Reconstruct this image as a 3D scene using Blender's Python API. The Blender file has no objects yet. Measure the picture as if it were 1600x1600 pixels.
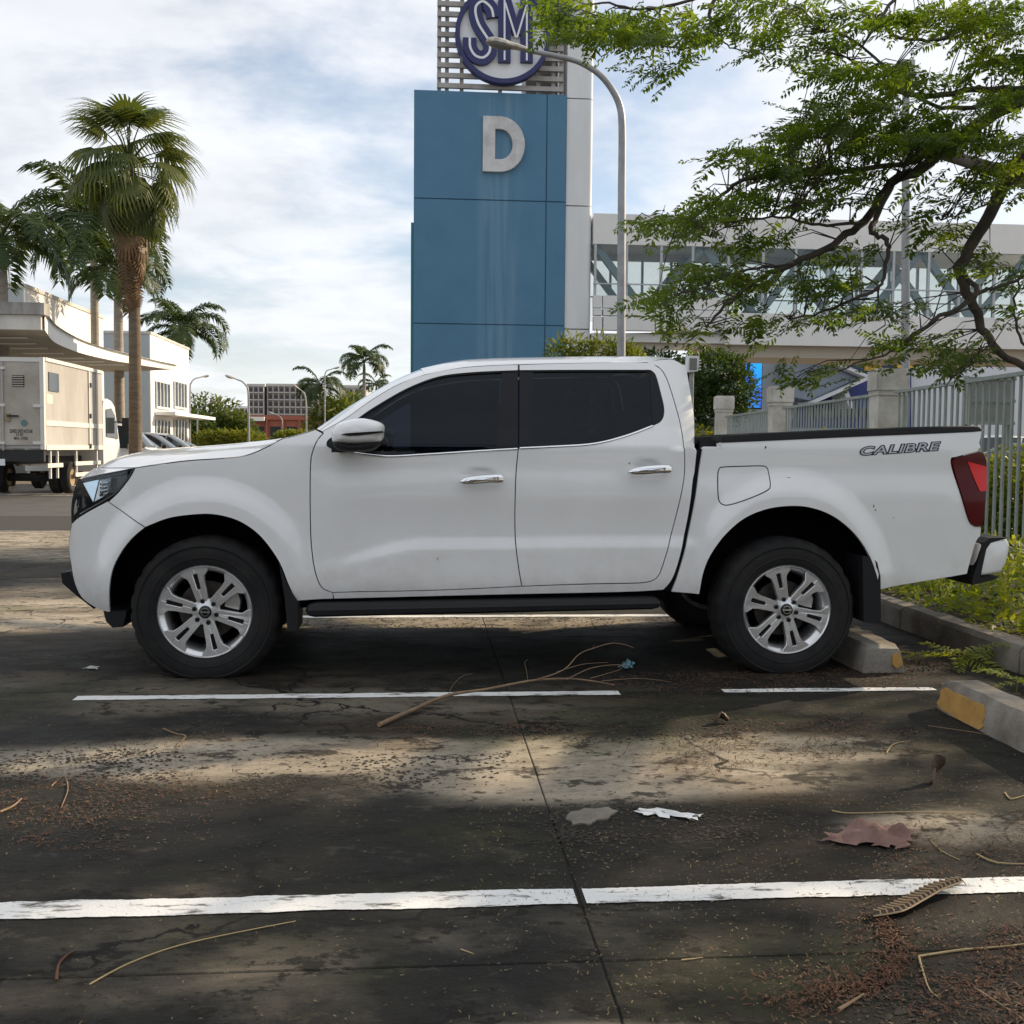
import bpy, bmesh, math, random
import numpy as np
from mathutils import Vector, Matrix
from mathutils.geometry import tessellate_polygon
R = math.radians
random.seed(7); rng = np.random.default_rng(7)
SC = bpy.context.scene
COL = SC.collection

# ---------------------------------------------------------------- camera
F_PX, PITCH, YAW, ROLL, CAM_H = 1685.6, R(3.387), R(4.708), R(0.4924), 1.2304
CAMP = Vector((0, 0, CAM_H))
FW = Vector((math.sin(YAW)*math.cos(PITCH), math.cos(YAW)*math.cos(PITCH), -math.sin(PITCH)))
RT = Vector((math.cos(YAW), -math.sin(YAW), 0)); UP = RT.cross(FW)
_c, _s = math.cos(ROLL), math.sin(ROLL)
RT2 = RT*_c + UP*_s; UP2 = UP*_c - RT*_s
cam_d = bpy.data.cameras.new('camera'); cam = bpy.data.objects.new('camera', cam_d); COL.objects.link(cam)
cam_d.sensor_width = 36; cam_d.lens = F_PX/1600*36; cam_d.clip_start = .05; cam_d.clip_end = 6000
m = Matrix.Identity(4)
for i in range(3):
    m[i][0], m[i][1], m[i][2] = RT2[i], UP2[i], -FW[i]
m.translation = CAMP; cam.matrix_world = m
SC.camera = cam

# ---------------------------------------------------------------- light
SUN_EL, SUN_AZ = R(26), R(27)          # azimuth measured from +X towards +Y (behind the truck, to the right)
SUN = Vector((math.cos(SUN_EL)*math.cos(SUN_AZ), math.cos(SUN_EL)*math.sin(SUN_AZ), math.sin(SUN_EL)))
sl = bpy.data.lights.new('sun', 'SUN'); sl.energy = 5.0; sl.angle = R(.53); sl.color = (1, .80, .56)
so = bpy.data.objects.new('sun', sl); COL.objects.link(so); so.rotation_euler = SUN.to_track_quat('Z', 'Y').to_euler()
W = bpy.data.worlds.new('World'); SC.world = W; W.use_nodes = True
nt = W.node_tree; nt.nodes.clear()
def N(t, **k):
    n = nt.nodes.new(t)
    for a, b in k.items(): setattr(n, a, b)
    return n
out = N('ShaderNodeOutputWorld'); bg = N('ShaderNodeBackground'); bg.inputs[1].default_value = .113
sky = N('ShaderNodeTexSky', sky_type='NISHITA'); sky.sun_disc = False; sky.sun_elevation = SUN_EL
sky.sun_rotation = math.pi/2 - SUN_AZ; sky.air_density = 1.0; sky.dust_density = .9; sky.ozone_density = 1.4
tc = N('ShaderNodeTexCoord'); sep = N('ShaderNodeSeparateXYZ'); nt.links.new(tc.outputs['Generated'], sep.inputs[0])
def M(op, a, b=None, clamp=False):
    n = N('ShaderNodeMath', operation=op); n.use_clamp = clamp
    for i, v in enumerate((a, b)):
        if v is None: continue
        if isinstance(v, (int, float)): n.inputs[i].default_value = v
        else: nt.links.new(v, n.inputs[i])
    return n.outputs[0]
zc = M('MAXIMUM', sep.outputs[2], 0.0); den = M('ADD', zc, .16)
cmb = N('ShaderNodeCombineXYZ')
nt.links.new(M('DIVIDE', sep.outputs[0], den), cmb.inputs[0]); nt.links.new(M('DIVIDE', sep.outputs[1], den), cmb.inputs[1])
def noise(scale, det, rough, vec, off, dist=.0):
    mp = N('ShaderNodeMapping'); mp.inputs['Location'].default_value = off; nt.links.new(vec, mp.inputs[0])
    n = N('ShaderNodeTexNoise'); n.inputs['Scale'].default_value = scale; n.inputs['Detail'].default_value = det
    n.inputs['Roughness'].default_value = rough; n.inputs['Distortion'].default_value = dist
    nt.links.new(mp.outputs[0], n.inputs['Vector']); return n.outputs[0]
n1 = noise(.75, 7, .56, cmb.outputs[0], (18.38, 2.26, 0), .35)
n2 = noise(2.1, 6, .6, cmb.outputs[0], (.4, 5.2, 0), .2)
cl = M('ADD', M('MULTIPLY', n1, .72), M('MULTIPLY', n2, .28))
ramp = N('ShaderNodeMapRange', interpolation_type='SMOOTHSTEP'); nt.links.new(cl, ramp.inputs[0])
ramp.inputs[1].default_value = .38; ramp.inputs[2].default_value = .53
# thin veil near the horizon, as all round on a humid day
veil = N('ShaderNodeMapRange', interpolation_type='SMOOTHSTEP'); nt.links.new(sep.outputs[2], veil.inputs[0])
veil.inputs[1].default_value = .30; veil.inputs[2].default_value = .0; veil.inputs[3].default_value = .0; veil.inputs[4].default_value = .75
cov = M('MAXIMUM', M('MULTIPLY_ADD', ramp.outputs[0], .68), veil.outputs[0])
cov.node.inputs[0].links[0].from_node.inputs[2].default_value = .23
# cloud brightness: white, greyer where thick
shade = N('ShaderNodeMapRange'); nt.links.new(n2, shade.inputs[0]); shade.inputs[1].default_value = .3; shade.inputs[2].default_value = .75
shade.inputs[3].default_value = 5.9; shade.inputs[4].default_value = 7.6
ccol = N('ShaderNodeVectorMath', operation='SCALE'); ccol.inputs[0].default_value = (.965, .985, 1.025); nt.links.new(shade.outputs[0], ccol.inputs['Scale'])
mix = N('ShaderNodeMix', data_type='RGBA'); nt.links.new(cov, mix.inputs[0])
nt.links.new(sky.outputs[0], mix.inputs[6]); nt.links.new(ccol.outputs[0], mix.inputs[7])
nt.links.new(mix.outputs[2], bg.inputs[0]); nt.links.new(bg.outputs[0], out.inputs[0])
SC.view_settings.view_transform = 'Standard'; SC.view_settings.look = 'None'
SC.view_settings.exposure = 0.42; SC.view_settings.gamma = 1
SC.cycles.use_denoising = True; SC.cycles.max_bounces = 7; SC.cycles.transparent_max_bounces = 12
SC.cycles.sample_clamp_indirect = 6

# ---------------------------------------------------------------- pixels to points
def ray(px, py):
    u, v = px-800, py-800
    return FW*F_PX + RT2*u - UP2*v
def at(px, py, Y):
    r = ray(px, py); return CAMP + r*(Y/r.y)
def gnd(px, py, z=0.0):
    r = ray(px, py); return CAMP + r*((z-CAM_H)/r.z)
def atX(px, py, X):
    r = ray(px, py); return CAMP + r*(X/r.x)

# ---------------------------------------------------------------- materials
def mat(name, col, rough=.6, metal=0, var=0, vscale=3., col2=None, bump=0, bscale=60., coat=0, spec=.5, trans=0, emit=None, stretch=None, det=6., lo=.35, hi=.65):
    m = bpy.data.materials.new(name); m.use_nodes = True; t = m.node_tree; b = t.nodes['Principled BSDF']
    b.inputs['Base Color'].default_value = (*col, 1); b.inputs['Roughness'].default_value = rough
    b.inputs['Metallic'].default_value = metal; b.inputs['Specular IOR Level'].default_value = spec
    b.inputs['Coat Weight'].default_value = coat; b.inputs['Coat Roughness'].default_value = .04
    if emit: b.inputs['Emission Color'].default_value = (*col, 1); b.inputs['Emission Strength'].default_value = emit
    g = None
    if col2 or bump:
        g = t.nodes.new('ShaderNodeNewGeometry'); src = g.outputs['Position']
        if stretch:
            mp = t.nodes.new('ShaderNodeMapping'); mp.inputs['Scale'].default_value = stretch; t.links.new(src, mp.inputs[0]); src = mp.outputs[0]
    if col2:
        n = t.nodes.new('ShaderNodeTexNoise'); n.inputs['Scale'].default_value = vscale; n.inputs['Detail'].default_value = det; n.inputs['Roughness'].default_value = .62
        t.links.new(src, n.inputs['Vector'])
        r = t.nodes.new('ShaderNodeMapRange'); r.inputs[1].default_value = lo; r.inputs[2].default_value = hi; t.links.new(n.outputs[0], r.inputs[0])
        mx = t.nodes.new('ShaderNodeMix'); mx.data_type = 'RGBA'; mx.inputs[6].default_value = (*col, 1); mx.inputs[7].default_value = (*col2, 1)
        t.links.new(r.outputs[0], mx.inputs[0]); t.links.new(mx.outputs[2], b.inputs['Base Color'])
    if bump:
        n = t.nodes.new('ShaderNodeTexNoise'); n.inputs['Scale'].default_value = bscale; n.inputs['Detail'].default_value = 4
        t.links.new(g.outputs['Position'], n.inputs['Vector'])
        bp = t.nodes.new('ShaderNodeBump'); bp.inputs['Strength'].default_value = bump; bp.inputs['Distance'].default_value = .01
        t.links.new(n.outputs[0], bp.inputs['Height']); t.links.new(bp.outputs[0], b.inputs['Normal'])
    return m
def leafmat(name, c1, c2, tr=.45, tcol=None, vscale=1.2, rough=.55):
    m = bpy.data.materials.new(name); m.use_nodes = True; t = m.node_tree; b = t.nodes['Principled BSDF']
    g = t.nodes.new('ShaderNodeNewGeometry'); n = t.nodes.new('ShaderNodeTexNoise'); n.inputs['Scale'].default_value = vscale; n.inputs['Detail'].default_value = 5
    t.links.new(g.outputs['Position'], n.inputs['Vector'])
    r = t.nodes.new('ShaderNodeMapRange'); r.inputs[1].default_value = .35; r.inputs[2].default_value = .65; t.links.new(n.outputs[0], r.inputs[0])
    mx = t.nodes.new('ShaderNodeMix'); mx.data_type = 'RGBA'; mx.inputs[6].default_value = (*c1, 1); mx.inputs[7].default_value = (*c2, 1); t.links.new(r.outputs[0], mx.inputs[0])
    t.links.new(mx.outputs[2], b.inputs['Base Color']); b.inputs['Roughness'].default_value = rough; b.inputs['Specular IOR Level'].default_value = .35
    tl = t.nodes.new('ShaderNodeBsdfTranslucent')
    tm = t.nodes.new('ShaderNodeMix'); tm.data_type = 'RGBA'; tm.blend_type = 'MULTIPLY'; tm.inputs[0].default_value = 1
    t.links.new(mx.outputs[2], tm.inputs[6]); tm.inputs[7].default_value = (*(tcol or (1.9, 1.7, .6)), 1); t.links.new(tm.outputs[2], tl.inputs[0])
    ms = t.nodes.new('ShaderNodeMixShader'); ms.inputs[0].default_value = tr
    t.links.new(b.outputs[0], ms.inputs[1]); t.links.new(tl.outputs[0], ms.inputs[2]); t.links.new(ms.outputs[0], t.nodes['Material Output'].inputs[0])
    return m
def glassmat(name, tint, ior=1.45):
    m = bpy.data.materials.new(name); m.use_nodes = True; t = m.node_tree; t.nodes.remove(t.nodes['Principled BSDF'])
    tr = t.nodes.new('ShaderNodeBsdfTransparent'); tr.inputs[0].default_value = (*tint, 1)
    gl = t.nodes.new('ShaderNodeBsdfGlossy'); gl.inputs['Roughness'].default_value = .015; gl.inputs['Color'].default_value = (.80, .90, 1, 1)
    fr = t.nodes.new('ShaderNodeFresnel'); fr.inputs[0].default_value = ior
    ms = t.nodes.new('ShaderNodeMixShader'); t.links.new(fr.outputs[0], ms.inputs[0]); t.links.new(tr.outputs[0], ms.inputs[1]); t.links.new(gl.outputs[0], ms.inputs[2])
    t.links.new(ms.outputs[0], t.nodes['Material Output'].inputs[0]); return m

# ---------------------------------------------------------------- objects
def props(o, label=None, cat=None, group=None, kind=None):
    if label: o['label'] = label
    if cat: o['category'] = cat
    if group: o['group'] = group
    if kind: o['kind'] = kind
    return o
def thing(name, label, cat, loc=(0, 0, 0), rz=0, group=None):
    o = bpy.data.objects.new(name, None); o.empty_display_size = .2; COL.objects.link(o)
    o.location = loc; o.rotation_euler = (0, 0, rz); return props(o, label, cat, group)
def link(name, me, mt=None, parent=None):
    if mt is not None and not me.materials: me.materials.append(mt)
    o = bpy.data.objects.new(name, me); COL.objects.link(o)
    if parent is not None: o.parent = parent
    return o
def copy_tree(o, parent=None):
    c = o.copy(); COL.objects.link(c); c.parent = parent
    for ch in o.children: copy_tree(ch, c)
    return c
class MB:
    def __init__(s): s.v = []; s.f = []
    def add(s, vs, fs):
        k = len(s.v); s.v += [tuple(p) for p in vs]; s.f += [tuple(i+k for i in q) for q in fs]; return s
    def box(s, x0, x1, y0, y1, z0, z1):
        return s.add([(x0, y0, z0), (x1, y0, z0), (x1, y1, z0), (x0, y1, z0), (x0, y0, z1), (x1, y0, z1), (x1, y1, z1), (x0, y1, z1)],
                     [(0, 3, 2, 1), (4, 5, 6, 7), (0, 1, 5, 4), (1, 2, 6, 5), (2, 3, 7, 6), (3, 0, 4, 7)])
    def bar(s, a, b, w, h=None, up=(0, 0, 1)):
        a, b = Vector(a), Vector(b); h = h or w; d = (b-a).normalized(); u = Vector(up)
        if abs(d.dot(u)) > .98: u = Vector((0, 1, 0))
        r = d.cross(u).normalized(); u = r.cross(d)
        vs = [p + r*(i*w/2) + u*(j*h/2) for p in (a, b) for i, j in ((-1, -1), (1, -1), (1, 1), (-1, 1))]
        return s.add(vs, [(0, 1, 2, 3), (7, 6, 5, 4), (0, 4, 5, 1), (1, 5, 6, 2), (2, 6, 7, 3), (3, 7, 4, 0)])
    def tube(s, pts, rad, n=8, caps=True):
        pts = [Vector(p) for p in pts]; k = len(pts)
        if not hasattr(rad, '__len__'): rad = [rad]*k
        base = len(s.v); ref = Vector((0, 0, 1))
        for i, p in enumerate(pts):
            d = (pts[min(i+1, k-1)] - pts[max(i-1, 0)]).normalized()
            if abs(d.dot(ref)) > .95: ref = Vector((1, 0, 0)) if abs(d.x) < .9 else Vector((0, 1, 0))
            r = d.cross(ref).normalized(); u = r.cross(d); ref = u
            for j in range(n):
                a = 2*math.pi*j/n; s.v.append(tuple(p + (r*math.cos(a) + u*math.sin(a))*rad[i]))
        for i in range(k-1):
            for j in range(n):
                a, b = base+i*n+j, base+i*n+(j+1) % n; s.f.append((a, b, b+n, a+n))
        if caps: s.f.append(tuple(base+j for j in range(n))[::-1]); s.f.append(tuple(base+(k-1)*n+j for j in range(n)))
        return s
    def lathe(s, prof, n=24, axis='Z', c=(0, 0, 0), close=False):
        base = len(s.v); c = Vector(c)
        for r, h in prof:
            for j in range(n):
                a = 2*math.pi*j/n; x, y = r*math.cos(a), r*math.sin(a)
                p = Vector((x, y, h)) if axis == 'Z' else Vector((x, h, y)) if axis == 'Y' else Vector((h, x, y))
                s.v.append(tuple(c+p))
        k = len(prof)
        for i in range(k if close else k-1):
            for j in range(n):
                a, b = base+i*n+j, base+i*n+(j+1) % n; a2, b2 = base+((i+1) % k)*n+j, base+((i+1) % k)*n+(j+1) % n
                s.f.append((a, b, b2, a2))
        return s
    def prism(s, pts, f0, f1):
        """polygon pts (2D) mapped by f0 and f1 to its two faces"""
        n = len(pts); tri = tessellate_polygon([[Vector((p[0], p[1], 0)) for p in pts]])
        a = [f0(p) for p in pts]; b = [f1(p) for p in pts]
        fs = [tuple(t) for t in tri] + [tuple(i+n for i in t[::-1]) for t in tri] + [(i, (i+1) % n, (i+1) % n+n, i+n) for i in range(n)]
        return s.add(a+b, fs)
    def loft(s, rows, closed=False):
        base = len(s.v); n = len(rows[0])
        for r in rows: s.v += [tuple(p) for p in r]
        for i in range(len(rows)-1):
            for j in range(n if closed else n-1):
                a, b = base+i*n+j, base+i*n+(j+1) % n; s.f.append((a, b, b+n, a+n))
        return s
    def mesh(s, name, smooth=False, off=(0, 0, 0), fix=True):
        me = bpy.data.meshes.new(name); o = Vector(off)
        me.from_pydata([(p[0]-o.x, p[1]-o.y, p[2]-o.z) for p in s.v], [], s.f)
        if fix:
            bm = bmesh.new(); bm.from_mesh(me); bmesh.ops.recalc_face_normals(bm, faces=bm.faces); bm.to_mesh(me); bm.free()
        if smooth:
            me.polygons.foreach_set('use_smooth', [True]*len(me.polygons))
            if smooth is not True: me.set_sharp_from_angle(angle=R(smooth))
        me.update(); return me
    def build(s, name, mt, parent=None, smooth=False, fix=True, world=False):
        off = parent.location if (world and parent is not None) else (0, 0, 0)
        if world and parent is not None and parent.parent is not None: off = parent.parent.location
        return link(name, s.mesh(name, smooth, off, fix), mt, parent)
def raw_mesh(name, V, Fq, mt, parent=None, smooth=False):
    """numpy verts (n,3) and faces (m,k) of equal size k"""
    me = bpy.data.meshes.new(name); V = np.asarray(V, np.float32); Fq = np.asarray(Fq, np.int32); k = Fq.shape[1]
    me.vertices.add(len(V)); me.vertices.foreach_set('co', V.ravel())
    me.loops.add(Fq.size); me.loops.foreach_set('vertex_index', Fq.ravel())
    me.polygons.add(len(Fq)); me.polygons.foreach_set('loop_start', np.arange(0, Fq.size, k, dtype=np.int32))
    me.update(calc_edges=True)
    if smooth: me.polygons.foreach_set('use_smooth', np.ones(len(Fq), bool))
    return link(name, me, mt, parent)
def cr(pts, n=6):
    """Catmull-Rom through pts"""
    P = [Vector(p) for p in pts]; o = []
    for i in range(len(P)-1):
        a, b, c, d = P[max(i-1, 0)], P[i], P[i+1], P[min(i+2, len(P)-1)]
        for k in range(n):
            t = k/n; o.append(.5*((2*b) + (c-a)*t + (2*a-5*b+4*c-d)*t*t + (3*b-3*c+d-a)*t**3))
    o.append(P[-1]); return o
def sst(a, b, x):
    t = min(1, max(0, (x-a)/(b-a))); return t*t*(3-2*t)
def text_mesh(s, size=1., shear=0, offset=0, extrude=0, sx=1., spacing=1.):
    c = bpy.data.curves.new('txt', 'FONT'); c.body = s; c.size = size; c.shear = shear; c.offset = offset; c.extrude = extrude; c.resolution_u = 4; c.space_character = spacing
    o = bpy.data.objects.new('txt', c); COL.objects.link(o); bpy.context.view_layer.update()
    me = bpy.data.meshes.new_from_object(o.evaluated_get(bpy.context.evaluated_depsgraph_get())); bpy.data.objects.remove(o); bpy.data.curves.remove(c)
    V = [v.co.copy() for v in me.vertices]; Fs = [tuple(p.vertices) for p in me.polygons]; bpy.data.meshes.remove(me)
    for v in V: v.x *= sx
    return V, Fs
# ================================================================ pickup truck
YT, XF, WB = 5.765, -1.1473, 3.15
YB = YT-.03; HALF = .95; YC = YB+HALF
M_paint = mat('white_paint', (.84, .84, .835), .34, coat=.9, col2=(.80, .80, .79), vscale=2.2, spec=.5)
def add_grime(m):
    t = m.node_tree; L = t.links; b = t.nodes['Principled BSDF']; g = t.nodes.new('ShaderNodeNewGeometry'); s = t.nodes.new('ShaderNodeSeparateXYZ'); L.new(g.outputs['Position'], s.inputs[0])
    n = t.nodes.new('ShaderNodeTexNoise'); n.inputs['Scale'].default_value = 7; n.inputs['Detail'].default_value = 8; n.inputs['Roughness'].default_value = .7; L.new(g.outputs['Position'], n.inputs[0])
    z = t.nodes.new('ShaderNodeMapRange'); z.inputs[1].default_value = .85; z.inputs[2].default_value = .40; L.new(s.outputs[2], z.inputs[0])
    r = t.nodes.new('ShaderNodeMapRange'); r.inputs[1].default_value = .42; r.inputs[2].default_value = .75; L.new(n.outputs[0], r.inputs[0])
    q = t.nodes.new('ShaderNodeMath'); q.operation = 'MULTIPLY'; L.new(z.outputs[0], q.inputs[0]); L.new(r.outputs[0], q.inputs[1])
    a = t.nodes.new('ShaderNodeMath'); a.operation = 'MULTIPLY'; a.inputs[1].default_value = .32; L.new(q.outputs[0], a.inputs[0])
    old = b.inputs['Base Color'].links[0].from_socket; x = t.nodes.new('ShaderNodeMix'); x.data_type = 'RGBA'; L.new(a.outputs[0], x.inputs[0]); L.new(old, x.inputs[6]); x.inputs[7].default_value = (.33, .27, .20, 1); L.new(x.outputs[2], b.inputs['Base Color'])
add_grime(M_paint)
M_blk = mat('black_plastic', (.013, .013, .015), .6, spec=.3, bump=.15, bscale=300)
M_gblk = mat('gloss_black', (.008, .008, .010), .16)
M_pblk = mat('satin_black', (.007, .007, .010), .4, spec=.25)
M_chrome = mat('chrome', (.82, .83, .85), .10, metal=1)
M_alloy = mat('alloy_silver', (.80, .80, .81), .27, metal=.75, col2=(.68, .68, .68), vscale=9)
M_rub = mat('tyre_rubber', (.014, .014, .015), .85, spec=.25, col2=(.026, .025, .024), vscale=6, bump=.25, bscale=120)
M_dark = mat('dark_underbody', (.006, .006, .006), .95, spec=.05)
M_tint = glassmat('tinted_glass', (.075, .085, .115), 1.36)
M_wind = glassmat('windshield_glass', (.35, .40, .42), 1.5)
M_lens = glassmat('clear_lens', (.85, .88, .9), 1.5)
M_redd = mat('dark_red_lens', (.085, .002, .004), .14, spec=.2, coat=0)
M_redb = mat('bright_red_lens', (.72, .012, .016), .25, spec=.3, coat=.1)
M_seat = mat('seat_fabric', (.09, .09, .095), .8)
M_disc = mat('brake_disc', (.10, .09, .08), .5, metal=.6, col2=(.05, .04, .035), vscale=20)
M_decal = mat('decal_grey', (.52, .54, .58), .4); M_decald = mat('decal_navy', (.012, .016, .035), .4)

def dfun(l, z):
    """depth of the body side behind its widest plane"""
    d = 0.0
    t = max(0, (-.30-l)/.57); d += .42*t**2.3
    t = min(1.3, max(0, (l-4.05)/.30)); d += .06*t*t
    if z > 1.24 and l < 2.75:                                            # tumblehome of the cab
        h = z-1.24; d += .30*h + .30*h*h
        t = min(1.2, max(0, (l-2.46)/.17)); d += .05*t*t
    t = max(0, (z-.92)/.33); d += .020*min(t, 1.3)**2       # barrel of the side
    zc_ = .692 + .015*sst(.9, 2.6, l) - .13*(1-sst(.50, 1.15, l))  # low crease along the doors
    u = sst(.50, .95, l)*(1-sst(2.52, 2.70, l)); w = z-zc_
    d += u*.018*sst(-.018, .062, w)*(1-sst(.062, .40, w))
    t = max(0, (.56-z)/.22); d += .055*t*t
    d += .010*sst(.95, 1.12, z)*(1-sst(1.12, 1.26, z))*sst(.45, .7, l)
    for c, a, b, zc2 in ((0, .475, .525, .352), (WB, .462, .572, .352)):
        e = math.hypot((l-c)/a, (z-zc2)/b)
        f = 1-sst(1.10, 1.38, e)
        f *= (1-sst(.42, .66, l)) if c == 0 else sst(2.58, 2.75, l)
        d -= .036*f
    for hx, hz in HCUP:
        d += .020*math.exp(-(((l-hx)/.078)**2+((z-hz-.004)/.036)**2)**2)
    return d + .03
HCUP = []
def trk(px, py, extra=0.0):
    P = at(px, py, YB)
    for _ in range(7):
        ins = min(.62, max(-.05, dfun(P.x-XF, P.z))); P = at(px, py, YB+ins+extra)
    return (P.x-XF, P.z)
HCUP += [trk(752, 745), trk(1013, 732)]
def dnorm(l, z):
    e = .004
    dx = (dfun(l+e, z)-dfun(l-e, z))/(2*e); dz = (dfun(l, z+e)-dfun(l, z-e))/(2*e)
    return Vector((dx, -1, dz)).normalized()
def runs(*rs, n=5):
    """px runs -> (l,z) outline; each run is smoothed, corners between runs stay sharp"""
    o = []
    for r in rs:
        q = [trk(*p) for p in r]
        q = [tuple(p) for p in (cr([(a, b, 0) for a, b in q], n) if len(q) > 2 else [Vector((a, b, 0)) for a, b in q])]
        for p in q:
            p = (p[0], p[1])
            if not o or math.dist(o[-1], p) > .0015: o.append(p)
    if math.dist(o[0], o[-1]) < .0015: o.pop()
    return o
def offset_poly(P, g):
    n = len(P); A = sum(P[i][0]*P[(i+1) % n][1]-P[(i+1) % n][0]*P[i][1] for i in range(n)); s = 1 if A > 0 else -1; o = []
    for i in range(n):
        a, b, c = Vector(P[i-1]), Vector(P[i]), Vector(P[(i+1) % n])
        e1, e2 = (b-a).normalized(), (c-b).normalized()
        n1, n2 = Vector((-e1.y, e1.x))*s, Vector((-e2.y, e2.x))*s
        k = (n1+n2); k = k/max(.35, k.length_squared)*2 if k.length > 1e-6 else n1
        o.append(tuple(b + k*g))
    return o
truck = thing('pickup_truck', 'white double cab pickup truck parked side on across the foreground', 'pickup truck', (XF+1.57, YC, 0))
TO = truck.location
def panel(name, out, mt, parent=None, extra=0., gap=.0028, flange=.02, h=.022, both=True, yfun=None):
    out = offset_poly(out, gap) if gap else out
    P = []
    for i, p in enumerate(out):
        q = out[(i+1) % len(out)]; k = max(1, math.ceil(math.dist(p, q)/h))
        P += [(p[0]+(q[0]-p[0])*j/k, p[1]+(q[1]-p[1])*j/k) for j in range(k)]
    A = np.array(P); B = np.roll(A, -1, 0); nb = len(P)
    gx, gz = np.meshgrid(np.arange(A[:, 0].min(), A[:, 0].max(), h), np.arange(A[:, 1].min(), A[:, 1].max(), h)); G = np.stack([gx.ravel(), gz.ravel()], 1)
    ins = np.zeros(len(G), bool); dm = np.full(len(G), 9.)
    for p, q in zip(A, B):
        c = ((p[1] > G[:, 1]) != (q[1] > G[:, 1])); ins ^= c & (G[:, 0] < (q[0]-p[0])*(G[:, 1]-p[1])/(q[1]-p[1]+1e-12)+p[0])
        e = q-p; t = np.clip(((G-p)@e)/(e@e+1e-12), 0, 1); dm = np.minimum(dm, np.linalg.norm(G-p-t[:, None]*e, axis=1))
    G = G[ins & (dm > .45*h)]
    from mathutils.geometry import delaunay_2d_cdt
    vv, ee, Fs = delaunay_2d_cdt([Vector(p) for p in P]+[Vector(p) for p in G], [(i, (i+1) % nb) for i in range(nb)], [list(range(nb))], 1, 1e-6)[:3]
    L = [(v.x, v.y) for v in vv]; Fo = []; cnt = {}
    for f in Fs:
        ar = sum(L[f[i]][0]*L[f[(i+1) % len(f)]][1]-L[f[(i+1) % len(f)]][0]*L[f[i]][1] for i in range(len(f)))
        f = tuple(f) if ar > 0 else tuple(f[::-1]); Fo.append(f)
        for i in range(len(f)):
            e = (f[i], f[(i+1) % len(f)]); cnt.setdefault((min(e), max(e)), []).append(e)
    bound = [v[0] for v in cnt.values() if len(v) == 1]
    objs = []
    for side in ((1, -1) if both else (1,)):
        V = []; NV = []
        for l, z in L:
            y = YB + (dfun(l, z) if yfun is None else yfun(l, z)) + extra; n = dnorm(l, z)
            if side < 0: y = 2*YC-y; n.y = -n.y
            V.append((XF+l-TO.x, y-TO.y, z)); NV.append(n)
        faces = [f if side > 0 else f[::-1] for f in Fo]; norms = [[NV[i] for i in f] for f in faces]
        if flange:
            for a, b in bound:
                k = len(V); pa, pb = Vector(V[a]), Vector(V[b]); q = Vector((0, flange*side, 0))
                V += [tuple(pa), tuple(pb), tuple(pb+q), tuple(pa+q)]; nn = (pb-pa).cross(q).normalized()
                faces.append((k, k+1, k+2, k+3)); norms.append([nn]*4)
        me = bpy.data.meshes.new(name); me.from_pydata(V, [], faces); me.polygons.foreach_set('use_smooth', [True]*len(faces))
        me.update(); me.normals_split_custom_set([tuple(n) for ns in norms for n in ns])
        objs.append(link(name, me, mt, parent or truck))
    return objs
# --- pixel traces of the near side
HOODCUT = [(211, 731), (252, 725), (297, 719.5), (345, 716.5), (381, 712.5), (412, 701), (440, 686)]
DOORF = [(505, 677), (496, 688), (489, 704), (485.5, 722), (484.5, 765), (485.5, 835), (488.5, 870), (493.5, 897), (503, 918), (520, 926)]
ARCHF = [(463, 939), (451, 915), (437, 880.5), (416, 849), (395, 828), (367, 812), (332, 804), (297, 805), (262, 810.5), (227, 824)]
ARCHF2 = [(227, 824), (206, 842), (188.5, 865), (176, 891), (171, 922), (172, 957)]
LIGHT_B = [(168, 783), (125, 807), (112, 818)]
NOSE = [(112, 818), (107.5, 852), (111.5, 884), (117, 912), (129, 935), (150, 950), (172, 957)]
fender = panel('front_fender', runs(HOODCUT, [(440, 686), (465, 680), (493, 671)], [(493, 671), (505, 677)], DOORF, [(520, 926), (521, 936)], [(521, 936), (463, 939)], ARCHF, [(227, 824), (169, 784)], [(169, 784), (186, 768), (203, 746), (211, 731)]), M_paint)
bump_p = panel('front_bumper', runs(LIGHT_B, NOSE, ARCHF2[::-1], [(227, 824), (168, 783)]), M_paint)
BSPLIT = [(810, 700), (806, 744), (804.5, 800), (806, 852), (811, 891), (815.4, 916)]
DRIP = [(503, 674), (541, 652.5), (580, 625), (622, 600.5), (664, 585), (720, 574.5), (775, 570.5), (810, 569.5)]
DRIPR = [(811, 569.5), (900, 567), (1005, 566), (1026, 572), (1040, 588), (1054, 628.5), (1064.5, 670.5), (1069.7, 709), (1069.7, 737), (1064.5, 772), (1050.5, 828), (1036.5, 880.5), (1027.7, 901), (1015.5, 908.5), (998, 911)]
BELTF = [(810, 700), (740, 704), (660, 709), (604, 711.5), (555, 706), (522, 702), (511, 696)]
WTOPF = [(511, 696), (513, 688), (530, 676), (564, 651), (587, 635.5), (636, 607.5), (685, 589), (734, 582.5), (783, 580), (809.5, 579)]
fdoor = panel('front_door', runs(BELTF, WTOPF, [(809.5, 579), (810, 569.5)], DRIP[::-1], [(503, 674), (505, 677)], DOORF, [(520, 926), (545, 925), (685, 922), (815.4, 916)], BSPLIT[::-1]), M_paint)
BELTR = [(810, 700), (865, 696.5), (928, 692), (977, 680), (1021, 664)]
WR = [(1021, 664), (1031, 659), (1036.5, 650), (1037, 636), (1031, 610), (1024, 586), (1016, 578.5)]
rdoor = panel('rear_door', runs(BELTR, WR, [(1016, 578.5), (900, 578.5), (811.5, 579)], [(811.5, 579), (811, 569.5)], DRIPR, [(998, 911), (900, 913), (815.4, 916)], BSPLIT[::-1]), M_paint)
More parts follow.
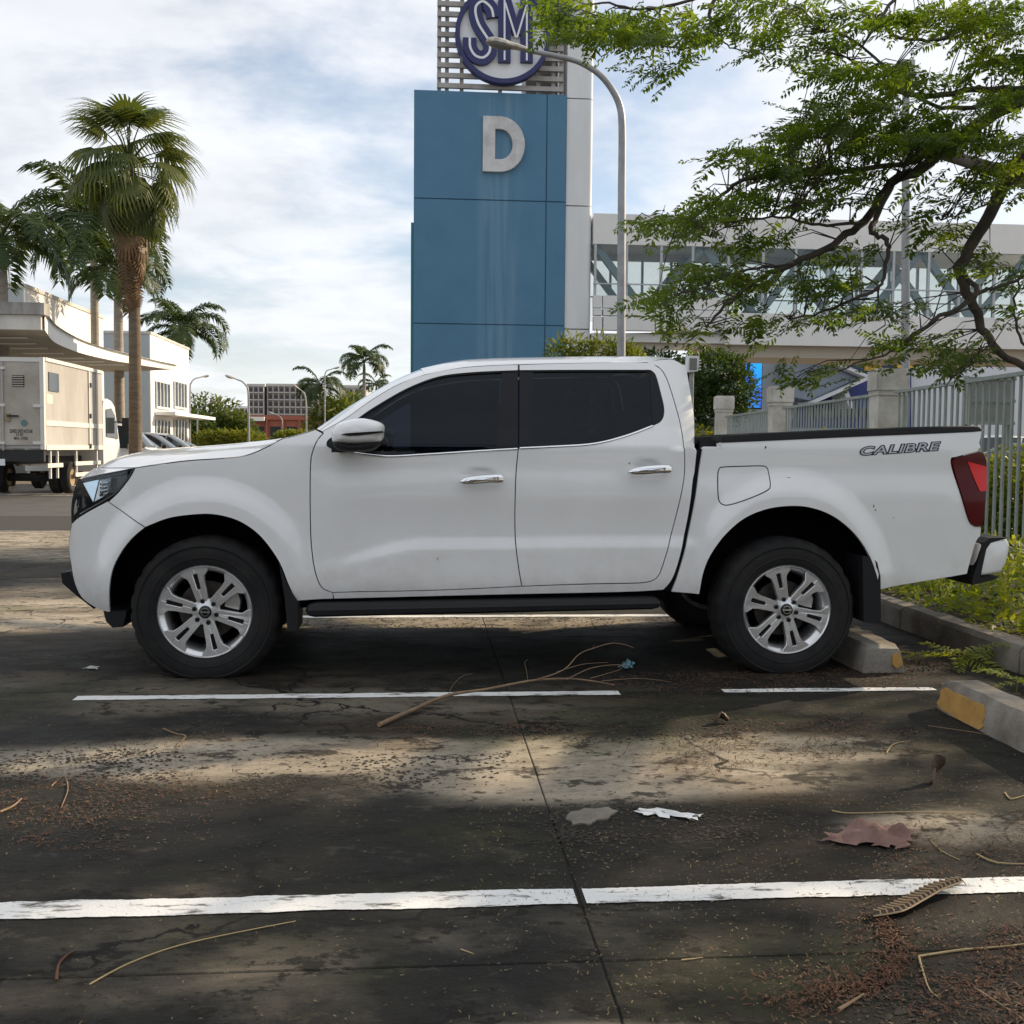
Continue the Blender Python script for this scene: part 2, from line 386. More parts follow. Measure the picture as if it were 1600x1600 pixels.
CABR = [(1066, 569), (1072, 574), (1080, 618), (1085, 653), (1085.5, 684), (1086, 735), (1083, 751), (1075, 810), (1062.7, 870), (1050.5, 905), (1036.5, 922)]
cabs = panel('cab_corner', runs([(1005, 566), (1030, 562), (1052, 562), (1066, 569)], CABR, [(1036.5, 922), (970, 925.5), (760, 930), (521, 936)], [(521, 936), (520, 926)], [(520, 926), (545, 925), (685, 922), (815.4, 916)], [(815.4, 916), (900, 913), (998, 911)], DRIPR[2:][::-1]), M_paint)
BEDF = [(1093, 694), (1092.5, 730), (1085.5, 782), (1073, 845), (1061, 891), (1048.5, 925)]
ARCHR = [(1093, 929), (1099, 897), (1110.6, 868), (1131, 839), (1161, 812), (1195, 797), (1229, 791.5), (1262.5, 793), (1296, 804), (1323, 822.5), (1343.5, 844.5), (1358.7, 870), (1368, 895), (1374, 922)]
TL_L = [(1529, 705), (1496, 714), (1486, 721), (1498.7, 765), (1512, 809), (1520, 821), (1531, 823)]
bed = panel('bed_side', runs(BEDF, [(1048.5, 925), (1093, 929)], ARCHR, [(1374, 922), (1397, 916.5), (1465, 905), (1511, 897)], [(1511, 897), (1524, 850), (1532, 838)], [(1532, 838), (1533, 826), (1531, 823)], TL_L[::-1], [(1529, 705), (1531, 691), (1535, 671)], [(1535, 671), (1512, 674), (1296, 683), (1093, 692)]), M_paint)
# --- dark shell behind the gaps
panel('inner_shell', runs([(500, 712), (804, 702), (1000, 690), (1062, 690)], [(1062, 690), (1062, 770), (1030, 905)], [(1030, 905), (500, 925)], [(500, 925), (492, 850), (490, 740)]), M_dark, extra=.028, gap=0, flange=0)
panel('bed_gap_seal', runs([(1080, 684), (1100, 684)], [(1100, 684), (1100, 735), (1082, 845), (1056, 924)], [(1056, 924), (1030, 924)], [(1030, 924), (1066, 845), (1078, 751), (1080, 684)]), M_blk, extra=.045, gap=0, flange=0)
panel('sill_shade', runs([(466, 936), (1044, 920)], [(1044, 920), (1042, 938)], [(1042, 938), (468, 952)], [(468, 952), (466, 936)]), M_dark, extra=.05, gap=0, flange=0)  # added dark panel standing for the shade between sill and side step
# --- windows
PIL_F = [(788, 580.5), (786, 640), (782, 701)]
gf = panel('front_window', runs(WTOPF[3:-1], PIL_F, [(782, 701), (740, 703.5), (660, 708.5), (604, 711), (575, 708)], [(575, 708), (590, 690), (564, 651)]), M_tint, extra=.012, gap=.002, flange=.004)
bf = panel('window_pillar', runs([(784, 580), (809.5, 579)], [(809.5, 579), (809.5, 700)], [(809.5, 700), (776, 701.5)], [(776, 701.5), (781, 640), (784, 580)]), M_pblk, extra=.006, gap=.001, flange=.02)
panel('mirror_sail', runs([(511, 696), (522, 702), (555, 706), (574, 708)], [(574, 708), (588, 690), (562, 652)], [(562, 652), (530, 676), (513, 688), (511, 696)]), M_blk, extra=.008, gap=.001, flange=.02)
gr = panel('rear_window', runs([(828, 579), (900, 579), (1019, 579.5)], [(1019, 579.5), (1021, 620), (1023, 662)], [(1023, 662), (977, 680), (928, 691.5), (865, 696), (826, 698)], [(826, 698), (828, 579)]), M_tint, extra=.012, gap=.002, flange=.004)
panel('window_pillar', runs([(811.5, 579), (833, 579)], [(833, 579), (831, 698)], [(831, 698), (811, 699)], [(811, 699), (811.5, 579)]), M_pblk, extra=.006, gap=.001, flange=.02)
panel('window_pillar', runs([(1015, 578.5), (1024, 586), (1031, 610), (1037, 636), (1036.5, 650), (1031, 659), (1019, 665)], [(1019, 665), (1017, 620), (1015, 578.5)]), M_pblk, extra=.006, gap=.001, flange=.02)
def ribbon(name, px, w, mt, parent=None, extra=-.004, both=True, closed=False, thick=.006):
    """narrow raised strip along a px path lying on the side"""
    q = [trk(*p) for p in px]; q = [(p.x, p.y) for p in cr([(a, b, 0) for a, b in q], 5)]
    for side in ((1, -1) if both else (1,)):
        mb = MB(); rows = []
        for i, p in enumerate(q):
            a, b = Vector(q[max(i-1, 0)]), Vector(q[min(i+1, len(q)-1)]); t = (b-a).normalized(); n = Vector((-t.y, t.x))*w/2
            r = []
            for k, e in ((-1, thick), (-.6, 0), (.6, 0), (1, thick)):
                l, z = p[0]+n.x*k, p[1]+n.y*k; y = YB+dfun(l, z)+extra+e
                r.append((XF+l-TO.x, (y if side > 0 else 2*YC-y)-TO.y, z))
            rows.append(r)
        mb.loft(rows); mb.build(name, mt, parent or truck, smooth=True)
ribbon('belt_trim', [(527, 703.5), (555, 708), (604, 713), (660, 710.5), (740, 705.5), (808.5, 701.5)], .013, M_chrome)
ribbon('belt_trim', [(812, 700.5), (865, 698), (928, 693.5), (977, 681.5), (1020, 665.5)], .013, M_chrome)
ribbon('window_seal', [(564, 652), (587, 636.5), (636, 608.5), (685, 590), (734, 583.8), (783, 581.2), (808, 580.3)], .012, M_blk, extra=.004)
ribbon('window_seal', [(813, 580), (900, 579.5), (1014, 579.5)], .012, M_blk, extra=.004)
# fuel flap: panel with a seam round it
FD = [(1121.5, 740), (1124, 732), (1131, 729.7), (1160, 728.6), (1190, 728), (1198, 731), (1201, 740), (1203.4, 757), (1199, 766), (1171.4, 778.6), (1143, 788), (1130, 788.5), (1123, 781), (1121.5, 762)]
ff = panel('fuel_flap', runs(FD+FD[:1]), M_paint, extra=-.0022, gap=.003, flange=.002, both=False)
ribbon('fuel_flap_seam', FD+FD[:1], .006, M_blk, extra=-.0012, both=False, thick=.0008)

# --- strips between near and far side: hood, cowl, windscreen, roof, cab back, nose, tailgate
def span(name, E, S, mt, g, cols, srange=(0, 1), sd=.42, n=5, parent=None, drop=0.0, smooth=True, keepx=False):
    """E: px curve of the near edge on the side surface; S: px curve of the silhouette, sd behind the side plane"""
    e3 = []
    for p in cr([(a, b, 0) for a, b in E], n):
        l, z = trk(p.x, p.y); e3.append(Vector((XF+l, YB+dfun(l, z), z)))
    s3 = []
    for p in cr([(a, b, 0) for a, b in S], n): s3.append(at(p.x, p.y, YB+sd))
    rows = []
    for i, (a, b) in enumerate(zip(e3, s3)):
        r = []
        if keepx: b.x += (a.x-b.x)*sst(.3, .6, i/(len(e3)-1))
        for k in range(cols+1):
            s = srange[0]+(srange[1]-srange[0])*k/cols; u = min(s, 1-s)*2
            q = g(u); y = a.y + (2*YC-2*a.y)*s
            r.append(Vector((a.x+(b.x-a.x)*q, y, a.z+(b.z-a.z)*q - drop))-TO)
        rows.append(r)
    mb = MB(); mb.loft(rows); return mb.build(name, mt, parent or truck, smooth=smooth, fix=True)
gq = lambda u: 1-(1-u)**3.2
hood = span('hood', [(213, 730.2), (252, 724.2), (297, 718.7), (345, 715.7), (381, 711.7), (412, 700.2), (440, 685.2)],
            [(137, 731), (171, 713), (228, 702), (300, 696.5), (362, 691.5), (408, 686.8), (440, 683.5)], M_paint, gq, 40, sd=.45)
span('hood_front', [(211, 731.5), (200, 733), (165, 739.5), (126, 748)], [(137, 731.5), (133, 735), (128, 740), (122, 748)], M_paint, gq, 30, sd=.5, n=4)
span('cowl', [(440, 686), (465, 680), (493, 671), (505, 675)], [(440, 684), (462, 679), (480, 673.5), (494, 668.5)], M_paint, gq, 30, sd=.4)
AE = [(503, 674), (541, 652.5), (580, 625), (622, 600.5), (664, 585)]
AS = [(493, 668.5), (534.5, 638.5), (580, 610.5), (622, 587), (656, 573)]
ga = lambda u: 1-(1-u)**5
for a, b in ((0, .085), (.915, 1)): span('windshield_pillar', AE, AS, M_paint, ga, 10, (a, b), sd=.36)
span('windshield', AE, AS, M_wind, lambda u: ga(u)-.004, 24, (.086, .914), sd=.36)
RE = [(664, 585), (720, 574.5), (775, 570.5), (860, 568), (940, 566.5), (1005, 566), (1030, 562), (1052, 562), (1066, 569)]
RS = [(656, 573), (700, 562.5), (745, 557), (845, 554), (930, 553), (1005, 553), (1030, 553.5), (1052, 556.5), (1066, 564.5)]
gr_ = lambda u: 1-(1-min(1, u*1.6))**3
roof = span('roof', RE, RS, M_paint, gr_, 40, sd=.40, keepx=True)
def crossing(name, px, mt, bow=0., extra=0., parent=None, cols=16, n=4, inner=0.0):
    rows = []
    for p in cr([(a, b, 0) for a, b in px], n):
        l, z = trk(p.x, p.y); y0 = YB+dfun(l, z)+extra; r = []
        for k in range(cols+1):
            s = k/cols; w = 1-(2*s-1)**2
            r.append(Vector((XF+l+bow*w+inner, y0+(2*YC-2*y0)*s, z))-TO)
        rows.append(r)
    return MB().loft(rows).build(name, mt, parent or truck, smooth=True)
crossing('cab_back', [(1066, 569), (1072, 574), (1080, 618), (1085, 653), (1085.5, 684), (1086, 735), (1083, 751)], M_paint, bow=.02, extra=.002, inner=-.004)
crossing('back_window', [(1074, 585), (1080, 618), (1084, 650)], M_tint, bow=.02, extra=.16, inner=.003)
crossing('grille', [(124, 748), (117, 762), (111.5, 790), (112, 818)], M_gblk, bow=-.085)
crossing('front_bumper_face', [(112, 818), (107.5, 852), (111.5, 884), (117, 912), (129, 935), (150, 950)], M_paint, bow=-.085)
mb = MB()
for k, py in enumerate((765, 785, 805)):
    l, z = trk(113, py); mb.box(XF+l-.10-TO.x, XF+l-.05-TO.x, -.38, .38, z-.010, z+.010)
mb.build('grille_bar', M_chrome, truck)
# black lip below the nose
lip = [at(p[0], p[1], YC-.42) for p in ((99, 894), (112, 892), (150, 950), (124, 930), (101, 910))]
mb = MB(); mb.prism([(p.x, p.z) for p in lip], lambda p: Vector((p[0], YC-.46, p[1]))-TO, lambda p: Vector((p[0], YC+.46, p[1]))-TO); mb.build('bumper_lip', M_blk, truck)
# --- headlamp
HL = [(211, 731), (203, 746), (186, 768), (168, 782.5), (125, 806.5), (112, 817), (111, 806), (112.5, 786), (118, 760), (125, 748)]
HT = [(125, 748), (164, 739.5), (199, 732.5), (211, 731)]
hb = panel('headlamp', runs(HL, HT), M_gblk, extra=.055, gap=.0, flange=0)
for side, h in zip((1, -1), hb):
    def hp(name, px, mt, ex):
        q = [trk(*p) for p in px]; n = len(q); mb = MB(); V = []
        for i, (l, z) in enumerate(q):
            y = YB+dfun(l, z)+ex[i % len(ex)]; V.append((XF+l-TO.x, (y if side > 0 else 2*YC-y)-TO.y, z))
        mb.add(V, [tuple(range(n))]); 
        V2 = [(a, b+.01*side, c) for a, b, c in V]; mb.add(V2, [tuple(range(n))[::-1]]); mb.build(name, mt, h)
    hp('reflector', [(128, 755), (150, 750), (143, 785), (120, 798)], M_chrome, (.02, .05, .03, .045))
    hp('reflector', [(152, 750), (172, 746), (165, 772), (146, 784)], M_alloy, (.05, .02, .045, .02))
    for k in range(4): hp('reflector', [(154, 755+k*6), (172, 752.5+k*5), (171, 755.5+k*5), (153, 759+k*6)], M_chrome, (.018, .03, .02, .035))
    hp('reflector', [(117, 765), (126, 758), (118, 800), (113, 806)], M_chrome, (.03, .015))
    hp('light_guide', [(150, 744.5), (196, 736.5), (190, 741), (148, 748.5)], M_alloy, (.02, .03))
for o in panel('headlamp_lens', runs(HL, HT), M_lens, extra=.002, gap=.0015, flange=.02): pass
ribbon('headlamp_bezel', [(209, 733), (201, 747), (185, 767), (167, 780.5), (125, 804.5)], .022, M_gblk, extra=.001)
# --- tail lamp
TL = runs([(1529, 705), (1496, 714), (1486, 721)], [(1486, 721), (1498.7, 765), (1512, 809), (1520, 821), (1531, 823)], [(1531, 823), (1536, 809), (1540, 765), (1541, 733), (1538, 712), (1529, 705)])
tls = panel('tail_lamp', TL, M_redd, extra=-.010, gap=.002, flange=.03)
brt = runs([(1510, 721), (1540, 729)], [(1540, 729), (1540.5, 767)], [(1540.5, 767), (1529, 768)], [(1529, 768), (1519, 745), (1510, 721)])
bts = panel('tail_lamp_reflector', brt, M_redb, extra=-.014, gap=.001, flange=.006)
# --- bed: rail cap, inner walls, floor, tailgate, bumper
RAILT = [(1085, 682), (1190, 676.5), (1357, 669), (1509, 665.3), (1533, 667)]
RAILB = [(1085, 692.5), (1190, 688), (1357, 680.5), (1509, 674.3), (1534, 672)]
for side in (1, -1):
    rows = []
    for a, b in zip(cr([(x, y, 0) for x, y in RAILT], 6), cr([(x, y, 0) for x, y in RAILB], 6)):
        lt, zt = trk(a.x, a.y); lb, zb = trk(b.x, b.y); y = YB+dfun(lb, zb)-.004
        pr = [(lb, y, zb-.004), (lb, y, zb+.004), (lt, y+.004, zt-.006), (lt, y+.02, zt), (lt, y+.10, zt), (lt, y+.105, zt-.05)]
        rows.append([Vector((XF+q[0], q[1] if side > 0 else 2*YC-q[1], q[2]))-TO for q in pr])
    MB().loft(rows).build('bed_rail_cap', M_blk, truck, smooth=40)
lf = trk(1094, 720)[0]; lr_ = trk(1531, 740)[0]; zt = trk(1300, 684)[1]
mb = MB(); X0, X1 = XF+lf+.01-TO.x, XF+lr_-.09-TO.x
mb.box(X0, X1, -.80, .80, .97, .99); mb.box(X0, X1, -.85, -.81, .97, zt-.02); mb.box(X0, X1, .81, .85, .97, zt-.02); mb.box(X0, X0+.03, -.805, .805, .995, zt-.03)
mb.build('bed_liner', M_blk, truck)
mb = MB(); lt2 = trk(1528, 690)[0]; xt = XF+lt2-TO.x-.055
mb.box(xt-.03, xt+.02, -.76, .76, .80, zt+.03); mb.build('tailgate', M_paint, truck)
ht = MB(); ht.box(xt+.018, xt+.03, -.12, .12, 1.08, 1.14); ht.build('tailgate_handle', M_chrome, truck)
# rear bumper: shaped cap across the back
BC = [(1524, 850), (1533, 843.5), (1550, 840), (1566, 839.5), (1569.5, 845), (1569.5, 858), (1565, 878), (1557, 894), (1540, 897.5), (1514, 900)]
bp = [at(x, y, YB+.13) for x, y in BC]; cxm = sum(p.x for p in bp)/len(bp); czm = sum(p.z for p in bp)/len(bp)
for side in (1, -1):
    rows = []
    for yy, sc_ in ((.07, .78), (.075, .90), (.09, .97), (.115, 1.0), (.25, 1.0), (.55, 1.0)):
        rows.append([Vector((cxm+(p.x-cxm)*sc_, (YB+yy) if side > 0 else 2*YC-YB-yy, czm+(p.z-czm)*sc_))-TO for p in bp])
    mb = MB().loft(rows, closed=True); n = len(bp); mb.f.append(tuple(range(n))); mb.build('rear_bumper', M_paint, truck, smooth=50)
bk = [at(x, y, YB+.16) for x, y in ((1523, 846), (1535, 838.5), (1562, 838), (1535, 846), (1528, 856), (1519, 899), (1548, 897), (1540, 903), (1506, 911), (1507, 899), (1514, 880))]
mb = MB(); mb.prism([(p.x, p.z) for p in bk], lambda p: Vector((p[0], YB+.068, p[1]))-TO, lambda p: Vector((p[0], 2*YC-YB-.068, p[1]))-TO); mb.build('bumper_insert', M_blk, truck)
mb = MB(); mb.box(bp[2].x-TO.x-.03, bp[3].x-TO.x-.03, -.45, .45, bp[9].z+.02, bp[3].z+.006); mb.build('bumper_step', M_blk, truck)
# --- mirror
def inflate(px, Y, hf, hb_, ox=0, rings=7):
    p3 = [at(x, y, Y) for x, y in px]; p3 = cr(p3+p3[:1], 4)[:-1]; c = sum(p3, Vector())/len(p3); rows = []
    for k in range(-rings, rings+1):
        a = k/rings*math.pi/2; s = math.cos(a)**.55 if abs(k) < rings else .02; h = math.sin(a)*(hf if k < 0 else hb_)
        rows.append([Vector((c.x+(p.x-c.x)*s, p.y+h, c.z+(p.z-c.z)*s)) for p in p3])
    return rows
MH = [(519, 688), (518.5, 675), (530, 661), (562, 653.5), (588, 657.5), (600, 664), (600.5, 675), (594, 690.5), (556, 695), (525, 692.5)]
MBt = [(519, 690), (524, 701), (540, 706), (556, 706.5), (580, 704.5), (592, 698), (595, 690), (556, 694), (525, 691)]
for side in (1, -1):
    fl = (lambda r: [[Vector((p.x, p.y if side > 0 else 2*YC-p.y, p.z))-TO for p in q] for q in r])
    mo = MB().loft(fl(inflate(MH, YB-.12, .10, .10)), closed=True).build('side_mirror', M_paint, truck, smooth=True)
    MB().loft(fl(inflate(MBt, YB-.115, .085, .09)), closed=True).build('mirror_base', M_blk, mo, smooth=True)
    q = [at(x, y, YB-.222) for x, y in ((533, 678.5), (545, 676.5), (598, 673.3), (599, 676.2), (560, 680.5), (545, 681))]
    mb = MB(); mb.prism([(p.x, p.z) for p in q], lambda p: fl([[Vector((p[0], YB-.226, p[1]))]])[0][0], lambda p: fl([[Vector((p[0], YB-.15, p[1]))]])[0][0]); mb.build('indicator_strip', M_gblk, mo)
    a, b = at(528, 700, YB-.08), at(540, 700, YB+.06)
    mb = MB(); mb.bar(fl([[a]])[0][0], fl([[b]])[0][0], .07, .045); mb.build('mirror_arm', M_blk, mo)
# --- door handles
for px, nm in (((716, 752), (724, 747.5), (740, 744.8), (766, 743.2), (785, 743.5), (787.5, 748), (785, 753), (766, 754), (740, 755.5), (724, 755)), 'f'), (((980, 737), (988, 732.5), (1004, 729.8), (1030, 728.2), (1048, 728.5), (1050.5, 733), (1048, 738), (1030, 739), (1004, 740.5), (988, 740)), 'r'):
    for side in (1, -1):
        ym = sum(p[1] for p in px)/len(px); rr = inflate([(x, ym+(y-ym)*1.35) for x, y in px], YB-.004, .026, .012, rings=5)
        rr = [[Vector((p.x, p.y if side > 0 else 2*YC-p.y, p.z))-TO for p in q] for q in rr]
        MB().loft(rr, closed=True).build('door_handle', M_chrome, (fdoor if nm == 'f' else rdoor)[0 if side > 0 else 1], smooth=True)
# --- side step, sill shadow, mud flaps, wheel wells
SA = [at(x, y, YB-.05) for x, y in ((476, 944), (1034, 934), (1036, 953), (492, 969), (478, 966))]
za, zb_ = .5*(SA[0].z+SA[1].z), .5*(SA[2].z+SA[3].z); x0, x1 = SA[0].x, SA[1].x
for side in (1, -1):
    f = (lambda x, y, z: Vector((x, y if side > 0 else 2*YC-y, z))-TO); rows = []
    for x, tk, dy in ((x0, .3, .05), (x0+.015, .8, .01), (x0+.05, 1, 0), (x1-.05, 1, 0), (x1-.01, .8, .01), (x1, .4, .04)):
        w = (x-x0)/(x1-x0); a, b = SA[0].z+(SA[1].z-SA[0].z)*w, SA[4].z+(SA[2].z-SA[4].z)*w; mz = (a+b)/2; hh = (a-b)/2*tk
        rows.append([f(x, y+dy, mz+q*hh) for y, q in ((YB-.03, -.95), (YB-.055, -.6), (YB-.06, .1), (YB-.045, .55), (YB-.02, .8), (YB+.12, .95), (YB+.14, .6), (YB+.12, -.9))])
    mb = MB().loft(rows, closed=True); mb.f.append(tuple(range(8))); k = len(mb.v); mb.f.append(tuple(range(k-8, k))); st = mb.build('side_step', M_blk, truck, smooth=45)
    for x in (x0+.25, .5*(x0+x1), x1-.25):
        mb = MB(); mb.box(x-.03-TO.x, x+.03-TO.x, *sorted((f(0, YB+.12, 0).y, f(0, YB+.42, 0).y)), za-.05, za-.005); mb.build('step_bracket', M_dark, st)
    for px in (((437, 880), (451, 915), (466, 940), (465, 985), (450, 985), (446, 935)), ((1345, 868), (1359, 870), (1368, 878), (1373, 900), (1374, 974), (1347, 971), (1346, 913))):
        q = [at(x, y, YB+.02) for x, y in px]; mb = MB()
        mb.prism([(p.x, p.z) for p in q], lambda p: f(p[0], YB-.004, p[1]), lambda p: f(p[0], YB+.26, p[1])); mb.build('mud_flap', M_blk, truck)
    for arch in (ARCHF+ARCHF2[1:], ARCHR):
        q = [trk(*p) for p in arch]; q = [(p.x, p.y) for p in cr([(a, b, 0) for a, b in q], 4)]
        c = (sum(p[0] for p in q)/len(q), .38); rows = []
        for yy, g in ((.012, .006), (.03, .035), (.22, .045), (.30, .01)):
            r = []
            for l, z in q:
                dv = Vector((l-c[0], z-c[1])); dv.normalize(); r.append(f(XF+l+dv.x*g, YB+dfun(l, z)+yy, z+dv.y*g))
            rows.append(r)
        MB().loft(rows).build('wheel_arch_liner', M_dark, truck, smooth=True)
        r0 = rows[-1]; mb = MB(); mb.add([tuple(p) for p in r0]+[(c[0]+XF-TO.x, r0[0].y, .50)], [(i, i+1, len(r0)) for i in range(len(r0)-1)]); mb.build('wheel_arch_liner', M_dark, truck)
q = [at(x, y, YB+.2) for x, y in ((170, 950), (174, 966), (184, 976), (200, 975), (206, 950))]
mb = MB(); mb.prism([(p.x, p.z) for p in q], lambda p: Vector((p[0], YB+.10, p[1]))-TO, lambda p: Vector((p[0], 2*YC-YB-.10, p[1]))-TO); mb.build('air_dam', M_blk, truck)
# --- frame, axles, underside, interior
mb = MB(); f = (lambda l: XF+l-TO.x)
for y in (-.42, .42): mb.box(f(-.55), f(4.0), y-.05, y+.05, .44, .60)
for l in (-.4, .75, 1.9, 2.6, 3.7): mb.box(f(l)-.05, f(l)+.05, -.42, .42, .47, .57)
mb.build('chassis_frame', M_dark, truck)
mb = MB(); mb.tube([(f(WB), -.72, .352), (f(WB), .72, .352)], .05, 10); mb.lathe([(.0, -.14), (.13, -.1), (.16, 0), (.13, .1), (0, .14)], 14, 'Y', (f(WB), .05, .352)); mb.build('rear_axle', M_dark, truck, smooth=True)
mb = MB(); mb.tube([(f(0), -.72, .352), (f(0), .72, .352)], .045, 10); mb.box(f(-.35), f(.4), -.3, .3, .33, .42); mb.build('front_axle', M_dark, truck)
mb = MB(); mb.tube([(f(.7), .25, .46), (f(2.4), .3, .44), (f(2.9), .35, .62), (f(3.5), .5, .55), (f(4.05), .55, .50)], .035, 8); mb.build('exhaust_pipe', M_dark, truck, smooth=True)
mb = MB(); mb.box(f(.62), f(2.45), -.80, .80, .52, .56); mb.box(f(-.6), f(.55), -.55, .55, .50, .98); mb.box(f(.50), f(.60), -.80, .80, .52, 1.10); mb.build('floor_pan', M_dark, truck)
mb = MB(); mb.box(f(.58), f(.95), -.74, .74, .92, 1.16); mb.build('dashboard', M_dark, truck)
for y in (-.38, .38):
    rows = []
    for l, z, w, th in ((1.38, .62, .24, .13), (1.42, .80, .25, .13), (1.46, 1.05, .25, .09), (1.53, 1.25, .22, .07), (1.55, 1.30, .10, .04), (1.56, 1.34, .12, .05), (1.58, 1.47, .11, .04)):
        rows.append([(f(l)+dx*th, y+dy*w, z) for dx, dy in ((-1, -.7), (-.6, -1), (.6, -1), (1, -.7), (1, .7), (.6, 1), (-.6, 1), (-1, .7))])
    mb = MB().loft(rows, closed=True); mb.f.append(tuple(range(48, 56))); mb.box(f(.98), f(1.45), y-.24, y+.24, .60, .76); mb.build('seat', M_seat, truck, smooth=50)
mb = MB(); mb.box(f(1.9), f(2.35), -.68, .68, .62, .80); mb.box(f(2.28), f(2.42), -.68, .68, .80, 1.30)
for y in (-.42, .42): mb.box(f(2.32), f(2.40), y-.12, y+.12, 1.31, 1.46)
mb.build('rear_seat', M_seat, truck)
mb = MB(); mb.lathe([(.17, -.012), (.185, 0), (.17, .012), (.155, 0)], 24, 'X', close=True)
sw = mb.build('steering_wheel', M_blk, truck, smooth=True); sw.location = (f(1.02), -.38, 1.08); sw.rotation_euler = (0, R(-25), 0)

# --- wheels
RIM, TYR, HUBZ = .247, .397, .352
def chamf(mb, pts, y0, dep, c):
    inn = offset_poly(pts, c); n = len(pts); k = len(mb.v)
    mb.v += [(p[0], y0, p[1]) for p in inn] + [(p[0], y0+c, p[1]) for p in pts] + [(p[0], y0+dep, p[1]) for p in pts]
    for t in tessellate_polygon([[Vector((p[0], p[1], 0)) for p in inn]]): mb.f.append(tuple(i+k for i in t))
    for r in (0, 1):
        for i in range(n): mb.f.append((k+r*n+i, k+r*n+(i+1) % n, k+(r+1)*n+(i+1) % n, k+(r+1)*n+i))
def make_wheel():
    o = MB()
    o.lathe([(.236, .004), (.242, -.004), (.249, .002), (.249, .03), (.225, .045), (.212, .06), (.205, .20), (.24, .235)], 60, 'Y')
    rim = o.build('wheel', M_alloy, truck, smooth=50)
    nA = 96; prof = [(.243, .012), (.252, .000), (.270, -.010), (.300, -.016), (.335, -.014), (.362, -.004), (.378, .010), (.389, .028), (.3965, .052), (.397, .085), (.390, .09), (.390, .098), (.397, .103), (.397, .152), (.390, .157), (.390, .165), (.397, .17), (.3965, .203), (.389, .227), (.378, .245), (.335, .268), (.27, .262), (.243, .24)]
    V = []; Fc = []
    for i, (r, y) in enumerate(prof):
        for j in range(nA):
            a = 2*math.pi*j/nA; rr = r
            if i in (7, 8, 17, 18) and j % 4 == 0: rr -= .010
            if i == 6 and j % 4 == 0: rr -= .004
            x, z = rr*math.cos(a), rr*math.sin(a); yy = y
            if z < -HUBZ:
                ov = -HUBZ-z; z = -HUBZ; yy += (-.25 if y < .125 else .25)*ov
                x *= 1+.05*ov/.045
            V.append((x, yy, z))
    for i in range(len(prof)-1):
        for j in range(nA): Fc.append((i*nA+j, i*nA+(j+1) % nA, (i+1)*nA+(j+1) % nA, (i+1)*nA+j))
    mb = MB(); mb.v, mb.f = V, Fc; mb.build('tyre', M_rub, rim, smooth=40)
    mb = MB()
    for r0, w in ((.292, .0022), (.352, .003)):
        mb.lathe([(r0-.006, -.0150), (r0-.003, -.0150-w), (r0+.003, -.0150-w), (r0+.006, -.0140)], 72, 'Y')
    for v in range(len(mb.v)):
        if mb.v[v][2] < -.338: mb.v[v] = (mb.v[v][0], mb.v[v][1]+.004, max(mb.v[v][2], -.345))
    mb.build('sidewall_rib', M_rub, rim, smooth=True)
    for k in range(6):
        mb = MB(); a = R(104.5-60*k); er = Vector((math.cos(a), math.sin(a))); et = Vector((-er.y, er.x))
        P = lambda r, t: tuple(er*r+et*t)
        arm = [(.038, .021), (.075, .031), (.110, .034), (.160, .038), (.188, .045), (.210, .070), (.236, .084), (.242, .036), (.240, 0)]
        # two arms round a slot, joined at hub and rim
        sl = [(.124, .0095), (.206, .0125)]
        for s in (1, -1):
            poly = [P(r, t*s) for r, t in arm] + [P(.208, 0), P(sl[1][0], sl[1][1]*s), P(sl[0][0], sl[0][1]*s), P(.122, 0), P(.040, 0)]
            dd = MB(); chamf(dd, poly, 0, .034, .0022)
            # dish: outer end flush with the rim, hub end slightly sunk
            dd.v = [(x, y+.006+.016*(1-min(1, math.hypot(x, z)/.20)), z) for x, y, z in dd.v]; mb.add(dd.v, dd.f)
        mb.build('spoke', M_alloy, rim, smooth=25)
        mb = MB(); mb.add([(p[0], .024, p[1]) for p in (P(.118, -.013), P(.212, -.016), P(.212, .016), P(.118, .013))], [(0, 1, 2, 3)]); mb.build('spoke_slot', M_gblk, rim)
        q = er*.059; mb = MB(); mb.lathe([(.0125, .018), (.0125, .010), (.009, .006), (.0, .006)], 10, 'Y', (q.x, 0, q.y)); mb.build('lug_nut', M_gblk, rim, smooth=40)
    mb = MB(); mb.lathe([(.075, .035), (.070, .020), (.040, .014), (.034, .012)], 36, 'Y'); mb.build('hub', M_alloy, rim, smooth=40)
    mb = MB(); mb.lathe([(.034, .014), (.033, .006), (.030, .004), (0, .003)], 30, 'Y'); cap = mb.build('hub_cap', M_gblk, rim, smooth=40)
    mb = MB(); mb.lathe([(.0235, .0035), (.0225, .0005), (.0195, .0005), (.0185, .0035)], 30, 'Y'); mb.box(-.026, .026, .000, .0035, -.0045, .0045); mb.build('emblem', M_chrome, rim, smooth=40)
    mb = MB(); mb.lathe([(.05, .10), (.155, .10), (.155, .125), (.05, .125)], 36, 'Y', close=True); mb.build('brake_disc', M_disc, rim, smooth=30)
    mb = MB(); mb.prism([(.09, .02), (.165, .0), (.172, .05), (.155, .10), (.10, .08)], lambda p: (p[0], .075, p[1]), lambda p: (p[0], .15, p[1])); mb.build('brake_caliper', M_alloy, rim)
    mb = MB(); mb.lathe([(.0, .21), (.215, .21)], 24, 'Y'); mb.build('brake_backing', M_dark, rim)
    return rim
w0 = make_wheel()
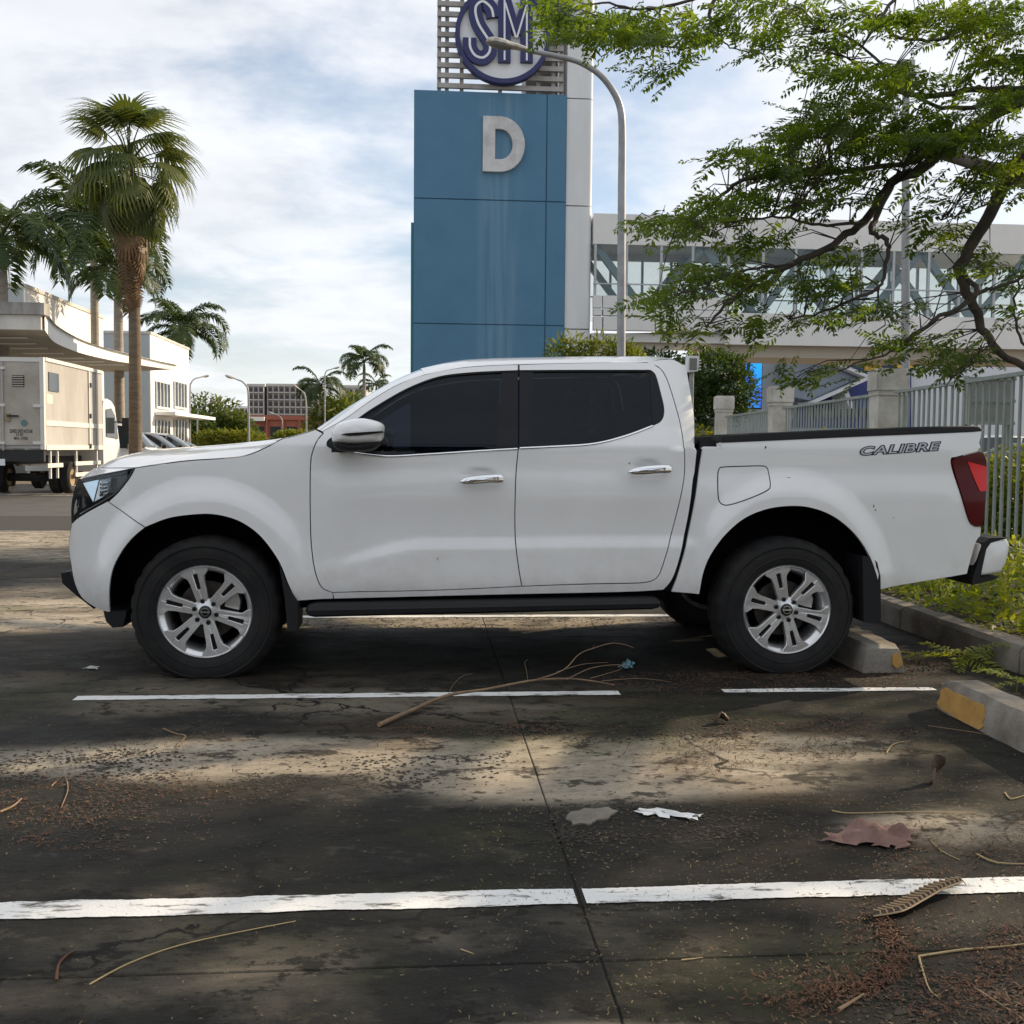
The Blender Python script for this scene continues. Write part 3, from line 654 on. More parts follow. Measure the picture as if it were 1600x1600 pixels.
for k, (l, side) in enumerate(((0, 1), (WB, 1), (0, -1), (WB, -1))):
    w = w0 if k == 0 else copy_tree(w0, truck)
    w.location = (f(l), (YT-.0 if side > 0 else 2*YC-YT)-TO.y, HUBZ)
    w.rotation_euler = (0, R((0, 3, 20, 40)[k]), 0 if side > 0 else math.pi)
    if k == 1:  # tyre flat spot stays on the ground
        w.rotation_euler = (0, 0, 0)
    elif k > 1: w.rotation_euler = (0, 0, math.pi)
M_chip = mat('chip_grey', (.12, .12, .12), .8)
# --- stone chips and scuffs
for x, y, w, h in ((1196, 699, 3.5, 5), (1365, 791, 2.5, 7), (1368, 797, 4, 3), (1396, 809, 3, 1.6), (983, 724, 3, 4), (1174, 756, 2.5, 4), (1232, 746, 8, 1), (684, 873, 1.6, 7)):
    rg = random.Random(int(x*7+y)); q = [trk(x+w/2*math.cos(a)*rg.uniform(.5, 1.1), y+h/2*math.sin(a)*rg.uniform(.5, 1.1)) for a in np.linspace(0, 2*math.pi, 8)[:-1]]
    MB().add([(XF+l-TO.x, YB+dfun(l, z)-.0012-TO.y, z) for l, z in q], [tuple(range(7))]).build('paint_chip', M_chip, truck, fix=False)
# --- lettering on the bed side
for off, mt, nm, ex in ((.050, M_decald, 'lettering_outline', -.0012), (0.0, M_decal, 'lettering', -.0024)):
    V, Fs = text_mesh('CALIBRE', 1, shear=.18, offset=off*1.6, spacing=1.12)
    X0_, X1_ = min(v.x for v in V), max(v.x for v in V); 
    if nm == 'lettering_outline': BX = (X0_, X1_, min(v.y for v in V), max(v.y for v in V))
    A, B, Cc = Vector(trk(1342, 713)), Vector(trk(1470, 704.5)), Vector(trk(1347, 697.5))
    ux = (B-A)/(BX[1]-BX[0]); uz = (Vector(trk(1471, 689))-B)/(BX[3]-BX[2])
    V2 = []
    for v in V:
        p = A+ux*(v.x-BX[0])+uz*(v.y-BX[2]); V2.append((XF+p.x-TO.x, YB+dfun(p.x, p.y)+ex-TO.y, p.y))
    MB().add(V2, Fs).build(nm, mt, truck, fix=False)
# ================================================================ ground
def _pt(px, py, rx, ry): p = gnd(px, py); return (p.x, p.y, rx, ry)
# worn pale concrete, its colour also brightened to strengthen the sunlit streaks
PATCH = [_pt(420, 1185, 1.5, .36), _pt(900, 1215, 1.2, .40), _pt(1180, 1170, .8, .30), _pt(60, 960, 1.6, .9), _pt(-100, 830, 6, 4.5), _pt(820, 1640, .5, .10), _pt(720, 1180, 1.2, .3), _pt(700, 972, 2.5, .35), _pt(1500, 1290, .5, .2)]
def ground_mat():
    m = bpy.data.materials.new('stained_concrete'); m.use_nodes = True; t = m.node_tree; b = t.nodes['Principled BSDF']; L = t.links
    g = t.nodes.new('ShaderNodeNewGeometry')
    def nz(scale, det, off=(0, 0, 0), st=(1, 1, 1), rough=.6, dist=0.):
        mp = t.nodes.new('ShaderNodeMapping'); mp.inputs['Location'].default_value = off; mp.inputs['Scale'].default_value = st; L.new(g.outputs['Position'], mp.inputs[0])
        n = t.nodes.new('ShaderNodeTexNoise'); n.inputs['Scale'].default_value = scale; n.inputs['Detail'].default_value = det; n.inputs['Roughness'].default_value = rough; n.inputs['Distortion'].default_value = dist
        L.new(mp.outputs[0], n.inputs['Vector']); return n.outputs[0]
    def mr(v, a, b_, c=0., d=1.):
        r = t.nodes.new('ShaderNodeMapRange'); r.interpolation_type = 'SMOOTHSTEP'
        for i, x in enumerate((a, b_, c, d)): r.inputs[i+1].default_value = x
        L.new(v, r.inputs[0]); return r.outputs[0]
    def mixc(f, A, B):
        x = t.nodes.new('ShaderNodeMix'); x.data_type = 'RGBA'
        for i, v in ((0, f), (6, A), (7, B)):
            if isinstance(v, tuple): x.inputs[i].default_value = (*v, 1)
            elif isinstance(v, float): x.inputs[i].default_value = v
            else: L.new(v, x.inputs[i])
        return x.outputs[2]
    big = nz(.42, 5, (2.3, 7.1, 0), (.55, 1.25, 1), .6, .3)
    mid = nz(1.7, 9, (5, 1, 0), (.8, 1.2, 1), .7)
    fine = nz(38, 4, (0, 0, 0), (1, 1, 1), .7)
    stre = nz(9, 6, (1, 2, 0), (.32, 1.7, 1), .68)
    grit = nz(150, 2, (0, 0, 0), (1, 1, 1), .6)
    moss = nz(.75, 6, (9, 3, 0), (.7, 1.2, 1), .65)
    brn = nz(.9, 6, (4, 14, 0), (.7, 1.1, 1), .66)
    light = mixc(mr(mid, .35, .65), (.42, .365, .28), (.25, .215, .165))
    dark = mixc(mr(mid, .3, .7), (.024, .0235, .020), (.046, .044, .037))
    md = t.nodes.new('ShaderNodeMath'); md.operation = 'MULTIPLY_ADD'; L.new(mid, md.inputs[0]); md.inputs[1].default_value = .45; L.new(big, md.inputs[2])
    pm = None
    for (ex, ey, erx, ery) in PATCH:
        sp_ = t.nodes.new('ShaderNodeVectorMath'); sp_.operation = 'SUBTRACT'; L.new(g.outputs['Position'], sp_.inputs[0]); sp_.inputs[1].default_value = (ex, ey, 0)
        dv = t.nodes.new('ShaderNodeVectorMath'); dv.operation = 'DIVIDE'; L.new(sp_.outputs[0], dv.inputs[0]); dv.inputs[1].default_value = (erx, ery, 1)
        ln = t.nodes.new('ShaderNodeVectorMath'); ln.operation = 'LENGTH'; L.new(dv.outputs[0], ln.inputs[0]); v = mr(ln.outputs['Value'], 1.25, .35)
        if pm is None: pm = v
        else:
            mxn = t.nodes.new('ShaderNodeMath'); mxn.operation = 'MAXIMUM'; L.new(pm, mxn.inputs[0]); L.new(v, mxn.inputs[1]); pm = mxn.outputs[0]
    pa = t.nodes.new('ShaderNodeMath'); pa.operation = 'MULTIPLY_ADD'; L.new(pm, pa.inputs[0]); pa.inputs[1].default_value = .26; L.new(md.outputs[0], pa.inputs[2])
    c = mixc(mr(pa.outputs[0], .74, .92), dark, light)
    c = mixc(mr(stre, .50, .72, 0, .40), c, (.050, .048, .042))
    c = mixc(mr(moss, .50, .66, 0, .60), c, (.062, .070, .020))
    c = mixc(mr(brn, .50, .66, 0, .50), c, (.085, .054, .030))
    crust = nz(5.5, 10, (3, 8, 0), (.75, 1.15, 1), .74, .4); gran = nz(22, 6, (7, 2, 0), (.8, 1.1, 1), .72)
    cg = t.nodes.new('ShaderNodeMath'); cg.operation = 'MULTIPLY_ADD'; L.new(gran, cg.inputs[0]); cg.inputs[1].default_value = .55; L.new(crust, cg.inputs[2])
    c = mixc(mr(cg.outputs[0], .80, .88, 0, .85), c, (.017, .0155, .012)); c = mixc(mr(cg.outputs[0], .70, .62, 0, .55), c, (.135, .115, .085))
    c = mixc(mr(gran, .57, .66, 0, .6), c, (.060, .043, .027))
    c = mixc(mr(fine, .56, .75, 0, .5), c, (.024, .022, .018))
    c = mixc(mr(fine, .36, .22, 0, .35), c, (.20, .185, .155))
    c = mixc(mr(grit, .62, .72, 0, .55), c, (.17, .155, .13)); c = mixc(mr(grit, .38, .28, 0, .6), c, (.015, .014, .012))
    vo = t.nodes.new('ShaderNodeTexVoronoi'); vo.feature = 'DISTANCE_TO_EDGE'; vo.inputs['Scale'].default_value = .55
    wv = t.nodes.new('ShaderNodeVectorMath'); wv.operation = 'MULTIPLY_ADD'; nn_ = t.nodes.new('ShaderNodeTexNoise'); nn_.inputs['Scale'].default_value = 2.5; nn_.inputs['Detail'].default_value = 6; L.new(g.outputs['Position'], nn_.inputs[0]); L.new(nn_.outputs['Color'], wv.inputs[0]); wv.inputs[1].default_value = (.7, .7, 0); L.new(g.outputs['Position'], wv.inputs[2]); L.new(wv.outputs[0], vo.inputs['Vector'])
    ck = t.nodes.new('ShaderNodeMath'); ck.operation = 'MULTIPLY'; L.new(mr(vo.outputs['Distance'], .007, .002), ck.inputs[0]); L.new(mr(big, .46, .56), ck.inputs[1]); c = mixc(ck.outputs[0], c, (.016, .015, .013))
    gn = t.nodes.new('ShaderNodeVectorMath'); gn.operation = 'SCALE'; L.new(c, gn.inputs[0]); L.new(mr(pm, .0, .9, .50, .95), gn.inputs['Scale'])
    L.new(gn.outputs[0], b.inputs['Base Color']); b.inputs['Specular IOR Level'].default_value = .18
    rr = mr(mid, .3, .7, .62, .9); L.new(rr, b.inputs['Roughness'])
    bp = t.nodes.new('ShaderNodeBump'); bp.inputs['Strength'].default_value = .8; bp.inputs['Distance'].default_value = .012
    ad = t.nodes.new('ShaderNodeMath'); ad.operation = 'MULTIPLY_ADD'; L.new(stre, ad.inputs[0]); ad.inputs[1].default_value = .8; L.new(cg.outputs[0], ad.inputs[2])
    L.new(ad.outputs[0], bp.inputs['Height']); L.new(bp.outputs[0], b.inputs['Normal'])
    return m
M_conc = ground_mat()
M_far = mat('far_concrete', (.20, .18, .155), .9, col2=(.13, .118, .10), vscale=.6, bump=.2, bscale=30)
M_asph = mat('asphalt', (.050, .049, .048), .9, col2=(.075, .073, .07), vscale=1.5, bump=.4, bscale=90)
M_joint = mat('joint_dirt', (.028, .026, .022), .95)
M_soil = mat('soil', (.065, .048, .032), .95, col2=(.035, .028, .020), vscale=6, bump=.6, bscale=40)
M_kerb = mat('kerb_concrete', (.25, .225, .19), .9, col2=(.12, .105, .085), vscale=3.5, bump=.5, bscale=50)
def paint_mat():
    m = mat('road_paint', (.72, .72, .70), .7, bump=.3, bscale=120); t = m.node_tree; L = t.links; b = t.nodes['Principled BSDF']
    g = t.nodes.new('ShaderNodeNewGeometry'); mp = t.nodes.new('ShaderNodeMapping'); mp.inputs['Scale'].default_value = (.35, 1.3, 1); L.new(g.outputs['Position'], mp.inputs[0])
    n = t.nodes.new('ShaderNodeTexNoise'); n.inputs['Scale'].default_value = 13; n.inputs['Detail'].default_value = 9; n.inputs['Roughness'].default_value = .72; L.new(mp.outputs[0], n.inputs[0])
    r = t.nodes.new('ShaderNodeMapRange'); r.inputs[1].default_value = .54; r.inputs[2].default_value = .62; L.new(n.outputs[0], r.inputs[0])
    x = t.nodes.new('ShaderNodeMix'); x.data_type = 'RGBA'; x.inputs[6].default_value = (.72, .72, .70, 1); x.inputs[7].default_value = (.075, .07, .06, 1)
    L.new(r.outputs[0], x.inputs[0]); L.new(x.outputs[2], b.inputs['Base Color']); return m
M_line = paint_mat()
mb = MB(); mb.add([(-1500, -60, -.08), (1500, -60, -.08), (1500, 2500, -.08), (-1500, 2500, -.08)], [(0, 1, 2, 3)]); props(mb.build('ground', M_far), 'flat pale concrete ground reaching to the horizon', kind='structure')
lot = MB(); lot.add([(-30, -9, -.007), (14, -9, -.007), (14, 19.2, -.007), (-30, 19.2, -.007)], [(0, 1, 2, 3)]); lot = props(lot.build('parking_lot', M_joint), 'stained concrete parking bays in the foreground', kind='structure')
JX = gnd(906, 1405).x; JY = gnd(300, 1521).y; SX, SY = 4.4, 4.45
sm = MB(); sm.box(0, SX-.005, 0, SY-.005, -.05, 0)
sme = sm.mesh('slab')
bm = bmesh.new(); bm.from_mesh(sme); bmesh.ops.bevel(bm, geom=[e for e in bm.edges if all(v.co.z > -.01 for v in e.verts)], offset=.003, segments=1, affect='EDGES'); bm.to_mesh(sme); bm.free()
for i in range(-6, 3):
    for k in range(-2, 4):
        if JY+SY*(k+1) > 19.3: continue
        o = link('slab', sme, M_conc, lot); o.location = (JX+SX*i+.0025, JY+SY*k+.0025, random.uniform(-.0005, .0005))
mb = MB(); mb.box(-30, 6, JY+SY*3+.7-1, 19.2, -.05, -.004) if False else None
yr0, yr1 = 19.25, gnd(20, 772).y
mb = MB(); mb.add([(-60, yr0, -.02), (5, yr0, -.02), (5, yr1, -.02), (-60, yr1, -.02)], [(0, 1, 2, 3)]); props(mb.build('road', M_asph), 'dark asphalt drive beyond the parking bays', kind='structure')
mb = MB(); mb.add([(-60, yr1-.25, -.014), (5, yr1-.25, -.014), (5, yr1-.08, -.014), (-60, yr1-.08, -.014)], [(0, 1, 2, 3)]); props(mb.build('road_marking', M_line), 'thin white edge line along the asphalt drive', kind='structure')
# bay lines: thin worn paint with ragged edges
Y1, SB = 2.874, 2.45
def bay_line(x0, x1, Y, w, lab, slope=0., breaks=()):
    n = int((x1-x0)/.008); rows = []; mb = MB()
    e0 = e1 = 0
    for i in range(n+1):
        x = x0+(x1-x0)*i/n; e0 = .90*e0+random.gauss(0, .0012); e1 = .90*e1+random.gauss(0, .0012)
        y = Y+slope*(x-x0); rows.append([(x, y-w/2+e0, .0035), (x, y+w/2+e1, .0035)])
    cur = []
    for r in rows:
        if any(a < r[0][0] < b for a, b in breaks):
            if len(cur) > 1: mb.loft(cur)
            cur = []
        else: cur.append(r)
    if len(cur) > 1: mb.loft(cur)
    return props(mb.build('parking_line', M_line, fix=False), lab, kind='structure')
bay_line(-6.0, 5.2, Y1, .105, 'wide white bay line crossing the near foreground', breaks=((JX-.008, JX+.009),))
xl = gnd(117, 1092).x; xr = gnd(1462, 1078).x
bay_line(xl, gnd(965, 1080).x, gnd(500, 1088).y, .085, 'white bay line beside the pickup truck')
bay_line(gnd(1128, 1079).x, xr, gnd(1300, 1078.5).y, .075, 'faded white bay line ending at the wheel stop')
bay_line(gnd(445, 963).x, 2.0, gnd(800, 963).y, .10, 'white bay line seen beneath the pickup truck')
for k in (2, 3): bay_line(-1.0, 2.3, gnd(800, 963).y+SB*(k-1), .10, 'white bay line beyond the pickup truck' if k == 2 else 'far white bay line beyond the pickup truck')
# planting strip with kerb
KX = .5*(gnd(1375, 945, .14).x+gnd(1600, 1010, .14).x)
mb = MB(); rows = []
for j in range(90):
    y = 1.0+j*.4; r = []
    for i in range(9):
        x = KX+.10+i*.5; r.append((x, y, .10+.05*math.sin(i*.9+j*.35)*min(1, i)+random.uniform(-.012, .012)+(.05 if i > 1 else 0)))
    rows.append(r)
mb.loft(rows); strip = props(mb.build('planting_bed', M_soil, smooth=True), 'soil bed of weeds between kerb and fence', kind='structure')
def kerb_prof(x0, w, h): return [(x0, -.02), (x0+.006, h-.03), (x0+.03, h), (x0+w-.02, h), (x0+w, h-.02), (x0+w, -.02)]
k = 0; y = 1.2
while y < 33:
    ln = 1.5 if y < 14 else 4.0
    rows = []
    for j in range(9):
        yy = y+.008+(ln-.016)*j/8; rows.append([(px+random.gauss(0, .0025), yy, pz+random.gauss(0, .003)) for px, pz in kerb_prof(KX, .17, .155)])
    mb = MB().loft(rows); n = 6; mb.f.append(tuple(range(n))); mb.f.append(tuple(range(len(mb.v)-n, len(mb.v))))
    o = mb.build('kerb_stone', M_kerb, None, smooth=35)
    if k == 0: kerb = props(bpy.data.objects.new('kerb', MB().add([(KX, 1.2, -.02), (KX+.15, 1.2, -.02), (KX+.15, 33, -.02), (KX, 33, -.02)], [(0, 1, 2, 3)]).mesh('kerb')), 'weathered concrete kerb along the weed bed', kind='structure'); COL.objects.link(kerb); kerb.data.materials.append(M_kerb)
    o.parent = kerb; y += ln; k += 1
# wheel stops
M_stop = mat('stop_concrete', (.30, .275, .235), .9, col2=(.15, .13, .105), vscale=5, bump=.5, bscale=60)
M_yel = mat('old_yellow_paint', (.52, .30, .085), .8, col2=(.40, .22, .06), vscale=14)
def wheel_stop(xl, xr, ya, yb, h, label, ypaint):
    root = thing('wheel_stop', label, 'wheel stop', ((xl+xr)/2, (ya+yb)/2, 0), group='concrete wheel stops'); O = root.location
    mb = MB(); rows = []; n = 26
    for j in range(n+1):
        y = ya+(yb-ya)*j/n; e = min(1, min(j, n-j)/1.); t = .018*(1-e)
        pr = [(xl, 0), (xl+.012, h*.55), (xl+.028, h-.02), (xl+.045, h), (xr-.045, h), (xr-.028, h-.02), (xr-.012, h*.55), (xr, 0)]
        rows.append([(x+(.0 if e else (.01 if x < (xl+xr)/2 else -.01))+random.gauss(0, .002)-O.x, y-O.y, max(0, z-t+random.gauss(0, .002))) for x, z in pr])
    mb.loft(rows); mb.f.append(tuple(range(8))); k = len(mb.v); mb.f.append(tuple(range(k-8, k))); mb.build('block', M_stop, root, smooth=30)
    for (x0, z0, x1, z1, y0, y1) in ypaint:
        # flaked paint patch with a ragged outline on one face
        pts = []; c = random.Random(3)
        N_ = 22
        for i in range(N_):
            a = 2*math.pi*i/N_; ca, sa = math.cos(a), math.sin(a); s = 1/max(abs(ca), abs(sa)); pts.append((.5+.5*ca*s*c.uniform(.86, 1), .5+.5*sa*s*c.uniform(.86, 1)))
        mb = MB(); mb.prism(pts, lambda p: (x0+(x1-x0)*p[1]-O.x, y0+(y1-y0)*p[0]-O.y, z0+(z1-z0)*p[1]), lambda p: (x0+(x1-x0)*p[1]-O.x+.004, y0+(y1-y0)*p[0]-O.y+.002, z0+(z1-z0)*p[1])); mb.build('paint_patch', M_yel, root)
a, b_ = gnd(1345, 1052), gnd(1408, 1050)
wheel_stop(a.x, b_.x+.02, a.y, a.y+1.65, .155, 'concrete wheel stop behind the rear tyre, with a small yellow paint mark', [])
Yst = a.y
mb = MB(); q = [(at(x, y, a.y).x, at(x, y, a.y).z) for x, y in ((1394, 1024), (1401, 1020), (1407, 1026), (1409, 1038), (1400, 1044), (1393, 1038))]
pr = [o for o in COL.objects if o.name.startswith('wheel_stop')][-1]
mb.prism(q, lambda p: (p[0]-pr.location.x, a.y-.016-pr.location.y, p[1]), lambda p: (p[0]-pr.location.x, a.y+.02-pr.location.y, p[1])); mb.build('paint_patch', M_yel, pr)
c0 = gnd(1460, 1106); xs0 = c0.x
wheel_stop(xs0, xs0+.21, c0.y-1.9, c0.y, .15, 'concrete wheel stop at the right edge with flaking yellow paint on its end', [(xs0-.004, .004, xs0+.014, .118, c0.y-.46, c0.y-.02)])

# ================================================================ fence along the bed
M_pil = mat('pillar_plaster', (.64, .62, .57), .9, col2=(.40, .38, .34), vscale=2.6, bump=.4, bscale=25)
M_pick = mat('fence_paint', (.29, .335, .32), .6, col2=(.23, .265, .25), vscale=5)
P3, P2, P1 = at(1386, 640, 13.9), at(1229, 640, 19.6), at(1131, 640, 24.9)
fdir = Vector((P1.x-P3.x, P1.y-P3.y, 0)).normalized(); fn = Vector((fdir.y, -fdir.x, 0))
def fpt(t): return Vector((P3.x, P3.y, 0))+fdir*t
tP2 = (Vector((P2.x, P2.y, 0))-Vector((P3.x, P3.y, 0))).dot(fdir); tP1 = (Vector((P1.x, P1.y, 0))-Vector((P3.x, P3.y, 0))).dot(fdir)
prow = [(0, 'nearest and widest plastered fence pillar behind the truck bed'), (tP2, 'middle plastered fence pillar behind the truck bed'), (tP1, 'farthest plastered fence pillar, beside the dark round tree'), (tP1+5.2, None), (tP1+10.4, None)]
fence_az = math.atan2(fdir.y, fdir.x)
for (t, lab), zs_ in zip(prow, (at(1386, 577, 13.9).z, at(1229, 604, 19.6).z, at(1131, 619, 24.9).z, 0, 0)):
    if lab is None: continue
    p = fpt(t); r = thing('fence_pillar', lab, 'pillar', p, fence_az, 'plastered fence pillars'); hw = .175; r.scale = (1, 1, zs_/2.27)
    mb = MB(); rows = []
    for z in np.linspace(0, 1.98, 9): rows.append([(sx*hw+random.gauss(0, .004), sy*hw+random.gauss(0, .004), z) for sx, sy in ((-1, -1), (1, -1), (1, 1), (-1, 1))])
    mb.loft(rows, closed=True); mb.build('shaft', M_pil, r, smooth=30)
    mb = MB(); mb.box(-hw-.035, hw+.035, -hw-.035, hw+.035, 1.975, 2.27); me = mb.mesh('cap')
    bm = bmesh.new(); bm.from_mesh(me); bmesh.ops.bevel(bm, geom=bm.edges[:], offset=.02, segments=2, affect='EDGES'); bm.to_mesh(me); bm.free(); link('cap', me, M_pil, r)
    mb = MB(); mb.box(-hw-.015, hw+.015, -hw-.015, hw+.015, 1.93, 1.974); mb.build('neck', M_pil, r)
pk = MB(); pk.box(-.021, .021, -.010, .010, .12, 2.0); pkm = pk.mesh('picket')
def fence_panel(t0, t1, label, zt=2.02):
    p = fpt(t0); r = thing('steel_fence', label, 'fence', p, fence_az, 'steel picket fence panels'); L_ = t1-t0
    mb = MB(); mb.box(0, L_, -.025, .025, zt-.04, zt); mb.build('top_rail', M_pick, r); mb = MB(); mb.box(0, L_, -.02, .02, .25, .29); mb.build('bottom_rail', M_pick, r)
    n = int(L_/.165)
    for i in range(n):
        o = link('picket', pkm, M_pick, r); o.location = ((i+.5)*L_/n, -.034, random.uniform(-.006, .006)); o.rotation_euler = (0, random.gauss(0, .004), random.gauss(0, .06))
fence_panel(.27, tP2-.27, 'grey steel picket fence between the nearest and middle pillars')
fence_panel(tP2+.27, tP1-.27, 'grey steel picket fence between the middle and farthest pillars')
fence_panel(tP1+.27, tP1+5.0, 'grey steel picket fence left of the farthest pillar')
fence_panel(-5.6, -.27, 'tall grey steel picket fence beside the tail lamp')
# board behind the near fence
r = thing('notice_board', 'grey metal board on posts behind the fence above the tailgate', 'board', at(1545, 700, 13.5) - Vector((0, 0, at(1545, 700, 13.5).z))); O = r.location
M_board = mat('grey_board', (.27, .28, .28), .6, col2=(.22, .225, .22), vscale=3)
a, b_ = at(1511, 589, 13.5), at(1582, 664, 13.5)
mb = MB(); mb.box(a.x-O.x, b_.x-O.x, -.03, .03, b_.z, a.z); mb.build('panel', M_board, r)
for zz in (a.z-.02, (a.z+b_.z)/2, b_.z+.02): mb = MB(); mb.box(a.x-O.x-.01, b_.x-O.x+.01, -.045, -.031, zz-.02, zz+.02); mb.build('rail', M_pick, r)
for xx in (a.x+.02, b_.x-.02): mb = MB(); mb.box(xx-O.x-.03, xx-O.x+.03, .031, .09, 0, a.z+.02); mb.build('post', M_pick, r)

# ================================================================ sign tower
TY = 40.
M_blue = mat('blue_render', (.100, .218, .330), .85, spec=.2, col2=(.088, .198, .305), vscale=.8, bump=.25, bscale=8)
def add_streak(m, xc, w, ztop, amt=.5):
    """pale rain streaks running down from the letter and the sign"""
    t = m.node_tree; L = t.links; b = t.nodes['Principled BSDF']; g = t.nodes.new('ShaderNodeNewGeometry'); s = t.nodes.new('ShaderNodeSeparateXYZ'); L.new(g.outputs['Position'], s.inputs[0])
    mp = t.nodes.new('ShaderNodeMapping'); mp.inputs['Scale'].default_value = (2.6, 0, .10); L.new(g.outputs['Position'], mp.inputs[0])
    n = t.nodes.new('ShaderNodeTexNoise'); n.inputs['Scale'].default_value = 1.6; n.inputs['Detail'].default_value = 6; L.new(mp.outputs[0], n.inputs[0])
    def mt(op, a, b_=None, cl=True):
        q = t.nodes.new('ShaderNodeMath'); q.operation = op; q.use_clamp = cl
        for i, v in enumerate((a, b_)):
            if v is None: continue
            if isinstance(v, (int, float)): q.inputs[i].default_value = v
            else: L.new(v, q.inputs[i])
        return q.outputs[0]
    dx = mt('ABSOLUTE', mt('SUBTRACT', s.outputs[0], xc, False), None, False)
    ed = t.nodes.new('ShaderNodeMapRange'); ed.interpolation_type = 'SMOOTHSTEP'; ed.inputs[1].default_value = w; ed.inputs[2].default_value = w*.35; L.new(dx, ed.inputs[0])
    nn = t.nodes.new('ShaderNodeMapRange'); nn.inputs[1].default_value = .38; nn.inputs[2].default_value = .66; L.new(n.outputs[0], nn.inputs[0])
    f = mt('MULTIPLY', mt('MULTIPLY', ed.outputs[0], nn.outputs[0]), amt)
    old = b.inputs['Base Color'].links[0].from_socket; x = t.nodes.new('ShaderNodeMix'); x.data_type = 'RGBA'; L.new(f, x.inputs[0]); L.new(old, x.inputs[6]); x.inputs[7].default_value = (.30, .42, .50, 1); L.new(x.outputs[2], b.inputs['Base Color'])
add_streak(M_blue, at(783, 300, TY).x-.1, 1.0, 10, .30)
M_white = mat('white_cladding', (.74, .75, .75), .7, col2=(.62, .64, .65), vscale=.9, stretch=(1, 1, .25))
M_lgrey = mat('light_grey_panel', (.74, .73, .71), .7, col2=(.66, .65, .63), vscale=.7)
M_sgrey = mat('sign_grey', (.62, .62, .62), .6, col2=(.46, .45, .44), vscale=2.5)
M_navy = mat('sign_navy', (.018, .022, .11), .5); M_wsign = mat('sign_white', (.74, .75, .76), .5)
M_slat = mat('slat_grey', (.42, .41, .39), .7, col2=(.30, .27, .24), vscale=2)
M_teal = mat('teal_side', (.05, .22, .25), .7)
bx0, bx1, bz1 = at(646.5, 300, TY).x, at(884, 300, TY).x, at(700, 142, TY).z
tower = thing('sign_tower', 'tall blue tower with letter D and round white and navy sign', 'tower', ((bx0+bx1)/2, TY+1.5, 0)); O = tower.location
# blue panels, parted by joints
zj = [0, at(760, 507, TY).z, at(760, 312.5, TY).z, bz1]; xj = [bx0, at(853.5, 300, TY).x, bx1]
for i in range(3):
    for k in range(2):
        mb = MB(); g = .022; mb.box(xj[k]-O.x+(g if k else 0), xj[k+1]-O.x-(0 if k else g), -1.5, -1.3, zj[i]+(g if i else 0), zj[i+1]-(g if i < 2 else 0)); mb.build('blue_panel', M_blue, tower)
mb = MB(); mb.box(bx0-O.x+.01, bx1-O.x-.01, -1.44, 1.5, 0, bz1-.02); mb.build('core', M_blue, tower)
mb = MB(); mb.box(bx0-O.x-.10, bx0-O.x-.005, -1.2, 1.4, 0, at(646, 345, TY).z); mb.build('side_fin', M_teal, tower)
# white pier, slightly rounded
wx0, wx1 = bx1+.02, at(926, 300, TY).x; zs = [0, at(905, 514, TY).z, at(905, 321, TY).z, at(905, 153, TY).z, bz1+6.5]
for i in range(4):
    mb = MB(); rows = []
    for z in (zs[i]+.02, zs[i+1]-.02):
        r = []
        r.append((wx0-O.x, -1.42, z))
        for k in range(8):
            a = k/7*math.pi/2; r.append((wx1-O.x-.18+.18*math.sin(a), -1.42+.18*(1-math.cos(a)), z))
        r += [(wx1-O.x, 1.5, z), (wx0-O.x, 1.5, z)]; rows.append(r)
    mb.loft(rows, closed=True); mb.f.append(tuple(range(11))); mb.f.append(tuple(range(11, 22))); mb.build('pier_panel', M_white, tower, smooth=40)
mb = MB(); mb.box(wx0-O.x+.04, wx1-O.x-.06, -.9, 1.4, 0, bz1+6.4); mb.build('pier_core', M_joint, tower)
# letter D
V, Fs = text_mesh('D', 1, extrude=.05, offset=.03); x0, x1 = min(v.x for v in V), max(v.x for v in V); y0, y1 = min(v.y for v in V), max(v.y for v in V)
A, B = at(754, 269, TY), at(820, 185, TY)
def letter_D():
    """block letter with straight stem and half-round bowl"""
    w, h, s = B.x-A.x, B.z-A.z, (B.z-A.z)*.225; o = [(0, 0)]; r = h/2
    ex = w-r*.92
    o = [(0, 0), (ex, 0)] + [(ex+(w-ex)*math.sin(a), r-r*math.cos(a)) for a in np.linspace(.1, math.pi-.1, 18)] + [(ex, h), (0, h)]
    i = [(s, s), (ex, s)] + [(ex+(w-ex-s)*math.sin(a), r-(r-s)*math.cos(a)) for a in np.linspace(.1, math.pi-.1, 18)] + [(ex, h-s), (s, h-s)]
    mb = MB(); n = len(o)
    f = lambda p, y: (A.x+p[0]-O.x, y, A.z+p[1])
    rows = [[f(p, -1.66) for p in o], [f(p, -1.66) for p in i], [f(p, -1.50) for p in i], [f(p, -1.50) for p in o]]
    V = sum(rows, []); Fc = []
    for r_ in range(4):
        for j in range(n): Fc.append((r_*n+j, r_*n+(j+1) % n, ((r_+1) % 4)*n+(j+1) % n, ((r_+1) % 4)*n+j))
    mb.add(V, Fc); return mb
letter_D().build('tower_letter', M_sgrey, tower)
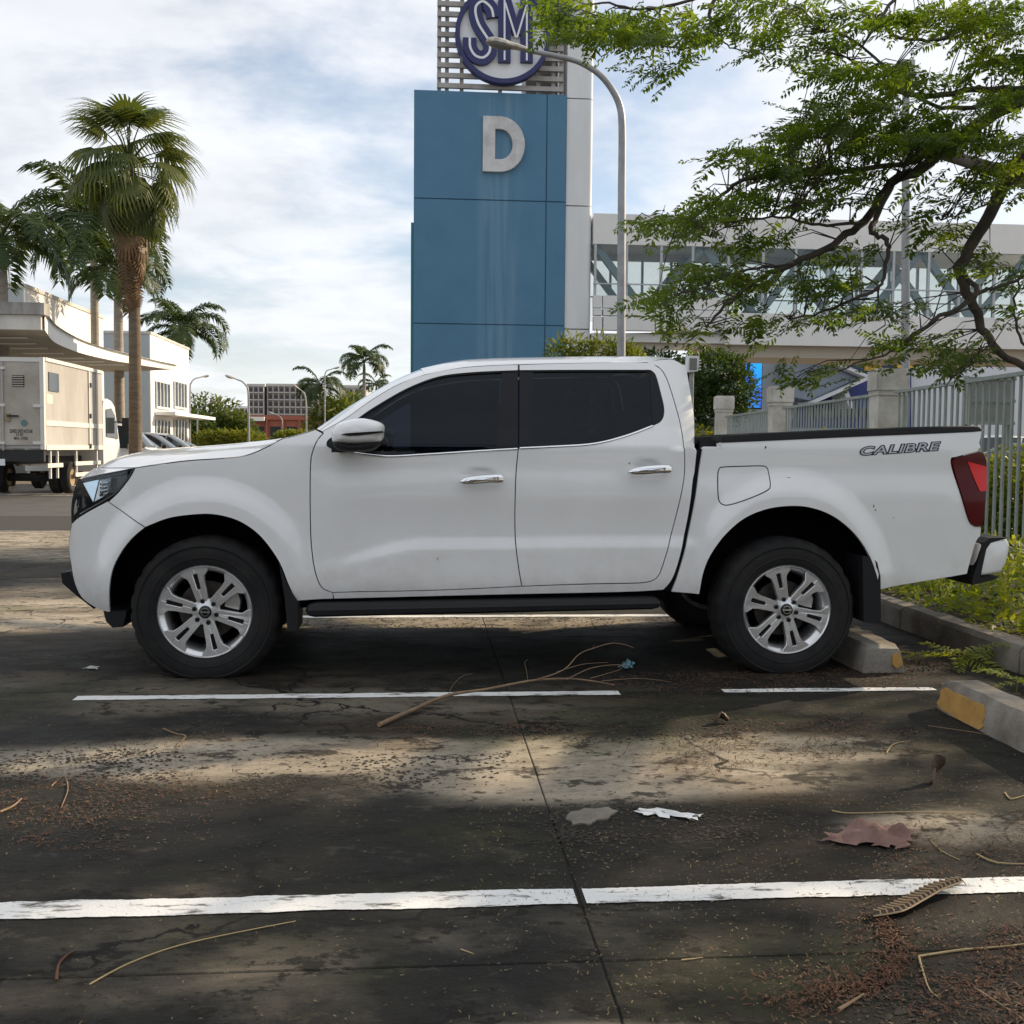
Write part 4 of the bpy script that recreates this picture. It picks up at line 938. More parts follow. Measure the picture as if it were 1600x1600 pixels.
# louvred frame and round sign on top
sx0, sx1 = at(683, 80, TY).x-O.x, at(881, 80, TY).x-O.x; pit = (at(690, 66, TY).z-at(690, 82, TY).z); z = bz1+.12; k = 0
while z < bz1+5.6:
    mb = MB(); mb.box(sx0, sx1, -1.5, -1.36, z, z+pit*.46); mb.build('louvre', M_slat, tower); z += pit; k += 1
for xx in (sx0+.08, sx0+.36, sx0+.9, .5*(sx0+sx1), sx1-.9, sx1-.35, sx1-.04):
    mb = MB(); mb.box(xx-.07, xx+.07, -1.34, -1.2, bz1, bz1+5.7); mb.build('louvre_post', M_slat, tower)
mb = MB(); mb.box(sx1-1.3, sx1-.1, -.6, 1.2, bz1, bz1+5.6); mb.build('louvre_back', M_slat, tower)
sc_ = at(785, 60, TY); cx, cz = sc_.x-O.x, sc_.z; rad = (at(859, 60, TY).x-at(711, 60, TY).x)/2
mb = MB(); mb.lathe([(0, -1.78), (rad*.92, -1.78), (rad*.92, -1.55), (0, -1.55)], 64, 'Y', (cx, 0, cz)); sign = mb.build('sign_disc', M_wsign, tower, smooth=30)
mb = MB(); mb.lathe([(rad*.905, -1.80), (rad*.905, -1.92), (rad, -1.92), (rad, -1.55)], 64, 'Y', (cx, 0, cz)); mb.build('sign_ring', M_navy, tower, smooth=30)
sp = lambda x, y: (at(x, y, TY).x-O.x, at(x, y, TY).z)
def stroke(px, w, y0, y1, name, mt):
    q = cr([(*sp(*p), 0) for p in px], 6) if len(px) > 2 else [Vector((*sp(*p), 0)) for p in px]
    mb = MB(); rows = []
    for i, p in enumerate(q):
        t = (q[min(i+1, len(q)-1)]-q[max(i-1, 0)]).normalized(); n = Vector((-t.y, t.x, 0))*w/2
        rows.append([(p.x-n.x, y1, p.y-n.y), (p.x-n.x, y0, p.y-n.y), (p.x+n.x, y0, p.y+n.y), (p.x+n.x, y1, p.y+n.y)])
    mb.loft(rows, closed=True); mb.f.append((0, 1, 2, 3)); k = len(mb.v); mb.f.append((k-4, k-3, k-2, k-1)); mb.build(name, mt, tower)
u = rad/74
z2 = lambda cx_, cy_: (670+cx_/7.273, cy_/7.273)
S_ = [z2(725, 250), z2(700, 150), z2(610, 75), z2(535, 120), z2(525, 210), z2(560, 330), z2(620, 430), z2(680, 530), z2(680, 640), z2(610, 705), z2(520, 680), z2(465, 590), z2(460, 480)]
stroke(S_, 21*u, -1.96, -1.78, 'sign_letter', M_navy); stroke(S_, 3.6*u, -1.975, -1.955, 'letter_inlay', M_wsign)
for pts in ([z2(850, 50), z2(850, 755)], [z2(1100, 50), z2(1100, 755)], [z2(880, 60), z2(985, 430)], [z2(985, 430), z2(1090, 60)]):
    wd = 19*u if abs(pts[0][0]-pts[1][0]) < 1 else 13*u
    stroke(pts, wd, -1.95-(.004 if wd > 15*u else 0)-.002*pts[0][0]/1000, -1.78, 'sign_letter', M_navy)
for pts in ([z2(850, 62), z2(850, 735)], [z2(1100, 62), z2(1100, 740)], [z2(857, 90), z2(978, 480)], [z2(990, 480), z2(1094, 130)]):
    stroke(pts, 2.8*u, -1.978-.003*pts[1][0]/1000, -1.94, 'letter_inlay', M_wsign)

# ================================================================ glazed footbridge
M_bglass = glassmat('bridge_glass', (.86, .88, .87), 1.4)
M_truss = mat('truss_paint', (.36, .46, .50), .6); M_mull = mat('mullion_grey', (.42, .44, .45), .5)
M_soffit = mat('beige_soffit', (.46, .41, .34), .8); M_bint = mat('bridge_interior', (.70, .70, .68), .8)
BX0, BX1 = at(927, 400, TY).x, at(1600, 400, TY).x+9
zt, zg1, zg0, zf0, zs0 = at(1260, 342, TY).z, at(1260, 389, TY).z, at(1260, 491, TY).z, at(1260, 540, TY).z, at(1260, 558, TY).z
bridge = thing('footbridge', 'long covered footbridge with glass sides beside the blue tower', 'footbridge', ((BX0+BX1)/2, TY+2, 0)); O = bridge.location; BW = 3.6
mb = MB(); mb.box(BX0-O.x, BX1-O.x, -2, -1.8, zg1, zt); mb.box(BX0-O.x, BX1-O.x, BW-2.2, BW-2, zg1, zt); mb.build('roof_fascia', M_lgrey, bridge)
mb = MB(); mb.box(BX0-O.x, BX1-O.x, -1.79, BW-2.21, zg1+.25, zt-.05); mb.build('roof_deck', M_bint, bridge)
xm = at(1134, 500, TY).x
mb = MB(); mb.box(xm-O.x, BX1-O.x, -2.02, -1.82, zf0, zg0); mb.box(xm-O.x, BX1-O.x, BW-2.2, BW-2, zf0, zg0); mb.build('lower_fascia', M_lgrey, bridge)
mb = MB(); mb.box(BX0-O.x, BX1-O.x, -1.81, BW-2.21, zf0+.05, zf0+.35); mb.build('floor_deck', M_bint, bridge)
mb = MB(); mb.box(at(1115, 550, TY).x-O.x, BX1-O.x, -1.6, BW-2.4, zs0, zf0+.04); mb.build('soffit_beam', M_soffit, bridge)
for k, (pa, pb, dy) in enumerate(((463, 482, .0), (484, 494, -.06), (496, 517, -.10))):
    for j, (xa, xb) in enumerate(((927, 940), (942, 1022), (1024, 1133))):
        mb = MB(); mb.box(at(xa, pa, TY).x-O.x, at(xb, pa, TY).x-O.x, -2.05+dy, -1.82, at(1000, pb, TY).z, at(1000, pa, TY).z); mb.build('fascia_panel', M_lgrey, bridge)
# bracket wedge under the left end
w = [at(x, y, TY) for x, y in ((928, 520), (1122, 516), (1060, 541), (1010, 560), (928, 566))]
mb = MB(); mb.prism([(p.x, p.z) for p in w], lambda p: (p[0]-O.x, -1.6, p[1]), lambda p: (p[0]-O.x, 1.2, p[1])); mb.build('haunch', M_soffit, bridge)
mull = [930, 979, 1033, 1082, 1138, 1192, 1243, 1294, 1346, 1396, 1451, 1499, 1554, 1606, 1660]
zl = at(1000, 463, TY).z
for y in (-1.95, BW-2.05):
    for i, px in enumerate(mull):
        x = at(px, 440, TY).x-O.x; mb = MB(); mb.box(x-.045, x+.045, y-.06, y+.06, zg0-.02, zg1+.02); mb.build('mullion', M_mull, bridge)
        if i < len(mull)-1:
            x2 = at(mull[i+1], 440, TY).x-O.x; mb = MB(); mb.box(x+.05, x2-.05, y-.006, y+.006, zg0-.01, zg1+.01); mb.build('pane', M_bglass, bridge)
    mb = MB(); mb.box(BX0-O.x, BX1-O.x, y-.10, y-.06, zg0+.95, zg0+1.0); mb.build('handrail', M_mull, bridge)
dia = [930, 1016, 1102, 1188, 1274, 1360, 1446, 1532, 1618]
for y in (-1.55, BW-2.45):
    for i in range(len(dia)-1):
        xa, xb = at(dia[i], 440, TY).x-O.x, at(dia[i+1], 440, TY).x-O.x; up = i % 2
        mb = MB(); mb.bar((xa, y, zg1+.1 if up == 0 else zg0-.1), (xb, y, zg0-.1 if up == 0 else zg1+.1), .25, .25, (0, 1, 0)); mb.build('truss_member', M_truss, bridge)
for px in (1000, 1560):
    x = at(px, 560, TY).x-O.x
    if px == 1560: mb = MB(); mb.box(x+4, x+4.8, -.6, .4, 0, zs0+.02); mb.build('column', M_lgrey, bridge)

# ================================================================ lamp posts
M_pole = mat('galvanised', (.36, .37, .38), .55, metal=.35, col2=(.26, .265, .27), vscale=4)
M_lum = mat('luminaire_grey', (.52, .50, .45), .6, col2=(.28, .25, .20), vscale=9); M_lumg = mat('luminaire_glass', (.20, .20, .19), .25)
def lamp_post(px_base, py_dir, Y, path_px, label, lum=1., rad=(.085, .05), group='street lamps'):
    """path in px, all in the plane Y"""
    P = [at(x, y, Y) for x, y in path_px]; b0 = P[0].copy(); b0.z = 0
    r = thing('street_lamp', label, 'street lamp', b0, group=group); P = [b0]+P; n = len(P)
    pts = cr([p-b0 for p in P[1:]], 5); pts = [Vector((0, 0, 0))]+pts
    rr = [rad[0]+(rad[1]-rad[0])*i/(len(pts)-1) for i in range(len(pts))]
    MB().tube(pts, rr, 12).build('pole', M_pole, r, smooth=50)
    mb = MB(); mb.box(-.2, .2, -.2, .2, 0, .03); mb.build('base_plate', M_pole, r)
    d = (pts[-1]-pts[-2]).normalized(); e = pts[-1]; s = lum
    mb = MB(); rows = []
    for t, w, h in ((-.02, .05, .05), (.06, .075, .07), (.20, .085, .085), (.30, .11, .09), (.42, .15, .11), (.60, .15, .115), (.72, .10, .08), (.76, .03, .02)):
        c = e+d*t*s; rows.append([c+Vector((0, w*s*math.cos(a), 0))+Vector((0, 0, 1))*h*s*(math.sin(a) if math.sin(a) > 0 else .35*math.sin(a)) for a in np.linspace(0, 2*math.pi, 13)[:-1]])
    mb.loft(rows, closed=True); mb.f.append(tuple(range(12))); k = len(mb.v); mb.f.append(tuple(range(k-12, k))); lm = mb.build('luminaire', M_lum, r, smooth=50)
    mb = MB(); rows = []
    for t, w, h in ((.30, .06, .03), (.42, .13, .06), (.60, .13, .06), (.70, .07, .03)):
        c = e+d*t*s; rows.append([c+Vector((0, w*s*math.cos(a), 0))-Vector((0, 0, 1))*(.02+h*math.sin(a))*s for a in np.linspace(0, math.pi, 8)])
    mb.loft(rows); mb.build('lamp_glass', M_lumg, lm, smooth=True)
    return r
LY = 20.5
lamp_post(0, 0, LY, [(970.5, 560), (971, 420), (971.5, 300), (972, 200), (968, 165), (955, 138), (935, 115), (905, 97), (870, 88), (822, 78)], 'tall grey street lamp curving left in front of the blue tower', 1.0, (.085, .045), 'near street lamps')
r = thing('light_pole', 'straight grey pole rising through the tree branches', 'pole', Vector((at(1415, 600, 17).x, 17, 0))); O = r.location
pt = at(1415.5, 118, 17)
MB().tube([(0, 0, 0), (0, 0, 2.2), (pt.x-O.x, 0, pt.z)], [.085, .07, .055], 12).build('pole', M_pole, r, smooth=50)
mb = MB(); mb.box(-.16, .16, -.16, .16, 0, .03); mb.build('base_plate', M_pole, r)
mb = MB(); mb.box(pt.x-O.x-.10, pt.x-O.x+.10, -.1, .1, pt.z-.02, pt.z+.22); mb.build('pole_head', M_lum, r)
# ================================================================ left: canopy, white buildings
M_bwhite = mat('white_wall', (.80, .79, .76), .8, col2=(.74, .73, .69), vscale=.5); M_bshade = mat('grey_wall', (.40, .44, .45), .8, col2=(.35, .39, .40), vscale=.4)  # grey is the white wall with shade painted in, for camera-facing sides
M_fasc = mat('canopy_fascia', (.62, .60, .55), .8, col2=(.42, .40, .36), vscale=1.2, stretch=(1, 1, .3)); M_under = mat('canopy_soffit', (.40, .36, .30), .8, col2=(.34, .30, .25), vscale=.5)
M_stain = mat('stained_parapet', (.40, .39, .36), .85, col2=(.20, .19, .18), vscale=2.5, stretch=(1, 1, .35))
M_wglass = mat('window_glass', (.035, .045, .05), .08, spec=.8); M_wframe = mat('window_frame', (.55, .56, .56), .6)
zb = 4.35
low = [gnd(x, y, zb) for x, y in ((70, 513), (82, 530), (100, 540), (130, 551), (170, 560.5), (212, 567.5), (250, 573.5), (279, 577))]; low = [Vector((p.x, p.y, zb)) for p in cr(low, 4)]
far_ = [Vector((low[-1].x-3.2, low[-1].y+2.5, zb)), Vector((-15, 47, zb)), Vector((-34, 47, zb)), Vector((-34, low[0].y-.2, zb))]
can = thing('entrance_canopy', 'cream concrete canopy with a long curved edge above the box truck', 'canopy', (-16, 38, 0)); O = can.location
mb = MB(); loop = low+far_; n = len(loop)
th = [max(.16, .62-.46*i/(len(low)-1)) for i in range(len(low))]+[.25, .5, .6, .6]
tri = tessellate_polygon([[Vector((p.x, p.y, 0)) for p in loop]])
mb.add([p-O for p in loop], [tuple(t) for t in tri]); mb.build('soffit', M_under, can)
mb = MB(); mb.add([p-O+Vector((0, 0, h)) for p, h in zip(loop, th)], [tuple(t) for t in tri]); mb.build('roof_slab', M_stain, can)
mb = MB(); rows = [[p-O+Vector((.0, 0, -.04)), p-O+Vector((0, 0, h*.55)), p-O+Vector((-.10, .05, h*.57)), p-O+Vector((-.10, .05, h+.03))] for p, h in zip(low, th)]; mb.loft(rows); mb.build('curved_fascia', M_bwhite, can, smooth=30)
a = low[0]
mb = MB(); mb.box(-34-O.x, a.x-O.x-.06, a.y-O.y-.12, a.y-O.y+.12, zb-.05, zb+.34); mb.build('front_fascia', M_fasc, can)
mb = MB(); mb.box(-34-O.x, a.x-O.x+.06, a.y-O.y-.22, a.y-O.y+.25, zb+.345, zb+.66); mb.build('front_parapet', M_stain, can)
for k in range(7):
    u = k/6; p = low[int(3+u*18)]; mb = MB(); q = p-O+Vector((-.7, .1, -.012))
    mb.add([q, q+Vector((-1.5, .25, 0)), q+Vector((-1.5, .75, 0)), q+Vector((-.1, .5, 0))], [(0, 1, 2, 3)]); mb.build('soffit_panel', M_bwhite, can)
for x, y in ((-14.5, 38.5), (-14.5, 44)): mb = MB(); mb.lathe([(.3, 0), (.3, zb-.02)], 16, 'Z', (x-O.x, y-O.y, 0)); mb.build('column', M_fasc, can, smooth=40)

def block(name, label, x0, x1, y0, y1, h, fm, sm_, loc=None):
    r = thing(name, label, 'building', ((x0+x1)/2, (y0+y1)/2, 0)); O = r.location
    mb = MB(); mb.box(x0-O.x, x1-O.x-.06, y0-O.y, y1-O.y, 0, h); mb.build('wall', fm, r)
    mb = MB(); mb.box(x1-O.x-.059, x1-O.x, y0-O.y-.004, y1-O.y+.004, 0, h); mb.build('side_wall', sm_, r)
    mb = MB(); mb.box(x0-O.x-.05, x1-O.x+.05, y0-O.y-.05, y1-O.y+.05, h+.002, h+.16); mb.build('parapet_cap', M_fasc, r)
    return r
XA = -16.2; ya_, yb__ = atX(40, 500, XA).y, atX(161, 500, XA).y
block('white_hall', 'bright white building with sloping roofline behind the curved canopy', -38, XA, ya_, yb__, atX(40, 450, XA).z, M_bshade, M_bwhite)
XB = -17.; y0_, y1_ = atX(235, 560, XB).y, atX(295, 560, XB).y; hB = atX(235, 522, XB).z
b2 = block('office_building', 'white two storey building with tall windows right of the fan palm', -45, XB, y0_, y1_, hB, M_bshade, M_bwhite); O = b2.location
for xa, xb in ((242.5, 264), (271, 290)):
    for py0, py1, nm in ((596, 636, 'window'), (655, 690, 'doorway')):
        A, B = atX(xa, py0, XB), atX(xb, py1, XB); zt_ = atX((xa+xb)/2, py0+2, XB).z; zb_ = max(.02, atX((xa+xb)/2, py1, XB).z)
        mb = MB(); mb.box(.001+XB-O.x, XB-O.x+.05, A.y-O.y, B.y-O.y, zb_, zt_); w = mb.build(nm, M_wglass, b2)
        for k in range(5):
            yy = A.y+(B.y-A.y)*k/4; mb = MB(); mb.box(XB-O.x+.051, XB-O.x+.11, yy-O.y-.06, yy-O.y+.06, zb_, zt_); mb.build('mullion', M_wframe, w)
        mb = MB(); mb.box(XB-O.x+.051, XB-O.x+.14, A.y-O.y-.12, B.y-O.y+.12, zb_-.14, zb_); mb.build('sill', M_wframe, w)
mb = MB(); zz = atX(265, 651, XB).z; mb.box(XB-O.x+.02, XB-O.x+1.3, y0_+.9-O.y, y1_+3-O.y, zz, zz+.22); mb.build('door_canopy', M_bwhite, b2)

# ================================================================ box truck
M_alu = mat('box_aluminium', (.46, .45, .43), .55, metal=.15, col2=(.36, .345, .32), vscale=1.4, stretch=(1, 1, .35)); M_alur = mat('rear_door_panel', (.50, .46, .40), .65, col2=(.34, .30, .25), vscale=1.3)
M_trim = mat('box_trim', (.66, .64, .60), .5); M_tdark = mat('truck_black', (.02, .02, .02), .7); M_cab = mat('cab_white', (.78, .77, .74), .4, coat=.5); M_rust = mat('dusty_wheel', (.34, .25, .13), .85, col2=(.24, .18, .11), vscale=8)
Yr = 25.7; XR = at(68.5, 600, Yr).x; Yf = atX(160, 650, XR).y; zt_ = at(68.5, 559.5, Yr).z; zl_ = at(70, 701, Yr).z; XL = XR-2.15
bt = thing('box_truck', 'grey box truck seen from behind under the curved canopy', 'truck', ((XL+XR)/2, (Yr+Yf)/2, 0)); O = bt.location
tb = lambda name, x0, x1, y0, y1, z0, z1, mt, par=None: MB().box(x0-O.x, x1-O.x, y0-O.y, y1-O.y, z0, z1).build(name, mt, par or bt)
box = tb('cargo_box', XL, XR, Yr, Yf, zl_, zt_, M_alu)
for x0, x1 in ((XL+.06, (XL+XR)/2-.01), ((XL+XR)/2+.01, XR-.09)): tb('rear_door', x0, x1, Yr-.03, Yr-.002, zl_+.08, zt_-.10, M_alur)
tb('corner_post', XR-.08, XR+.012, Yr-.05, Yr+.06, zl_-.02, zt_+.02, M_trim); tb('corner_post', XL-.012, XL+.05, Yr-.05, Yr+.06, zl_-.02, zt_+.02, M_trim)
tb('roof_trim', XR-.02, XR+.03, Yr+.061, Yf+.02, zt_-.06, zt_+.025, M_trim); tb('roof_trim', XL+.051, XR-.081, Yr-.04, Yr-.001, zt_-.09, zt_+.01, M_trim)
tb('bottom_trim', XR-.02, XR+.025, Yr+.061, Yf+.02, zl_-.03, zl_+.08, M_trim)
zm = atX(110, 664, XR).z; tb('side_rail', XR+.001, XR+.02, Yr+.061, Yf-.02, zm-.05, zm+.07, M_trim)
def side_part(name, p0, p1, mt, th=.012, par=None):
    A, B = atX(*p0, XR), atX(*p1, XR); return tb(name, XR+.001, XR+th, min(A.y, B.y), max(A.y, B.y), min(A.z, B.z), max(A.z, B.z), mt, par)
za_, zb2 = atX(83, 598, XR).z, atX(83, 613, XR).z
sw_ = side_part('side_window', (75, 581), (91, 613), M_wglass, .02)
side_part('notice_sticker', (72.5, 616), (82, 631), mat('pale_yellow_sticker', (.72, .74, .50), .6), .006)
for px in (138.5, 151): A = atX(px, 650, XR); tb('side_door_frame', XR+.021, XR+.035, A.y-.035, A.y+.035, zl_+.081, zt_-.061, M_trim)
for py in (602, 650, 697): A = atX(139, py, XR); tb('hinge', XR+.036, XR+.06, A.y-.05, A.y+.05, A.z-.06, A.z+.06, M_tdark)
rp = lambda x, y: at(x, y, Yr-.03)
A, B = rp(19, 586), rp(38, 604)
vt = tb('door_vent', A.x, B.x, Yr-.045, Yr-.031, B.z, A.z, M_tdark)
for k in range(5): tb('vent_slat', A.x+.01, B.x-.01, Yr-.058, Yr-.046, B.z+(A.z-B.z)*(k+.15)/5, B.z+(A.z-B.z)*(k+.65)/5, M_alur, vt)
A = rp(4, 600); mb = MB(); mb.tube([(A.x-O.x, Yr-O.y-.06, zl_-.05), (A.x-O.x, Yr-O.y-.06, zt_-.08)], .022, 8); lb = mb.build('lock_bar', M_alu, bt, smooth=50)
for py in (575, 633, 692): B = rp(4, py); tb('bar_bracket', B.x-.06, B.x+.06, Yr-.085, Yr-.031, B.z-.03, B.z+.03, M_trim)
A, B = rp(12, 652), rp(30, 650); tb('door_handle', A.x, B.x, Yr-.09, Yr-.06, B.z-.02, B.z+.02, M_tdark); tb('handle_mount', A.x-.02, A.x+.06, Yr-.08, Yr-.031, A.z-.09, A.z+.09, M_rust)
for py in (634, 692): A, B = rp(52, py), rp(68, py); tb('door_hinge', A.x, B.x+.02, Yr-.06, Yr-.031, A.z-.035, A.z+.035, M_trim)
A = rp(38, 661); mb = MB(); mb.lathe([(0, Yr-.038), (.075, Yr-.038), (.075, Yr-.030)], 18, 'Y', (A.x-O.x, -O.y, A.z)); mb.build('round_sticker', mat('teal_sticker', (.10, .20, .20), .5), bt)
for s, p0, p1 in (('EDIFIED UNITE HOTLINE', (15.5, 676.5), (51, 671)), ('15 42', (25.5, 681), (36, 676.8)), ('MAX. 3 PASS.', (22, 687), (44, 682.5))):
    V, Fs = text_mesh(s, 1, offset=.015); x0, x1 = min(v.x for v in V), max(v.x for v in V); y0, y1 = min(v.y for v in V), max(v.y for v in V); A, B = rp(*p0), rp(*p1)
    MB().add([(A.x+(B.x-A.x)*(v.x-x0)/(x1-x0)-O.x, Yr-.034-O.y, A.z+(B.z-A.z)*(v.y-y0)/(y1-y0)) for v in V], Fs).build('lettering', M_tdark, bt, fix=False)
tb('rear_skirt', XL+.02, XR-.02, Yr-.02, Yr+.10, zl_-.30, zl_-.031, M_tdark)
A, B = rp(-8, 717), rp(8, 726); tb('number_plate', A.x, B.x, Yr-.045, Yr-.021, B.z-.02, A.z, M_wsign)
for xx in (XL+.65, XR-.65): tb('frame_rail', xx-.05, xx+.05, Yr+.1, Yf+1.6, .72, .93, M_tdark)
tb('side_guard', XR-.03, XR, Yr+.2, Yr+1.25, .68, .78, M_trim); tb('side_guard', XR-.03, XR, Yr+2.2, Yf-.2, .70, .80, M_trim); tb('side_guard', XR-.03, XR, Yr+2.2, Yf-.2, .42, .52, M_trim)
for yy in (Yr+.5, Yr+1.0, Yr+2.4, Yf-.4): tb('guard_bracket', XR-.08, XR-.031, yy-.03, yy+.03, .42, zl_-.031, M_trim)
def wheel_simple(x, y, z, r, w, par, axis='X', tm=M_rub, hm=M_rust, hub=.55):
    mb = MB(); mb.lathe([(r*hub, -w/2+.02), (r*.9, -w/2), (r, -w/2+.04), (r, w/2-.04), (r*.9, w/2), (r*hub, w/2-.02)], 28, axis, (x, y, z)); t = mb.build('wheel', tm, par, smooth=40)
    mb = MB(); mb.lathe([(r*hub, -w/2+.03), (r*.3, -w/2+.06), (0, -w/2+.05)], 20, axis, (x, y, z)); mb.lathe([(r*hub, w/2-.03), (r*.3, w/2-.06), (0, w/2-.05)], 20, axis, (x, y, z)); mb.build('hub', hm, t, smooth=40); return t
yw = gnd(98, 771).y+.05
for sx in (XL+.18, XL+.44, XR-.44, XR-.18): wheel_simple(sx-O.x, yw-O.y, .40, .40, .24, bt)
for sx in (XL+.2, XR-.2): wheel_simple(sx-O.x, Yf+.75-O.y, .40, .40, .24, bt)
mb = MB(); mb.tube([(XL+.2-O.x, yw-O.y, .4), (XR-.2-O.x, yw-O.y, .4)], .1, 8); mb.build('axle', M_tdark, bt)
rows = []
for x, s in ((XL+.05, 0), (XL+.12, .06), ((XL+XR)/2, .08), (XR-.12, .06), (XR-.02, 0)):
    rows.append([(x-O.x, y-O.y, z) for y, z in ((Yf+.12, .5), (Yf+.12, 2.25), (Yf+.2, 2.42+s), (Yf+.9, 2.45+s), (Yf+1.25, 2.3+s), (Yf+1.62+s, 1.45), (Yf+1.72+s, 1.2), (Yf+1.72+s, .5))])
mb = MB().loft(rows, closed=True); mb.f.append(tuple(range(8))); mb.f.append(tuple(range(32, 40))); cabo = mb.build('cab', M_cab, bt, smooth=35)
mb = MB(); mb.add([(XR+.004-O.x, Yf+y-O.y, z) for y, z in ((.35, 1.45), (.35, 2.2), (.85, 2.25), (1.2, 2.05), (1.5, 1.4))], [(0, 1, 2, 3, 4)]); mb.build('cab_window', M_wglass, cabo)
mb = MB(); mb.box(XR+.12-O.x, XR+.32-O.x, Yf+1.45-O.y, Yf+1.55-O.y, 1.55, 2.0); mb.bar((XR-O.x, Yf+1.5-O.y, 1.9), (XR+.15-O.x, Yf+1.5-O.y, 1.85), .03); mb.build('cab_mirror', M_tdark, cabo)

# ================================================================ cars
def make_car(kind, paint):
    """faces +X, nose at x=0, centred on y; returns root"""
    r = bpy.data.objects.new({'van': 'van', 'suv': 'parked_car', 'sedan': 'parked_car'}[kind], None); COL.objects.link(r)
    if kind == 'van': L_, W_, H_, belt, low_ = 4.7, .86, 2.0, 1.12, .30; side = [(-4.65, 1.95), (-4.3, 2.0), (-1.9, 2.0), (-1.25, 1.86), (-.62, 1.20)]; hood = [(-.62, 1.16), (-.2, 1.02), (0, .80)]
    elif kind == 'suv': L_, W_, H_, belt, low_ = 4.5, .90, 1.75, 1.08, .32; side = [(-4.4, 1.30), (-4.1, 1.66), (-3.2, 1.75), (-2.2, 1.73), (-1.75, 1.60), (-1.05, 1.12)]; hood = [(-1.05, 1.10), (-.3, 1.0), (0, .78)]
    else: L_, W_, H_, belt, low_ = 4.4, .87, 1.46, .93, .25; side = [(-3.95, .98), (-3.4, 1.32), (-2.7, 1.45), (-2.1, 1.44), (-1.7, 1.32), (-1.0, .96)]; hood = [(-1.0, .95), (-.3, .86), (0, .66)]
    xs = list(np.linspace(-L_, 0, 25)); rows = []
    def topz(x):
        pts = [(-L_, belt-.08), (side[0][0], belt)]+[(side[-1][0], belt)]+hood[1:]
        return float(np.interp(x, [p[0] for p in pts], [p[1] for p in pts]))
    for x in xs:
        e = max(0, 1-(min(x+L_, -x)/.35)); w = W_*(1-.16*e*e); t = topz(x); lo = low_+.12*e
        rows.append([(x, -w*.93, lo), (x, -w, lo+.22), (x, -w, t-.14), (x, -w*.96, t-.02), (x, -w*.75, t+.015), (x, 0, t+.035), (x, w*.75, t+.015), (x, w*.96, t-.02), (x, w, t-.14), (x, w, lo+.22), (x, w*.93, lo)])
    mb = MB().loft(rows, closed=True); n = 11; mb.f.append(tuple(range(n))); k = len(mb.v); mb.f.append(tuple(range(k-n, k))); body = mb.build('body', paint, r, smooth=40)
    rows = []; sx = cr([(a, b, 0) for a, b in side], 4)
    base = [(-L_+.1 if kind != 'sedan' else -3.98), side[-1][0]]
    for i, p in enumerate(sx):
        x, z = p.x, p.y; xb = base[0]+(base[1]-base[0])*i/(len(sx)-1); s = .76
        rows.append([(xb, -W_*.95, belt-.03), (x, -W_*s, z-.05), (x, -W_*s*.85, z), (x, 0, z+.03), (x, W_*s*.85, z), (x, W_*s, z-.05), (xb, W_*.95, belt-.03)])
    mb = MB().loft(rows); mb.f.append(tuple(range(7))); k = len(mb.v); mb.f.append(tuple(range(k-7, k))); mb.build('glasshouse', M_wglass, r, smooth=35)
    mb = MB().loft([[(q[0], q[1]*1.015, q[2]+.012) for q in rw[1:6]] for rw in rows[1:len(rows)-(6 if kind != 'van' else 4)]]); mb.build('roof', paint, r, smooth=40)
    for sgn in (-1, 1):
        for i in ((0, 1, len(rows)//3, 2*len(rows)//3, len(rows)-1) if kind != 'van' else (0, 1, len(rows)//2, len(rows)-1)):
            a, b = Vector(rows[i][0 if sgn < 0 else 6]), Vector(rows[i][1 if sgn < 0 else 5]); o_ = Vector((0, .012*sgn, 0)); mb = MB(); mb.bar(a+o_, b+o_, .07, .03, (0, 1, 0)); mb.build('pillar', paint, r)
        mb = MB(); mb.box(-1.35, -1.18, sgn*(W_+.16)-.09, sgn*(W_+.16)+.09, belt-.02, belt+.15); mb.bar((-1.25, sgn*W_*.93, belt-.02), (-1.25, sgn*(W_+.1), belt+.03), .04); mb.build('mirror', M_tdark, r)
        mb = MB(); z = hood[-1][1]; mb.box(-.30, -.035, sgn*W_*.62-.16, sgn*W_*.62+.16, z-.06, z+.08); mb.build('headlight', M_alloy, r)
        for x in (-.85, -L_+.85): wheel_simple(x, sgn*(W_-.08), .31, .31, .2, r, 'Y', hm=M_alloy, hub=.66)
    return r
M_cw = mat('car_white', (.78, .78, .77), .35, coat=.7); M_cs = mat('car_silver', (.42, .43, .45), .35, metal=.5, coat=.7); M_cb = mat('car_dark', (.03, .035, .045), .3, coat=.8); M_cr = mat('car_red', (.25, .02, .02), .3, coat=.8)
NX = -9.7
rowc = [('van', 42., M_cw, 'white van parked just behind the fan palm trunk', 'van'), ('suv', 45., M_cs, 'silver car parked beside the white van', 'car'), ('suv', 48., M_cb, 'dark car, third vehicle in the far parking row', 'car'), ('suv', 51., M_cs, 'silver car, fourth vehicle in the far parking row', 'car'), ('sedan', 54., M_cs, 'low silver sedan at the right end of the far parking row', 'car')]
for kd, y, mt_, lab, ct in rowc:
    c = make_car(kd, mt_); c.location = (NX, y, 0); props(c, lab, ct, 'vehicles in the far parking row')
for (px, Y, kd, mt_, lab, rz) in ((1575, 30., 'sedan', M_cb, 'dark sedan behind the fence right of the tail lamp', 170), (1520, 34., 'suv', M_cw, 'white car behind the fence above the tailgate', 180)):
    p = at(px, 700, Y); c = make_car(kd, mt_); c.location = (p.x-2.2, Y, 0); c.rotation_euler = (0, 0, R(rz)); props(c, lab, 'car', 'cars beyond the fence')

